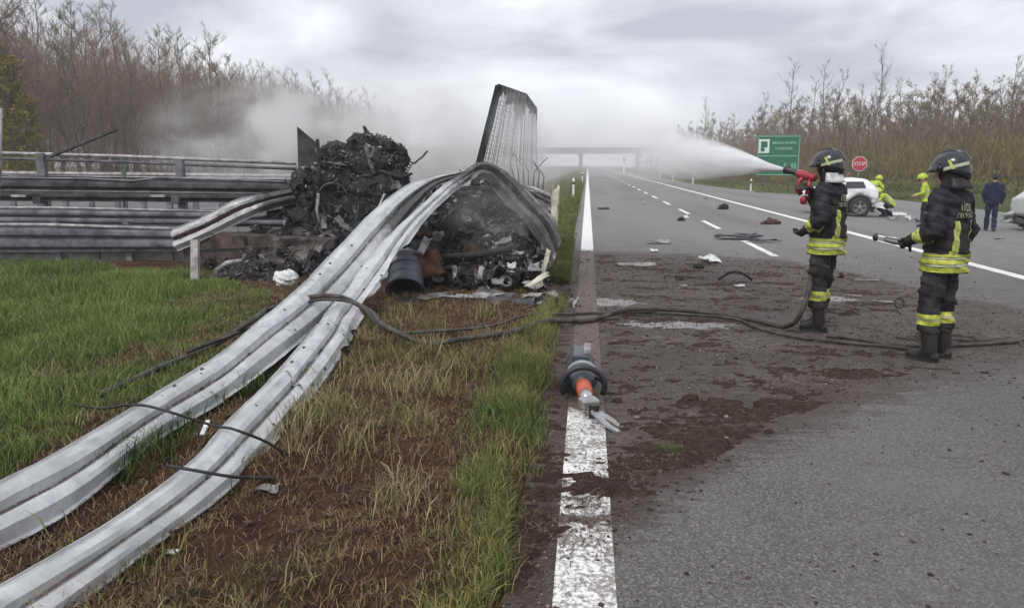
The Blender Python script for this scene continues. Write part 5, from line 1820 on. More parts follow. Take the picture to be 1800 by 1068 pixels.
def jacket_mesh(J, vox, hem=0.80, k=1.0, puff=1.0, lead=None):
    mb = MB()
    pv, wa, ch, ne = J['pelvis'], J['waist'], J['chest'], J['neck']
    hm = lead or (pv + (pv - wa).normalized() * (pv.z - hem))
    torso(mb, [(hm, 0.225 * k, 0.175 * k), (hm.lerp(pv, 0.6), 0.222 * k, 0.172 * k), (wa, 0.205 * k, 0.158 * k), (ch, 0.218 * k, 0.158 * k), (ch.lerp(ne, 0.55), 0.195 * k, 0.128 * k), (ch.lerp(ne, 0.85), 0.12 * k, 0.095 * k), (ne + (ne - ch) * 0.2, 0.082, 0.085)])
    for s in 'LR':
        a, b_, c_ = J['sh' + s], J['el' + s], J['wr' + s]
        mb.caps(a, b_, 0.092 * puff, 0.072 * puff, 12)
        mb.caps(b_, c_, 0.073 * puff, 0.056 * puff, 12)
        mb.caps(a, ch.lerp(a, 0.55), 0.095 * puff, 0.11 * puff, 12)
    return union(mb, vox, 5, [(0.042, 5.5, 7), (0.024, 13, 8), (0.010, 30, 9)])


def trouser_mesh(J, vox, low=0.30, k=1.0, full=False):
    mb = MB()
    torso(mb, [(J['pelvis'] - V3(0, 0, 0.10), 0.17 * k, 0.125 * k), (J['pelvis'], 0.175 * k, 0.13 * k), (J['waist'], 0.16 * k, 0.12 * k)])
    for s in 'LR':
        h, n_, a = J['hip' + s], J['knee' + s], J['ank' + s]
        mb.caps(h, n_, 0.112 * k, 0.09 * k, 12)
        f = 0.95 if full else (n_.z - low) / max(n_.z - a.z, 0.05)
        mb.caps(n_, n_.lerp(a, f), 0.09 * k, 0.083 * k, 12)
    return union(mb, vox, 4, [(0.036, 5, 3), (0.024, 13, 4), (0.010, 28, 5)])


def boots(J, vox, root, mat='boot', shaft=0.30):
    for s in 'LR':
        mb = MB()
        a, t_ = J['ank' + s], J['toe' + s]
        up = (J['knee' + s] - a).normalized()
        mb.caps(a + up * shaft * 0.75, a, 0.073, 0.062, 12)
        heel = V3(a.x, a.y, a.z - 0.055) - t_ * 0.2
        toe = V3(a.x, a.y, a.z - 0.058) + t_ * 0.78
        mb.caps(heel, toe, 0.046, 0.042, 12)
        mb.caps(a, heel.lerp(toe, 0.7) + V3(0, 0, 0.015), 0.058, 0.04, 12)
        b_ = link('boot', union(mb, vox, 3), mat, root)
        mid = heel.lerp(toe, 0.5)
        m2 = frame(V3(0, 0, 1), (mid.x, mid.y, a.z - 0.088), t_)
        ln = (toe - heel).length + 0.09
        yv, xv = t_.normalized(), t_.normalized().cross(V3(0, 0, 1))
        ps = []
        for j in range(14):
            q = 2 * math.pi * j / 14
            ps.append(V3(mid.x, mid.y, 0) + yv * math.cos(q) * ln / 2 + xv * math.sin(q) * 0.052)
        MB().rings([[V3(p_.x, p_.y, a.z - 0.10) for p_ in ps], [V3(p_.x, p_.y, a.z - 0.072) for p_ in ps]]).build('sole', 'rubber', b_)


def helmet(root, h, fwd, shell_mat, trim=True, guard=None, z_up=0.0, k=1.0):
    rq = V3(0, 1, 0).rotation_difference(fwd).to_matrix().to_4x4()
    m = Matrix.Translation(h + V3(0, 0, z_up)) @ rq
    rs = []
    for z, rx, ry in ((-0.03, 0.122, 0.150), (0.0, 0.128, 0.154), (0.03, 0.127, 0.152), (0.065, 0.121, 0.145), (0.10, 0.105, 0.127), (0.13, 0.078, 0.096), (0.15, 0.042, 0.055), (0.156, 0.008, 0.012)):
        ring = []
        for j in range(28):
            a = 2 * math.pi * j / 28
            y = math.sin(a)
            dz = (-0.055 * max(0, -y) ** 1.5 + 0.02 * max(0, y)) * max(0, 1 - (z + 0.03) / 0.07)
            ex = 1 + 0.06 * max(0, -y) * max(0, 1 - (z + 0.03) / 0.06)
            ring.append(m @ (V3(rx * math.cos(a) * k, ry * y * ex * k - 0.01, (z + dz) * k)))
        rs.append(ring)
    me = MB().rings(rs).mesh('helmet', True)
    sh = link('helmet', me, shell_mat, root)
    # crest along the crown
    mb = MB()
    rs = []
    for a in np.linspace(0.35, 2.85, 16):
        y, z = 0.150 * math.cos(a) - 0.012, 0.158 * math.sin(a) - 0.002
        t2 = 0.016 * math.sin(a) + 0.003
        c_ = V3(0, y, z)
        o_ = V3(0, math.cos(a), math.sin(a))
        rs.append([m @ (c_ + V3(-0.022, 0, 0) - o_ * 0.012), m @ (c_ + V3(-0.014, 0, 0) + o_ * t2), m @ (c_ + V3(0.014, 0, 0) + o_ * t2), m @ (c_ + V3(0.022, 0, 0) - o_ * 0.012)])
    mb.rings(rs).build('crest', shell_mat, sh, True)
    # visor, raised peak
    mb = MB()
    rs = []
    for j in range(15):
        a = math.pi * (0.12 + 0.76 * j / 14)
        d_ = V3(math.cos(a) * 0.133, math.sin(a) * 0.162 - 0.008, 0)
        rs.append([m @ (d_ + V3(0, 0, 0.055)), m @ (d_ * 1.03 + V3(0, 0, 0.005)), m @ (d_ * 1.10 + V3(0, 0.012, -0.022)), m @ (d_ * 1.07 + V3(0, 0.01, -0.026)), m @ (d_ * 1.0 + V3(0, 0, 0.0))])
    mb.rings(rs).build('visor', 'helmet' if shell_mat == 'helmet' else 'glass_dark', sh, True)
    if trim:
        R3 = rq.to_3x3()
        for s in (-1, 1):
            band(me, [(m @ V3(0, 0, 0.018), R3 @ V3(0, 0.30, 1)), (m @ V3(0, 0, -0.010), R3 @ V3(0, -0.30, -1)), (m @ V3(0, 0.02, 0), R3 @ V3(0, 1, 0)), (m @ V3(0.03 * s, 0, 0), R3 @ V3(-s, 0, 0))], 'trim', 'silver', sh, 0.003)
            band(me, [(m @ V3(0, -0.045, 0), R3 @ V3(0, 1, -0.55)), (m @ V3(0, -0.068, 0), R3 @ V3(0, -1, 0.55)), (m @ V3(0, 0, 0.075), R3 @ V3(0, 0, 1)), (m @ V3(0, 0, 0.0), R3 @ V3(0, 0, -1)), (m @ V3(0.03 * s, 0, 0), R3 @ V3(-s, 0, 0))], 'trim', 'hivis', sh, 0.003)
            MB().lathe([(0.002, 0.0), (0.024, 0.0), (0.022, 0.012), (0.004, 0.014)], 14, m @ frame((s, 0.1, 0), (0.124 * s, 0.05, 0.012))).build('visor_hinge', 'tool_black', sh, True)
    if guard:
        rs = []
        for z, r_ in ((-0.045, 0.122), (-0.075, 0.130), (-0.11, 0.142), (-0.14, 0.155)):
            ring = []
            for j in range(17):
                a = math.pi * (1.06 + 0.88 * j / 16)
                wv = 1 + 0.05 * math.sin(j * 2.1 + z * 20)
                ring.append(m @ V3(r_ * math.cos(a) * wv, r_ * 1.08 * math.sin(a) * wv - 0.012, z - 0.03))
            rs.append(ring)
        mb = MB()
        nn_ = 17
        vs = [p_ for r_ in rs for p_ in r_]
        fs = [(i * nn_ + j, i * nn_ + j + 1, (i + 1) * nn_ + j + 1, (i + 1) * nn_ + j) for i in range(3) for j in range(16)]
        o = mb.add(vs, fs).build('neck_guard', guard, sh, True)
        o.modifiers.new('solid', 'SOLIDIFY').thickness = 0.006
    return sh


def back_text(words, z, width, me, root, tilt=0.0):
    cu = bpy.data.curves.new('t', 'FONT')
    cu.body = words
    cu.align_x = 'CENTER'
    o = bpy.data.objects.new('t', cu)
    col.objects.link(o)
    dg = bpy.context.evaluated_depsgraph_get()
    tm = bpy.data.meshes.new_from_object(o.evaluated_get(dg))
    bpy.data.objects.remove(o, do_unlink=True)
    bm = bmesh.new()
    bm.from_mesh(tm)
    bmesh.ops.triangulate(bm, faces=bm.faces[:])
    bmesh.ops.subdivide_edges(bm, edges=bm.edges[:], cuts=1)
    xs = [v.co.x for v in bm.verts]
    k = width / (max(xs) - min(xs))
    bv = BVHTree.FromPolygons([tuple(v.co) for v in me.vertices], [tuple(p_.vertices) for p_ in me.polygons])
    for v in bm.verts:
        x, zz = v.co.x * k, v.co.y * k * 1.35 + z
        hit = bv.ray_cast(V3(x, -1.0, zz), V3(0, 1, 0))
        v.co = V3(x, (hit[0].y if hit[0] else -0.12) - 0.007, zz)
    bm.to_mesh(tm)
    bm.free()
    return link('back_lettering', tm, 'silver', root)


def arm_band(me, J, s, t0, t1, root, vox):
    a, b_ = J['el' + s], J['wr' + s]
    d_ = (b_ - a)
    L_ = d_.length
    d_.normalize()
    pred = lambda c_: ((Vector(c_) - a) - d_ * (Vector(c_) - a).dot(d_)).length < 0.105
    for q0, q1, mt in ((t0, t0 + (t1 - t0) * 0.34, 'hivis'), (t0 + (t1 - t0) * 0.36, t0 + (t1 - t0) * 0.64, 'silver'), (t0 + (t1 - t0) * 0.66, t1, 'hivis')):
        band(me, [(a + d_ * L_ * q1, d_), (a + d_ * L_ * q0, -d_)], 'sleeve_band', mt, root, 0.005, pred)


def firefighter(label, loc, rot, J, guard, words, group):
    root = figure('person', loc, rot, J, 0.012, False, label=label, cat='person', group=group)
    jm = jacket_mesh(J, 0.013)
    link('jacket', jm, 'turnout', root)
    for z0, z1, mt in ((0.815, 0.862, 'hivis'), (0.866, 0.886, 'silver'), (0.890, 0.925, 'hivis'), (0.929, 0.945, 'silver'), (0.949, 0.975, 'hivis')):
        pr = lambda c_: abs(c_.x) < 0.26 and not any(((c_ - J['wr' + s]).length < 0.10) for s in 'LR')
        band(jm, [(V3(0, 0, z1), V3(0, 0, 1)), (V3(0, 0, z0), V3(0, 0, -1))], 'hem_band', mt, root, 0.005, pr)
    for s in (-1, 1):
        for x0, x1, mt in ((0.085, 0.105, 'hivis'), (0.106, 0.118, 'silver'), (0.119, 0.139, 'hivis')):
            lo, hi = sorted((s * x0, s * x1))
            band(jm, [(V3(hi, 0, 0), V3(1, 0, 0)), (V3(lo, 0, 0), V3(-1, 0, 0)), (V3(0, -0.02, 0), V3(0, 1, 0)), (V3(0, 0, 1.26), V3(0, 0, 1)), (V3(0, 0, 0.978), V3(0, 0, -1))], 'back_stripe', mt, root, 0.005)
    for s in 'LR':
        arm_band(jm, J, s, 0.42, 0.80, root, 0.013)
    for w_, z_, wd in words:
        back_text(w_, z_, wd, jm, root)
    tm = trouser_mesh(J, 0.013)
    link('trousers', tm, 'trouser', root)
    for z0, z1, mt in ((0.335, 0.375, 'hivis'), (0.378, 0.392, 'silver'), (0.395, 0.435, 'hivis')):
        band(tm, [(V3(0, 0, z1), V3(0, 0, 1)), (V3(0, 0, z0), V3(0, 0, -1))], 'trouser_band', mt, root, 0.005)
    boots(J, 0.012, root)
    for s in 'LR':
        mb = MB()
        d_ = hd(J, s)
        hand(mb, J['wr' + s] + d_ * 0.012, d_, J.get('palm' + s, V3(0, 0, 1)), 1 if s == 'L' else -1, J.get('curl', 0.75), 1.16)
        mb.caps(J['wr' + s] - d_ * 0.05, J['wr' + s] + d_ * 0.03, 0.050, 0.042, 12)
        link('glove', union(mb, 0.0065, 1), 'boot', root)
    mb = MB().sphere(J['head'] + V3(0, -0.022, -0.01), (0.093, 0.108, 0.12), 16, 12)
    mb.caps(J['neck'] + V3(0, -0.005, -0.02), J['head'] + V3(0, -0.02, -0.06), 0.092, 0.085, 14)
    link('fire_hood', union(mb, 0.012, 2, [(0.012, 14, 3)]), 'turnout', root)
    helmet(root, J['head'] + V3(0, 0, 0.035), J.get('face', V3(0, 1, 0)), 'helmet', True, guard)
    return root


def pose(**kw):
    J = {k: Vector(v) for k, v in STAND.items()}
    for k, v in kw.items():
        J[k] = Vector(v) if isinstance(v, tuple) else v
    return J


# --- firefighter with the nozzle
ph1 = R(52)
loc1 = PZ(1440, 580)
muz = PY(1381, 298, 7.95)
back = PY(1432, 313, 7.62)
_q = frame(muz - back, back) @ V3(0, 0, 0.06) + V3(-0.02, -0.02, -0.10)
_q = (Matrix.Translation(loc1) @ Matrix.Rotation(ph1, 4, 'Z') @ Matrix.Scale(0.985, 4)).inverted() @ _q
_el = V3(0.25, 0.10, 1.20)
wr1 = _q - (_q - _el).normalized() * 0.10
J1 = pose(elL=(-0.325, -0.07, 1.17), wrL=(-0.235, 0.115, 1.06), elR=_el, wrR=wr1, palmL=(0.6, 0.2, 0.8), palmR=(-0.9, 0.3, 0.2),
          kneeL=(-0.10, 0.03, 0.50), ankL=(-0.09, -0.03, 0.10), kneeR=(0.10, 0.05, 0.50), ankR=(0.08, 0.05, 0.10), face=V3(-0.05, 1, 0.02).normalized(), curl=0.95, head=V3(-0.01, 0.045, 1.665))
f1p = firefighter('firefighter in black helmet with white neck guard spraying water from a red nozzle', loc1, ph1, J1, 'neck_silver', [('VIGILI', 1.345, 0.17), ('DEL FUOCO', 1.29, 0.25)], None)
f1p.scale = (0.985, 0.985, 0.985)
# --- firefighter holding a red-handled tool, back turned
ph2 = R(38)
loc2 = PZ(1640, 630)
J2 = pose(elL=(-0.315, -0.07, 1.175), wrL=(-0.265, 0.155, 1.085), elR=(0.315, -0.03, 1.17), wrR=(0.335, 0.07, 0.965), palmL=(1, 0, 0.2), palmR=(-1, 0.2, 0), curl=0.9,
          ankL=(-0.13, -0.03, 0.10), kneeL=(-0.125, 0.03, 0.5), face=V3(-0.25, 1, -0.03).normalized())
f2p = firefighter('firefighter seen from behind with yellow back lettering, holding a slim steel tool', loc2, ph2, J2, 'boot', [('VIGILI', 1.345, 0.17), ('DEL FUOCO', 1.29, 0.25)], None)
f2p.scale = (0.965, 0.965, 0.965)


def w1(p_):
    return f1p.matrix_basis @ Vector(p_)


def w2(p_):
    return f2p.matrix_basis @ Vector(p_)


# nozzle (held, so a thing of its own)
grip = w1(J1['wrR'] + hd(J1, 'R') * 0.10)
ax = (muz - back)
Ln = ax.length
nz = empty('hose_nozzle', (0, 0, 0), label='red and black fire hose nozzle with pistol grip spraying water', cat='nozzle')
mm = frame(ax, back)
MB().lathe([(0.005, 0), (0.036, 0), (0.038, 0.03), (0.030, 0.045), (0.042, 0.06), (0.045, Ln * 0.52), (0.036, Ln * 0.56), (0.01, Ln * 0.56)], 18, mm).build('barrel', 'nozzle_red', nz, True)
MB().lathe([(0.01, Ln * 0.54), (0.030, Ln * 0.56), (0.030, Ln * 0.86), (0.040, Ln * 0.88), (0.043, Ln * 0.99), (0.030, Ln), (0.01, Ln * 0.98)], 18, mm).build('tip', 'tool_black', nz, True)
MB().tube([mm @ V3(0, 0, 0.05), mm @ V3(0, 0, 0.05) + V3(-0.02, -0.02, -0.08), mm @ V3(0, 0, 0.05) + V3(-0.03, -0.03, -0.17)], [0.022, 0.022, 0.026], 10).build('pistol_grip', 'nozzle_red', nz, True)
b0 = mm @ V3(0, 0, Ln * 0.35)
MB().tube(catmull([tuple(b0 + V3(-0.0, -0.01, -0.02)), tuple(b0 + V3(-0.045, -0.02, -0.06)), tuple(b0 + V3(-0.055, -0.02, -0.14)), tuple(b0 + V3(-0.02, -0.01, -0.19))], 12), 0.024, 10).build('bale_handle', 'nozzle_red', nz, True)
MB().lathe([(0.005, -0.03), (0.02, -0.03), (0.032, 0.0), (0.032, 0.04), (0.015, 0.05)], 16, frame((0.2, 0.2, -1), PY(1412, 350, 7.62))).build('coupling', 'nozzle_red', nz, True)

# tool in the second firefighter's hand
hh_ = w2(J2['wrL'] + hd(J2, 'L') * 0.085)
tl = empty('hand_tool', (0, 0, 0), label='slim steel tool with dark red handle held by the second firefighter', cat='tool')
tdir = (PY(1545, 418, hh_.y + 0.10) - hh_).normalized()
for s in (-1, 1):
    off = V3(0, 0, 0.016 * s)
    MB().tube([hh_ + off, hh_ + tdir * 0.08 + off * 1.4, hh_ + tdir * 0.16 + off], [0.010, 0.012, 0.009], 8).build('handle', 'rust_red' if s < 0 else 'tool_steel', tl, True)
MB().bar(hh_ + tdir * 0.15, hh_ + tdir * 0.22, 0.03, 0.045).build('jaw', 'tool_steel', tl, bevel=0.006)
MB().sphere(hh_ + tdir * 0.23, (0.026, 0.028, 0.034), 10, 8).build('pivot_head', 'tool_black', tl, True)


# --- people further off
def bystander(label, loc, rot, J, jm_, tr_, scale, hat=None, strip=False, hem=0.86, group=None):
    root = figure('person', loc, rot, J, 0.016, True, 0.6, scale, label=label, cat='person', group=group)
    jm = jacket_mesh(J, 0.02, hem, 0.86, 0.8)
    link('jacket', jm, jm_, root)
    if strip:
        for f_ in (0.35, 0.75):
            c_ = J['pelvis'].lerp(J['chest'], f_)
            d_ = (J['chest'] - J['pelvis']).normalized()
            band(jm, [(c_ + d_ * 0.03, d_), (c_ - d_ * 0.03, -d_)], 'reflective_band', 'silver', root, 0.006, lambda q: abs(q.x) < 0.21)
    link('trousers', trouser_mesh(J, 0.02, 0.1, 0.82, True), tr_, root)
    boots(J, 0.016, root, shaft=0.12)
    if hat:
        helmet(root, J['head'] + V3(0, 0, 0.03), J.get('face', V3(0, 1, 0)), hat, False)
    else:
        mb = MB().sphere(J['head'] + V3(0, -0.018, 0.035), (0.088, 0.105, 0.10), 14, 10)
        link('hair', union(mb, 0.014, 1, [(0.01, 30, 2)]), 'hair', root)
    return root


def gz(px, py):
    """point on the cambered asphalt under a picture point"""
    z = 0.0
    for _ in range(8):
        w = PZ(px, py, z)
        z = float(road_z(w.x))
    return PZ(px, py, z)


Jn = pose(wrL=(-0.20, 0.10, 0.90), elL=(-0.27, -0.02, 1.14), wrR=(0.22, 0.02, 0.88), elR=(0.27, -0.03, 1.14), kneeL=(-0.10, 0.10, 0.51), ankL=(-0.10, 0.10, 0.10), kneeR=(0.09, 0.0, 0.50), ankR=(0.10, -0.14, 0.12))
l_ = gz(1739, 406)
bystander('person in navy jacket and dark trousers walking away across the lay-by', l_, R(-25), Jn, 'navy', 'navy', 0.90, None)
Jp = pose(pelvis=(0, -0.03, 0.93), waist=(0, 0.0, 1.10), chest=(0, 0.03, 1.30), neck=(0, 0.07, 1.47), head=(0, 0.14, 1.61), face=V3(0, 0.8, -0.6).normalized(), shL=(-0.19, 0.04, 1.41), shR=(0.19, 0.04, 1.41), elL=(-0.28, 0.08, 1.14), elR=(0.28, 0.08, 1.14), wrL=(-0.10, 0.27, 1.06), wrR=(0.10, 0.29, 1.08))
l_ = gz(1621, 399)
bystander('officer in lime jacket and lime helmet standing with head bowed', l_, R(65), Jp, 'lime_jacket', 'dark_cloth', 0.86, 'lime_jacket', True)
Jq = pose(pelvis=(0, -0.12, 0.90), waist=(0, -0.02, 1.03), chest=(0, 0.13, 1.16), neck=(0, 0.27, 1.26), head=(0, 0.38, 1.34), face=V3(0, 0.8, -0.6).normalized(), shL=(-0.19, 0.20, 1.24), shR=(0.19, 0.20, 1.24), elL=(-0.29, 0.30, 1.02), elR=(0.29, 0.28, 1.02), wrL=(-0.14, 0.46, 0.92), wrR=(0.14, 0.46, 0.92), hipL=(-0.10, -0.10, 0.88), hipR=(0.10, -0.10, 0.88))
l_ = gz(1549, 376)
bystander('officer in lime jacket stooping behind the wrecked white car', (l_.x, l_.y + 1.2, l_.z - 0.05), R(-60), Jq, 'lime_jacket', 'dark_cloth', 0.98, 'lime_jacket', True)
Jc = pose(pelvis=(0, -0.16, 0.42), waist=(0, -0.08, 0.56), chest=(0, 0.08, 0.70), neck=(0, 0.20, 0.80), head=(0, 0.32, 0.84), face=V3(0, 0.75, -0.65).normalized(), hipL=(-0.11, -0.14, 0.40), hipR=(0.11, -0.14, 0.40), kneeL=(-0.17, 0.26, 0.47), kneeR=(0.17, 0.24, 0.30), ankL=(-0.14, 0.05, 0.10), ankR=(0.14, -0.18, 0.12),
          shL=(-0.19, 0.14, 0.78), shR=(0.19, 0.14, 0.78), elL=(-0.26, 0.30, 0.56), elR=(0.27, 0.30, 0.55), wrL=(-0.12, 0.46, 0.42), wrR=(0.12, 0.48, 0.40))
l_ = gz(1556, 381)
bystander('officer in lime jacket crouching at the end of the wrecked white car', l_, R(78), Jc, 'lime_jacket', 'dark_cloth', 1.0, 'lime_jacket', True, 0.36)

# ================================================================== cars
def wheel(parent, c, r, w, side):
    m = frame((0, side, 0), c, (0, 0, 1))
    wh = MB().lathe([(r * 0.66, -w / 2), (r * 0.9, -w / 2), (r, -w * 0.3), (r, w * 0.3), (r * 0.93, w / 2), (r * 0.68, w / 2), (r * 0.64, w * 0.3)], 28, m, False).build('tyre', 'rubber', parent, True)
    rim = MB().lathe([(r * 0.66, w * 0.32), (r * 0.66, w * 0.46), (r * 0.58, w * 0.40), (r * 0.56, w * 0.1), (r * 0.02, w * 0.05)], 28, m, False).build('rim', 'rim', parent, True)
    for k in range(5):
        a = k * 2 * math.pi / 5 + 0.3
        p0 = m @ V3(math.cos(a) * r * 0.08, math.sin(a) * r * 0.08, w * 0.34)
        p1 = m @ V3(math.cos(a) * r * 0.62, math.sin(a) * r * 0.62, w * 0.38)
        MB().bar(p0, p1, r * 0.16, w * 0.12, (0, side, 0)).build('spoke', 'rim', rim, bevel=0.008)
    MB().lathe([(r * 0.14, w * 0.2), (r * 0.15, w * 0.42), (r * 0.08, w * 0.46), (0.002, w * 0.46)], 12, m).build('hub', 'tool_steel', rim, True)


def wrecked_car(label, loc, rz, paint_, length, seed):
    """rear half of a hatchback, its front crushed: local x is length (tail at +x), near side -y"""
    root = empty('wrecked_car', loc, rz, label=label, cat='car')
    hw = 0.80
    #       x     sill  belt  roof  roofhalf
    st = [(-length + 0.9, 0.42, 0.74, 0.78, 0.70), (-length + 1.2, 0.34, 0.84, 0.88, 0.72), (-length + 1.75, 0.28, 0.92, 1.18, 0.60), (-length + 2.1, 0.28, 0.94, 1.30, 0.58), (0.20, 0.28, 0.96, 1.31, 0.58), (0.55, 0.32, 0.98, 1.26, 0.56), (0.78, 0.40, 0.98, 1.06, 0.60), (0.88, 0.45, 0.90, 0.94, 0.62)]
    rs = []
    for x, sl_, be, ro, rh in st:
        half = [(hw * 0.86, sl_), (hw, sl_ + 0.12), (hw + 0.02, (sl_ + be) / 2), (hw - 0.02, be), (rh + 0.04, ro - 0.05), (rh - 0.08, ro), (0.0, ro + 0.02)]
        rs.append([V3(x, -y, z) for y, z in half] + [V3(x, y, z) for y, z in reversed(half[:-1])])
    mb = MB().rings(rs)
    me = evaluated(mb.mesh('b'), [('SUBSURF', dict(levels=2, subdivision_type='SIMPLE')), ('SMOOTH', dict(factor=0.5, iterations=3))])
    co = get_co(me)
    n_ = noise3(co, 2.2, seed)[:, None] * np.array([[0.10, 0.10, 0.10]]) * sstep(0.2, -1.2, co[:, 0])[:, None] + noise3(co, 5, seed + 3)[:, None] * 0.05
    # wheel housing: push body skin in
    wx, wz, wr = 0.28, 0.33, 0.40
    dd = np.hypot(co[:, 0] - wx, co[:, 2] - wz)
    inn = (dd < wr) & (co[:, 1] < -0.5)
    co = co + n_
    co[inn, 1] += 0.20
    me.vertices.foreach_set('co', co.astype(np.float32).ravel())
    me.polygons.foreach_set('use_smooth', [True] * len(me.polygons))
    link('body', me, paint_, root)
    # wheel arch lip
    MB().tube([V3(wx + math.cos(a) * wr, -hw - 0.02, wz + math.sin(a) * wr) for a in np.linspace(-0.15, math.pi + 0.15, 20)], 0.025, 8).build('arch_lip', 'tool_black', root, True)
    MB().lathe([(0.005, 0.0), (wr * 0.98, 0.0), (wr * 0.98, 0.03), (0.005, 0.03)], 28, frame((0, -1, 0), (wx, -hw + 0.12, wz))).build('wheel_housing', 'rubber', root)
    wheel(root, (wx, -hw - 0.02, 0.335), 0.335, 0.20, -1)
    # side glass, pillars, rear light, bumper
    for x0, x1 in ((-length + 1.85, -0.30), (-0.22, 0.46)):
        rs2 = []
        for yy in (0, 0.012):
            rs2.append([V3(x0, -0.775 - yy, 0.975), V3(x1, -0.775 - yy, 0.995), V3(x1 - 0.08, -0.655 - yy, 1.205), V3(x0 + 0.05, -0.655 - yy, 1.20)])
        MB().rings(rs2).build('side_window', 'glass_dark', root)
    MB().tube([V3(0.70, -0.70, 0.72), V3(0.80, -0.66, 0.86), V3(0.78, -0.62, 0.98)], [0.03, 0.05, 0.03], 8).build('tail_light', 'nozzle_red', root, True)
    crumpled('torn_bumper', paint_, 0.7, 0.26, 0.07, seed + 9, Matrix.Translation((0.93, -0.45, 0.40)) @ Matrix.Rotation(1.2, 4, 'X') @ Matrix.Rotation(0.6, 4, 'Y'), root, 8, 6, 0.2)
    MB().bar((0.80, -0.6, 0.30), (0.98, 0.5, 0.28), 0.10, 0.12).build('rear_beam', 'steel_dark', root, bevel=0.01)
    MB().tube([V3(-0.1, -0.2, 1.30), V3(-0.06, -0.2, 1.42), V3(0.02, -0.2, 1.52)], 0.008, 5).build('antenna', 'white_scrap', root)
    MB().tube([V3(-0.15, -0.9, 0.12), V3(0.1, -0.98, 0.05), V3(0.28, -0.95, 0.06)], [0.05, 0.06, 0.04], 8).build('dropped_silencer', 'tool_black', root, True)
    return root


l_ = gz(1512, 381)
wrecked_car('crushed white hatchback with alloy wheel standing behind the nozzle firefighter', (l_.x - 0.25, l_.y + 0.85, l_.z), R(-6), 'car_white', 2.35, 3)
l_ = gz(1800, 408)
wrecked_car('smashed pale grey car at the far end of the lay-by beside the walking person', (l_.x + 1.15, l_.y + 0.7, l_.z), R(172), 'car_grey', 3.0, 5)

# ================================================================== signs and marker posts
sg = empty('green_sign', (0, 0, 0), label='green motorway service sign with white pictogram on two posts', cat='sign')
Y = 55.0
a_, b_ = PY(1332, 238, Y), PY(1408, 238, Y)
c_ = PY(1370, 309, Y)
xw, zt_, zb_ = b_.x - a_.x, a_.z, c_.z
xc = (a_.x + b_.x) / 2
MB().box((xc, Y, (zt_ + zb_) / 2), (xw, 0.06, zt_ - zb_)).build('panel', 'sign_green', sg, bevel=0.03)
zm = PY(1370, 274, Y).z
for q, nm in (((xc, Y - 0.036, zt_ - 0.07, xw - 0.1, 0.06), 'border'), ((xc, Y - 0.036, zm, xw - 0.1, 0.07), 'divider'), ((xc, Y - 0.036, zb_ + 0.07, xw - 0.1, 0.06), 'border')):
    MB().box(q[:3], (q[3], 0.01, q[4])).build(nm, 'sign_faint', sg)
for s in (-1, 1):
    MB().box((xc + s * (xw / 2 - 0.06), Y - 0.036, (zt_ + zb_) / 2), (0.06, 0.01, zt_ - zb_ - 0.25)).build('border', 'sign_faint', sg)
ic = PY(1343, 257, Y)
MB().box((ic.x, Y - 0.038, ic.z), (0.72, 0.012, 0.95)).build('pictogram', 'sign_white', sg)
MB().box((ic.x, Y - 0.048, ic.z + 0.12), (0.44, 0.01, 0.42)).build('pictogram_mark', 'sign_green', sg)
MB().box((ic.x - 0.09, Y - 0.048, ic.z - 0.24), (0.26, 0.01, 0.26)).build('pictogram_mark', 'sign_green', sg)
rd = random.Random(5)
for py, x0, x1 in ((251, 1359, 1399), (261, 1364, 1393)):
    x = PY(x0, py, Y).x
    xe = PY(x1, py, Y).x
    z = PY(x0, py, Y).z
    while x < xe:
        w_ = rd.uniform(0.06, 0.11)
        MB().box((x, Y - 0.036, z), (w_, 0.008, rd.uniform(0.13, 0.2))).build('print_mark', 'sign_faint', sg)
        x += w_ + 0.05
for px in (1379, 1392, 1397):
    q = PY(px, 292, Y)
    MB().box((q.x, Y - 0.036, q.z), (0.13, 0.008, 0.42)).build('print_mark', 'sign_faint', sg)
for s in (-1, 1):
    MB().tube([(xc + s * xw * 0.3, Y + 0.08, -0.7), (xc + s * xw * 0.3, Y + 0.08, zt_ - 0.1)], 0.055, 10).build('post', 'steel_dull', sg, True)

st_ = empty('stop_sign', (0, 0, 0), label='red octagonal stop sign at the edge of the lay-by wood', cat='sign')
Y = 51.5
c_ = PY(1511, 288, Y)
rr = 0.50
oct_ = [(math.cos(R(22.5 + 45 * k)), math.sin(R(22.5 + 45 * k))) for k in range(8)]
MB().rings([[V3(c_.x + rr * x, Y, c_.z + rr * z) for x, z in oct_], [V3(c_.x + rr * x, Y + 0.02, c_.z + rr * z) for x, z in oct_]]).build('border_plate', 'sign_white', st_)
MB().rings([[V3(c_.x + rr * 0.93 * x, Y - 0.012, c_.z + rr * 0.93 * z) for x, z in oct_], [V3(c_.x + rr * 0.93 * x, Y - 0.002, c_.z + rr * 0.93 * z) for x, z in oct_]]).build('face', 'sign_red', st_)
cu = bpy.data.curves.new('t', 'FONT')
cu.body = 'STOP'
cu.align_x, cu.align_y = 'CENTER', 'CENTER'
o = bpy.data.objects.new('t', cu)
col.objects.link(o)
tm = bpy.data.meshes.new_from_object(o.evaluated_get(bpy.context.evaluated_depsgraph_get()))
bpy.data.objects.remove(o, do_unlink=True)
tm.transform(Matrix.Translation((c_.x, Y - 0.018, c_.z)) @ Matrix.Rotation(R(90), 4, 'X') @ Matrix.Scale(0.32, 4))
link('lettering', tm, 'sign_white', st_)
MB().tube([(c_.x, Y + 0.06, -0.9), (c_.x, Y + 0.06, c_.z + 0.3)], 0.04, 10).build('post', 'steel_dull', st_, True)

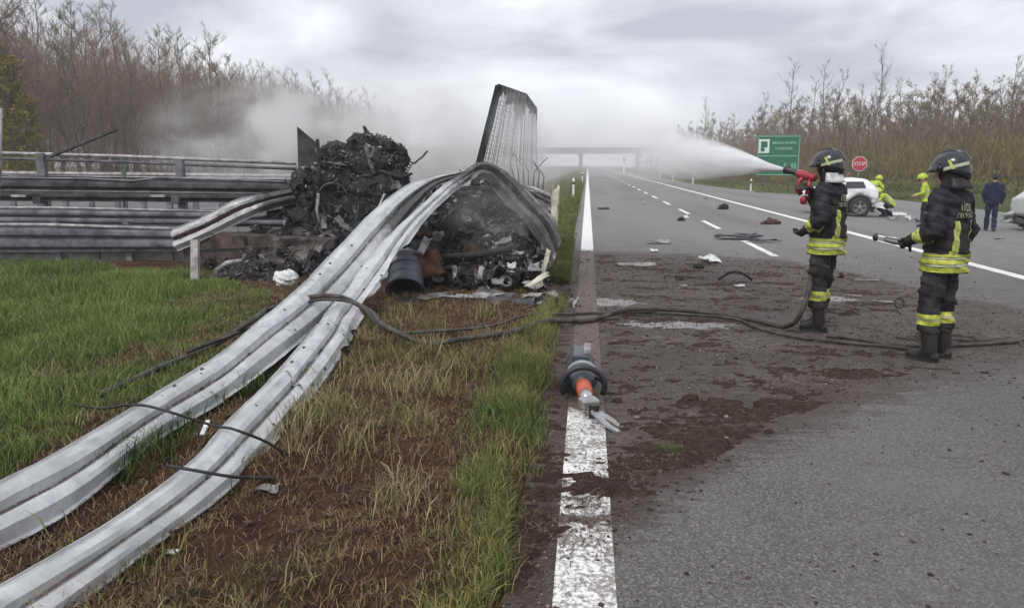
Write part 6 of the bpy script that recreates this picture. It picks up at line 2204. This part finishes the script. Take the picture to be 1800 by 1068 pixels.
for k, (px, py, Y, hgt, lb) in enumerate([(1320, 321, 56, 0.85, 'white marker post beside the green service sign'), (1218, 315, 73, 0.9, 'white marker post at the wood edge where the lay-by begins'), (1183, 310, 84, 0.95, 'second white marker post beyond the start of the lay-by'),
                                          (1160, 305, 98, 0.95, 'third white marker post far along the right grass edge'), (1097, 291, 150, 3.0, 'tall pale post under the far overpass'), (1008, 327, 42, 0.9, 'white marker post in the median grass beyond the wreck'), (1024, 306, 75, 0.9, 'farther white marker post in the median grass')]):
    c_ = PY(px, py, Y)
    zz = -0.15 if c_.x < 9 else float(road_z(min(c_.x, 17))) - 0.15
    mk = empty('marker_post', (c_.x, Y, zz), 0, label=lb, cat='post', group='white marker posts along the road')
    w_ = 0.06 if hgt < 2 else 0.2
    MB().rings([[V3(-w_, -w_ * 0.7, 0), V3(w_, -w_ * 0.7, 0), V3(w_ * 0.6, w_ * 0.8, 0), V3(-w_ * 0.6, w_ * 0.8, 0)], [V3(-w_, -w_ * 0.7, hgt * 1.1), V3(w_, -w_ * 0.7, hgt * 1.1), V3(w_ * 0.6, w_ * 0.8, hgt * 1.2), V3(-w_ * 0.6, w_ * 0.8, hgt * 1.2)]]).build('shaft', 'post_white', mk)
    MB().box((0, -w_ * 0.02, hgt * 0.9), (w_ * 2.06, w_ * 1.7, hgt * 0.16)).build('band', 'post_black', mk)

# ================================================================== rescue tool on the edge line
ct = empty('rescue_cutter', (0, 0, 0), label='blue-grey hydraulic rescue cutter with orange piston lying on the white edge line', cat='tool')
t0, t1 = PZ(1019, 632, 0.13), PZ(1024, 668, 0.12)
ax = (t1 - t0).normalized()
m = frame(ax, t0, (0, 0, 1))
L0 = (PZ(1026, 678, 0.12) - t0).length
MB().lathe([(0.02, 0.0), (0.085, 0.0), (0.105, 0.03), (0.112, 0.08), (0.112, L0 * 0.55), (0.118, L0 * 0.57), (0.118, L0 * 0.72), (0.10, L0 * 0.8), (0.075, L0 * 0.95), (0.02, L0)], 22, m).build('motor_housing', 'tool_body', ct, True)
MB().box(m @ V3(0.0, 0.10, L0 * 0.30), (0.13, L0 * 0.48, 0.07)).build('battery_pack', 'tool_body', ct, bevel=0.012)
MB().box(m @ V3(0.0, 0.13, L0 * 0.30) + V3(0.05, 0, 0.02), (0.06, L0 * 0.3, 0.05)).build('battery_cover', 'grey_scrap', ct, bevel=0.012)
MB().lathe([(0.116, L0 * 0.60), (0.122, L0 * 0.61), (0.122, L0 * 0.68), (0.116, L0 * 0.69)], 22, m, False).build('light_ring', 'tool_steel', ct, True)
hp = []
for a in np.linspace(-0.5, math.pi + 0.5, 20):
    hp.append(m @ V3(math.cos(a) * 0.155, math.sin(a) * 0.135, L0 * 0.97))
MB().tube(hp, 0.021, 10).build('carry_handle', 'tool_black', ct, True)
for s in (-1, 1):
    MB().bar(m @ V3(0.10 * s, 0.02, L0 * 0.72), m @ V3(0.148 * s, 0.03, L0 * 0.97), 0.035, 0.03).build('handle_bracket', 'tool_black', ct, bevel=0.006)
e0 = m @ V3(0, 0, L0 * 0.95)
e1 = PZ(1032, 702, 0.11)
e2 = PZ(1044, 722, 0.09)
e3 = PZ(1064, 737, 0.045)
MB().tube([e0, e0.lerp(e1, 0.65)], [0.058, 0.055], 14).build('piston_sleeve', 'tool_orange', ct, True)
MB().tube([e0.lerp(e1, 0.6), e1], [0.047, 0.044], 14).build('piston_rod', 'tool_steel', ct, True)
MB().box(e1.lerp(e2, 0.25), (0.13, 0.10, 0.06), Matrix.Rotation(0.35, 3, 'Z')).build('blade_yoke', 'tool_steel', ct, bevel=0.015)
MB().lathe([(0.004, -0.045), (0.035, -0.045), (0.035, 0.045), (0.004, 0.045)], 12, frame((0, 0, 1), e2)).build('pivot_bolt', 'tool_black', ct)
for s in (-1, 1):
    d_ = (e3 - e2).normalized()
    pr_ = d_.cross(V3(0, 0, 1)) * s
    outer, inner = [], []
    for f in np.linspace(0, 1, 10):
        bow = math.sin(f * math.pi) * 0.075
        w_ = 0.052 * (1 - f) + 0.016
        c0 = e2 + d_ * 0.30 * f + pr_ * (bow * 0.9 - 0.012 * f)
        outer.append(c0 + pr_ * w_)
        inner.append(c0 - pr_ * w_ * 0.4)
    ps_ = outer + inner[::-1]
    zo = V3(0, 0, 0.012 * s)
    MB().rings([[p_ + zo - V3(0, 0, 0.009) for p_ in ps_], [p_ + zo + V3(0, 0, 0.009) for p_ in ps_]]).build('blade', 'tool_steel', ct, bevel=0.003)
MB().tube([m @ V3(-0.09, -0.03, 0.03), m @ V3(-0.12, -0.05, L0 * 0.4), m @ V3(-0.13, -0.04, L0 * 0.95)], 0.018, 8).build('side_grip', 'tool_black', ct, True)

# ================================================================== hoses and cables
def hz_(w, lift=0.03):
    return Vector((w.x, w.y, max(height(w.x, w.y), 0.0) + lift + (0.04 if w.x < -0.2 else 0)))


def hose(name, pts, r, label, mat='hose', n=120, **kw):
    P = catmull([tuple(p_) for p_ in pts], n)
    return tag(MB().tube(P, r, 10).build(name, mat, None, True), label, kw.get('cat', 'hose'), kw.get('group'))


pts = [hz_(PZ(180, 716)), hz_(PZ(290, 660)), PZ(380, 604, 0.10), PZ(440, 565, 0.28), PY(490, 538, 7.3), PY(540, 523, 7.45), PY(595, 521, 7.45), PY(640, 541, 7.3), PZ(690, 580, 0.16), PZ(740, 601, 0.06), hz_(PZ(830, 607)), hz_(PZ(900, 597)), hz_(PZ(955, 580)), hz_(PZ(1040, 567)), PZ(1100, 545, 0.09), PZ(1180, 544, 0.06), PZ(1260, 551, 0.04), PZ(1330, 563, 0.035), PZ(1380, 573, 0.035), PZ(1402, 560, 0.16), PY(1419, 520, 7.5), PY(1427, 475, 7.7), PY(1438, 430, 7.95), PY(1436, 385, 8.0), PY(1422, 350, 7.9), PY(1412, 348, 7.72)]
hose('fire_hose', pts, 0.026, 'thick dark fire hose arching over the fallen rails to the nozzle firefighter', n=220)
pts = [hz_(PZ(330, 640)), PZ(430, 580, 0.2), PY(500, 543, 7.35), PY(560, 527, 7.4), PY(620, 531, 7.33), PZ(690, 583, 0.10), hz_(PZ(770, 598)), hz_(PZ(860, 585)), hz_(PZ(930, 566)), hz_(PZ(1000, 556)), PZ(1090, 549, 0.03), PZ(1200, 552, 0.025), PZ(1290, 560, 0.025), PZ(1335, 577, 0.025), PZ(1400, 592, 0.025), PZ(1500, 603, 0.025), PZ(1592, 612, 0.025), PZ(1660, 625, 0.025)]
hose('fire_hose', pts, 0.016, 'thinner dark hose running beside the thick one to the second firefighter', n=200)
pts = [PZ(1452, 590, 0.022), PZ(1500, 594, 0.022), PZ(1555, 604, 0.022), PZ(1605, 608, 0.022), PZ(1690, 606, 0.022), PZ(1790, 600, 0.022)]
hose('fire_hose', pts, 0.018, 'short stretch of dark hose lying between the two firefighters boots', n=60)
pts = [hz_(PZ(130, 728), 0.0), PZ(180, 717, 0.14), PZ(235, 711, 0.26), PZ(300, 724, 0.32), PZ(370, 746, 0.22), PZ(420, 757, 0.28), PZ(470, 777, 0.17), PZ(507, 800, 0.06)]
hose('snapped_cable', pts, 0.008, 'thin black cable crossing both fallen rails below the hose', 'rubber', 60, cat='cable')
pts = [PZ(292, 818, 0.10), PZ(330, 824, 0.24), PZ(400, 836, 0.19), PZ(445, 839, 0.09), PZ(484, 840, 0.06)]
hose('snapped_cable', pts, 0.008, 'short thin black cable lying over the torn-edged fallen rail', 'rubber', 50, cat='cable')
o = MB().bar(PZ(355, 764, 0.16), PZ(366, 738, 0.22), 0.028, 0.012).build('plastic_sliver', 'white_scrap', None, bevel=0.004)
tag(o, 'white plastic sliver stuck upright between the two fallen rails', 'scrap')

# ================================================================== debris on the road
def scrap(name, label, px, py, w, h, mat, seed, rz=0.0, amp=0.03, thick=0.012, tilt=0.1, lift=0.02, jag=0.12, nx=8, ny=6):
    c_ = gz(px, py)
    m_ = Matrix.Translation((0, 0, lift + amp)) @ Matrix.Rotation(rz, 4, 'Z') @ Matrix.Rotation(tilt, 4, 'X')
    o = crumpled(name, mat, w, h, amp, seed, m_, None, nx, ny, jag, thick)
    o.location = c_
    return tag(o, label, 'debris', 'crash debris on the road')


def lump(name, label, px, py, rads, mat, seed, disp=0.07):
    c_ = gz(px, py)
    mb = MB().sphere((0, 0, rads[2] * 0.6), rads, 12, 8)
    mb.sphere((rads[0] * 0.7, 0.02, rads[2] * 0.4), (rads[0] * 0.5, rads[1] * 0.6, rads[2] * 0.5), 10, 8)
    mb.sphere((-rads[0] * 0.8, 0.0, rads[2] * 0.3), (rads[0] * 0.4, rads[1] * 0.5, rads[2] * 0.4), 10, 8)
    sm_ = min(rads) < 0.06
    o = link(name, union(mb, 0.009 if sm_ else 0.02, 1, [(disp, 12 if sm_ else 7, seed), (disp * 0.6, 34 if sm_ else 19, seed + 1)]), mat)
    o.location = c_
    return tag(o, label, 'debris', 'crash debris on the road')


scrap('metal_strip', 'long grey metal strip lying on the brown soil by the white line', 1120, 468, 0.62, 0.09, 'grey_scrap', 81, 0.05, 0.02, 0.03, 0.2)
scrap('pale_plate', 'pale wedge-shaped plate lying on the soil beyond the grey strip', 1247, 462, 0.30, 0.28, 'white_scrap', 82, 0.5, 0.04, 0.01, 0.25, jag=0.3)
lump('dark_lump', 'small dark lump beside the pale wedge-shaped plate', 1229, 471, (0.09, 0.07, 0.05), 'soot', 83)
scrap('rubber_sheet', 'long black torn rubber sheet lying across the lane dashes', 1298, 420, 0.80, 0.42, 'rubber', 84, 0.1, 0.05, 0.02, 0.05, jag=0.35)
scrap('rubber_tail', 'thin black rubber tail beside the torn rubber sheet', 1340, 426, 0.65, 0.14, 'rubber', 85, 0.05, 0.03, 0.015, 0.05, jag=0.4)
lump('engine_part', 'dark reddish engine part lying near the right edge line', 1355, 394, (0.24, 0.16, 0.10), mottled('dark_red_part', (0.03, 0.014, 0.014), (0.09, 0.035, 0.035), 7), 86, 0.1)
lump('gearbox_part', 'upright dark mechanical part standing on the right lane', 1272, 368, (0.19, 0.14, 0.13), 'soot', 87, 0.12)
scrap('flat_scrap', 'flat dark scrap on the left lane near the white line', 1061, 368, 0.42, 0.3, 'soot', 88, 0.1, 0.03, 0.02, 0.1)
scrap('pale_shard', 'pale shard far out on the left lane', 1130, 359, 0.30, 0.3, 'grey_scrap', 89, 0.4, 0.05, 0.01, 0.3)
lump('black_white_piece', 'small dark piece on the left lane beside a lane dash', 1197, 388, (0.10, 0.08, 0.07), 'soot', 90)
scrap('white_chip', 'white chip lying next to the small dark piece', 1206, 384, 0.14, 0.14, 'white_scrap', 91, 0.3, 0.03, 0.01, 0.4)
scrap('grey_plate', 'flat grey plate half sunk in the far rim of the soil', 1157, 428, 0.5, 0.25, 'grey_scrap', 92, 0.1, 0.03, 0.012, 0.1)
scrap('white_chip', 'small white chip on the soil just short of the flat grey plate', 1149, 443, 0.14, 0.12, 'white_scrap', 93, 0.2, 0.02, 0.01, 0.3)
MB_arc = [gz(1262 + 60 * f, 494) + V3(0, 0, 0.02 + 0.12 * math.sin(f * math.pi)) for f in np.linspace(0, 1, 12)]
tag(MB().tube(MB_arc, 0.02, 8).build('trim_arc', 'soot', None, True), 'arched black trim strip standing on the muddy asphalt', 'debris', 'crash debris on the road')
scrap('pale_strip', 'short pale strip lying below the arched black trim', 1300, 505, 0.14, 0.07, 'white_scrap', 94, 0.1, 0.01, 0.01, 0.1)
scrap('pale_flake', 'tiny pale flake on the mud left of the short pale strip', 1202, 505, 0.09, 0.06, 'grey_scrap', 95, 0.4, 0.01, 0.008, 0.2)
scrap('mud_flake', 'brown mud-coated flake on the mud near the tiny pale flake', 1195, 492, 0.13, 0.08, 'clod', 96, 0.1, 0.02, 0.01, 0.2)
c_ = gz(1580, 541)
tag(MB().tube([c_ + V3(math.cos(a) * 0.055, 0.02 * math.sin(a), 0.06 + math.sin(a) * 0.055) for a in np.linspace(-0.6, 5.2, 20)], 0.011, 8).build('rubber_loop', 'rubber', None, True), 'small black rubber loop standing between the two firefighters', 'debris', 'crash debris on the road')
scrap('pale_lath', 'thin pale lath on the asphalt behind the nozzle firefighter', 1525, 495, 0.34, 0.035, 'grey_scrap', 97, 0.0, 0.01, 0.012, 0.05)
scrap('pale_lath', 'short pale splinter on the asphalt between the firefighters', 1500, 523, 0.18, 0.04, 'grey_scrap', 98, -0.1, 0.01, 0.012, 0.05)
scrap('pale_lath', 'muddy pale splinter beside the black rubber loop', 1550, 533, 0.22, 0.04, 'grey_scrap', 99, -0.4, 0.01, 0.012, 0.05)
lump('soil_lump', 'dark lump of earth on the asphalt behind the nozzle firefighter', 1478, 488, (0.05, 0.05, 0.04), 'clod', 100)
lump('soil_lump', 'reddish clod of earth on the near rim of the spilled soil', 1342, 716, (0.06, 0.045, 0.022), 'clod', 101, 0.05)
lump('soil_lump', 'flat dark clod of earth between the cutter and the reddish clod', 1213, 702, (0.05, 0.04, 0.016), 'clod', 102, 0.05)
lump('soil_lump', 'small clod of earth just beyond the cutter blades', 1085, 706, (0.035, 0.03, 0.02), 'clod', 103, 0.03)
lump('soil_lump', 'dark clod of earth on the rim of the spilled soil near the grass tuft', 1350, 760, (0.03, 0.025, 0.012), 'clod', 108, 0.03)
scrap('soaked_rag', 'grey rag lying on the verge soil beside the torn-edged rail', 470, 870, 0.12, 0.05, 'grey_scrap', 104, 0.1, 0.02, 0.01, 0.1)
scrap('paper_scrap', 'white paper scrap on the brown verge soil', 371, 958, 0.055, 0.035, 'white_scrap', 105, 0.3, 0.01, 0.004, 0.4)
scrap('paper_scrap', 'small white flake on the soil below the torn-edged rail', 305, 980, 0.05, 0.02, 'white_scrap', 106, 0.3, 0.01, 0.004, 0.4)
scrap('paper_scrap', 'white flake at the end of the thin black cable', 500, 775, 0.08, 0.03, 'white_scrap', 107, 0.3, 0.01, 0.004, 0.4)
for k, (px, py, w_, mt, lb) in enumerate([(1580, 380, 0.45, 'white_scrap', 'crumpled pale panel lying beside the crouching officer'), (1568, 388, 0.3, 'grey_scrap', 'grey crumpled scrap in front of the crouching officer'), (1595, 388, 0.35, 'white_scrap', 'white torn panel between the two lime jackets'),
                                          (1612, 392, 0.25, 'rust_red', 'dark red scrap at the feet of the bowed officer'), (1770, 392, 0.4, 'grey_scrap', 'grey torn plate between the walking person and the grey car'), (1783, 397, 0.3, 'soot', 'black broken part in front of the smashed grey car'),
                                          (1795, 402, 0.25, 'rust_red', 'dark red broken light at the smashed grey car'), (1240, 352, 0.2, 'grey_scrap', 'grey speck of debris far up the right lane'), (1755, 425, 0.2, 'grey_scrap', 'thin grey scrap on the lay-by asphalt')]):
    scrap('torn_panel', lb, px, py, w_, w_ * 0.5, mt, 120 + k, 0.3 * (k % 4), 0.06, 0.012, 0.4, jag=0.3)
# grass tuft thrown on the road
tX = rng.normal(0, 0.045, 160)
tY = rng.normal(0, 0.04, 160)
c_ = PZ(1180, 795)
o = blades('thrown_sod', tX + c_.x, tY + c_.y, np.zeros(160), rng.uniform(0.03, 0.085, 160), rng.uniform(0.004, 0.007, 160), np.array((0.085, 0.13, 0.025)) * rng.uniform(0.6, 1.2, (160, 1)), 1.2)
tag(o, 'small green grass sod thrown onto the asphalt by the soil rim', 'grass')


# ================================================================== smoke, spray and haze
def plume(name, c, rad, dens, seed, colour, label, nscale=1.6, lo=0.42, hi=0.72, rot=0.0):
    mb = MB().sphere((0, 0, 0), 1.0, 20, 14)
    o = mb.build(name, None, None, True)
    o.location = c
    o.scale = rad
    o.rotation_euler = (0, rot, 0)
    t = NT('smoke_' + str(seed))
    t.t.nodes.remove(t.bsdf)
    v = t.n('VolumePrincipled')
    ln_ = t.n('VectorMath')
    ln_.operation = 'LENGTH'
    t.set(ln_.inputs[0], t.co())
    fall = t.ramp(ln_.outputs['Value'], [(0.1, 1.0), (0.55, 0.42), (0.95, 0.0)])
    ns = t.ramp(t.noise(nscale, 3, 0.6, t.mapping(t.pos(), (0.6, 0.6, 0.9)), 0.6), [(lo, 0.03), (hi, 1.0)])
    t.set(v.inputs['Density'], t.math('MULTIPLY', t.math('MULTIPLY', fall, ns), dens))
    v.inputs['Color'].default_value = (*colour, 1)
    v.inputs['Anisotropy'].default_value = 0.1
    t.t.links.new(v.outputs[0], t.out.inputs['Volume'])
    o.data.materials.append(t.m)
    return tag(o, label, 'smoke', kind='stuff')


SM = (0.91, 0.91, 0.905)
plume('smoke', PY(600, 235, 16.5), (3.9, 2.2, 1.7), 2.2, 1, SM, 'grey smoke drifting behind the charred cab', 1.3)
plume('smoke', PY(430, 240, 19.0), (3.2, 2.0, 1.7), 1.5, 2, SM, 'thin grey smoke drifting over the handrail', 1.1)
plume('smoke', PY(800, 255, 14.6), (2.5, 1.6, 1.6), 2.8, 3, SM, 'pale smoke rising behind the arched guardrail', 1.4)
plume('smoke', PY(915, 300, 11.9), (0.95, 0.8, 1.0), 3.0, 4, SM, 'light smoke curling round the upright trailer wall', 1.3)
plume('smoke', PY(860, 390, 9.75), (0.8, 0.4, 0.6), 1.6, 5, SM, 'wispy smoke rising from the ash heap', 2.2)
plume('smoke', PY(1040, 262, 95), (22, 55, 5.5), 0.042, 6, SM, 'veil of smoke hanging over the motorway beyond the wreck', 0.12)

plume('smoke', PY(908, 248, 10.55), (0.50, 0.35, 0.85), 3.0, 7, SM, 'denser smoke veil in front of the upright trailer wall', 1.5, 0.3, 0.6)

# water fan from the nozzle
E2 = PY(1075, 256, 11.4)
ax = E2 - muz
Ls = ax.length
mm = frame(ax, muz)
mb = MB().lathe([(0.012, 0.0), (0.05, Ls * 0.08), (0.18, Ls * 0.25), (0.39, Ls * 0.55), (0.63, Ls * 0.9), (0.68, Ls), (0.02, Ls * 1.02)], 24, Matrix.Identity(4))
o = mb.build('water_spray', None, None, True)
o.matrix_world = mm
t = NT('water_mist')
t.t.nodes.remove(t.bsdf)
v = t.n('VolumePrincipled')
sx = t.n('SeparateXYZ')
t.set(sx.inputs[0], t.co())
z_ = t.math('DIVIDE', sx.outputs['Z'], Ls)
r2 = t.math('SQRT', t.math('ADD', t.math('MULTIPLY', sx.outputs['X'], sx.outputs['X']), t.math('MULTIPLY', sx.outputs['Y'], sx.outputs['Y'])))
rad_ = t.math('ADD', t.math('MULTIPLY', z_, 0.68), 0.02)
rel = t.math('DIVIDE', r2, rad_)
fall = t.ramp(rel, [(0.0, 1.0), (0.45, 0.6), (0.95, 0.0)])
dn = t.math('DIVIDE', 2.8, t.math('ADD', t.math('MULTIPLY', z_, z_), 0.006))
dn = t.math('MULTIPLY', dn, t.ramp(z_, [(0.0, 1.0), (0.35, 0.75), (0.9, 0.0)]))
ns = t.ramp(t.noise(5, 4, 0.65, t.mapping(t.co(), (3.2, 3.2, 0.45)), 0.4), [(0.36, 0.15), (0.66, 1.7)])
t.set(v.inputs['Density'], t.math('MULTIPLY', t.math('MULTIPLY', dn, fall), ns))
v.inputs['Color'].default_value = (0.99, 0.992, 0.995, 1)
v.inputs['Anisotropy'].default_value = 0.0
t.t.links.new(v.outputs[0], t.out.inputs['Volume'])
o.data.materials.append(t.m)
t.m.cycles.volume_step_rate = 0.35
tag(o, 'white fan of water spraying from the red nozzle', 'water', kind='stuff')

# air haze round the whole place
t = NT('haze_air')
t.t.nodes.remove(t.bsdf)
v = t.n('VolumePrincipled')
v.inputs['Density'].default_value = 0.0012
v.inputs['Color'].default_value = (0.97, 0.97, 0.985, 1)
t.t.links.new(v.outputs[0], t.out.inputs['Volume'])
hz = MB().box((0, 460, 10.5), (1700, 1160, 27)).build('haze', None)
hz.data.materials.append(t.m)
tag(hz, 'pale damp air haze over the whole motorway', 'haze', kind='stuff')
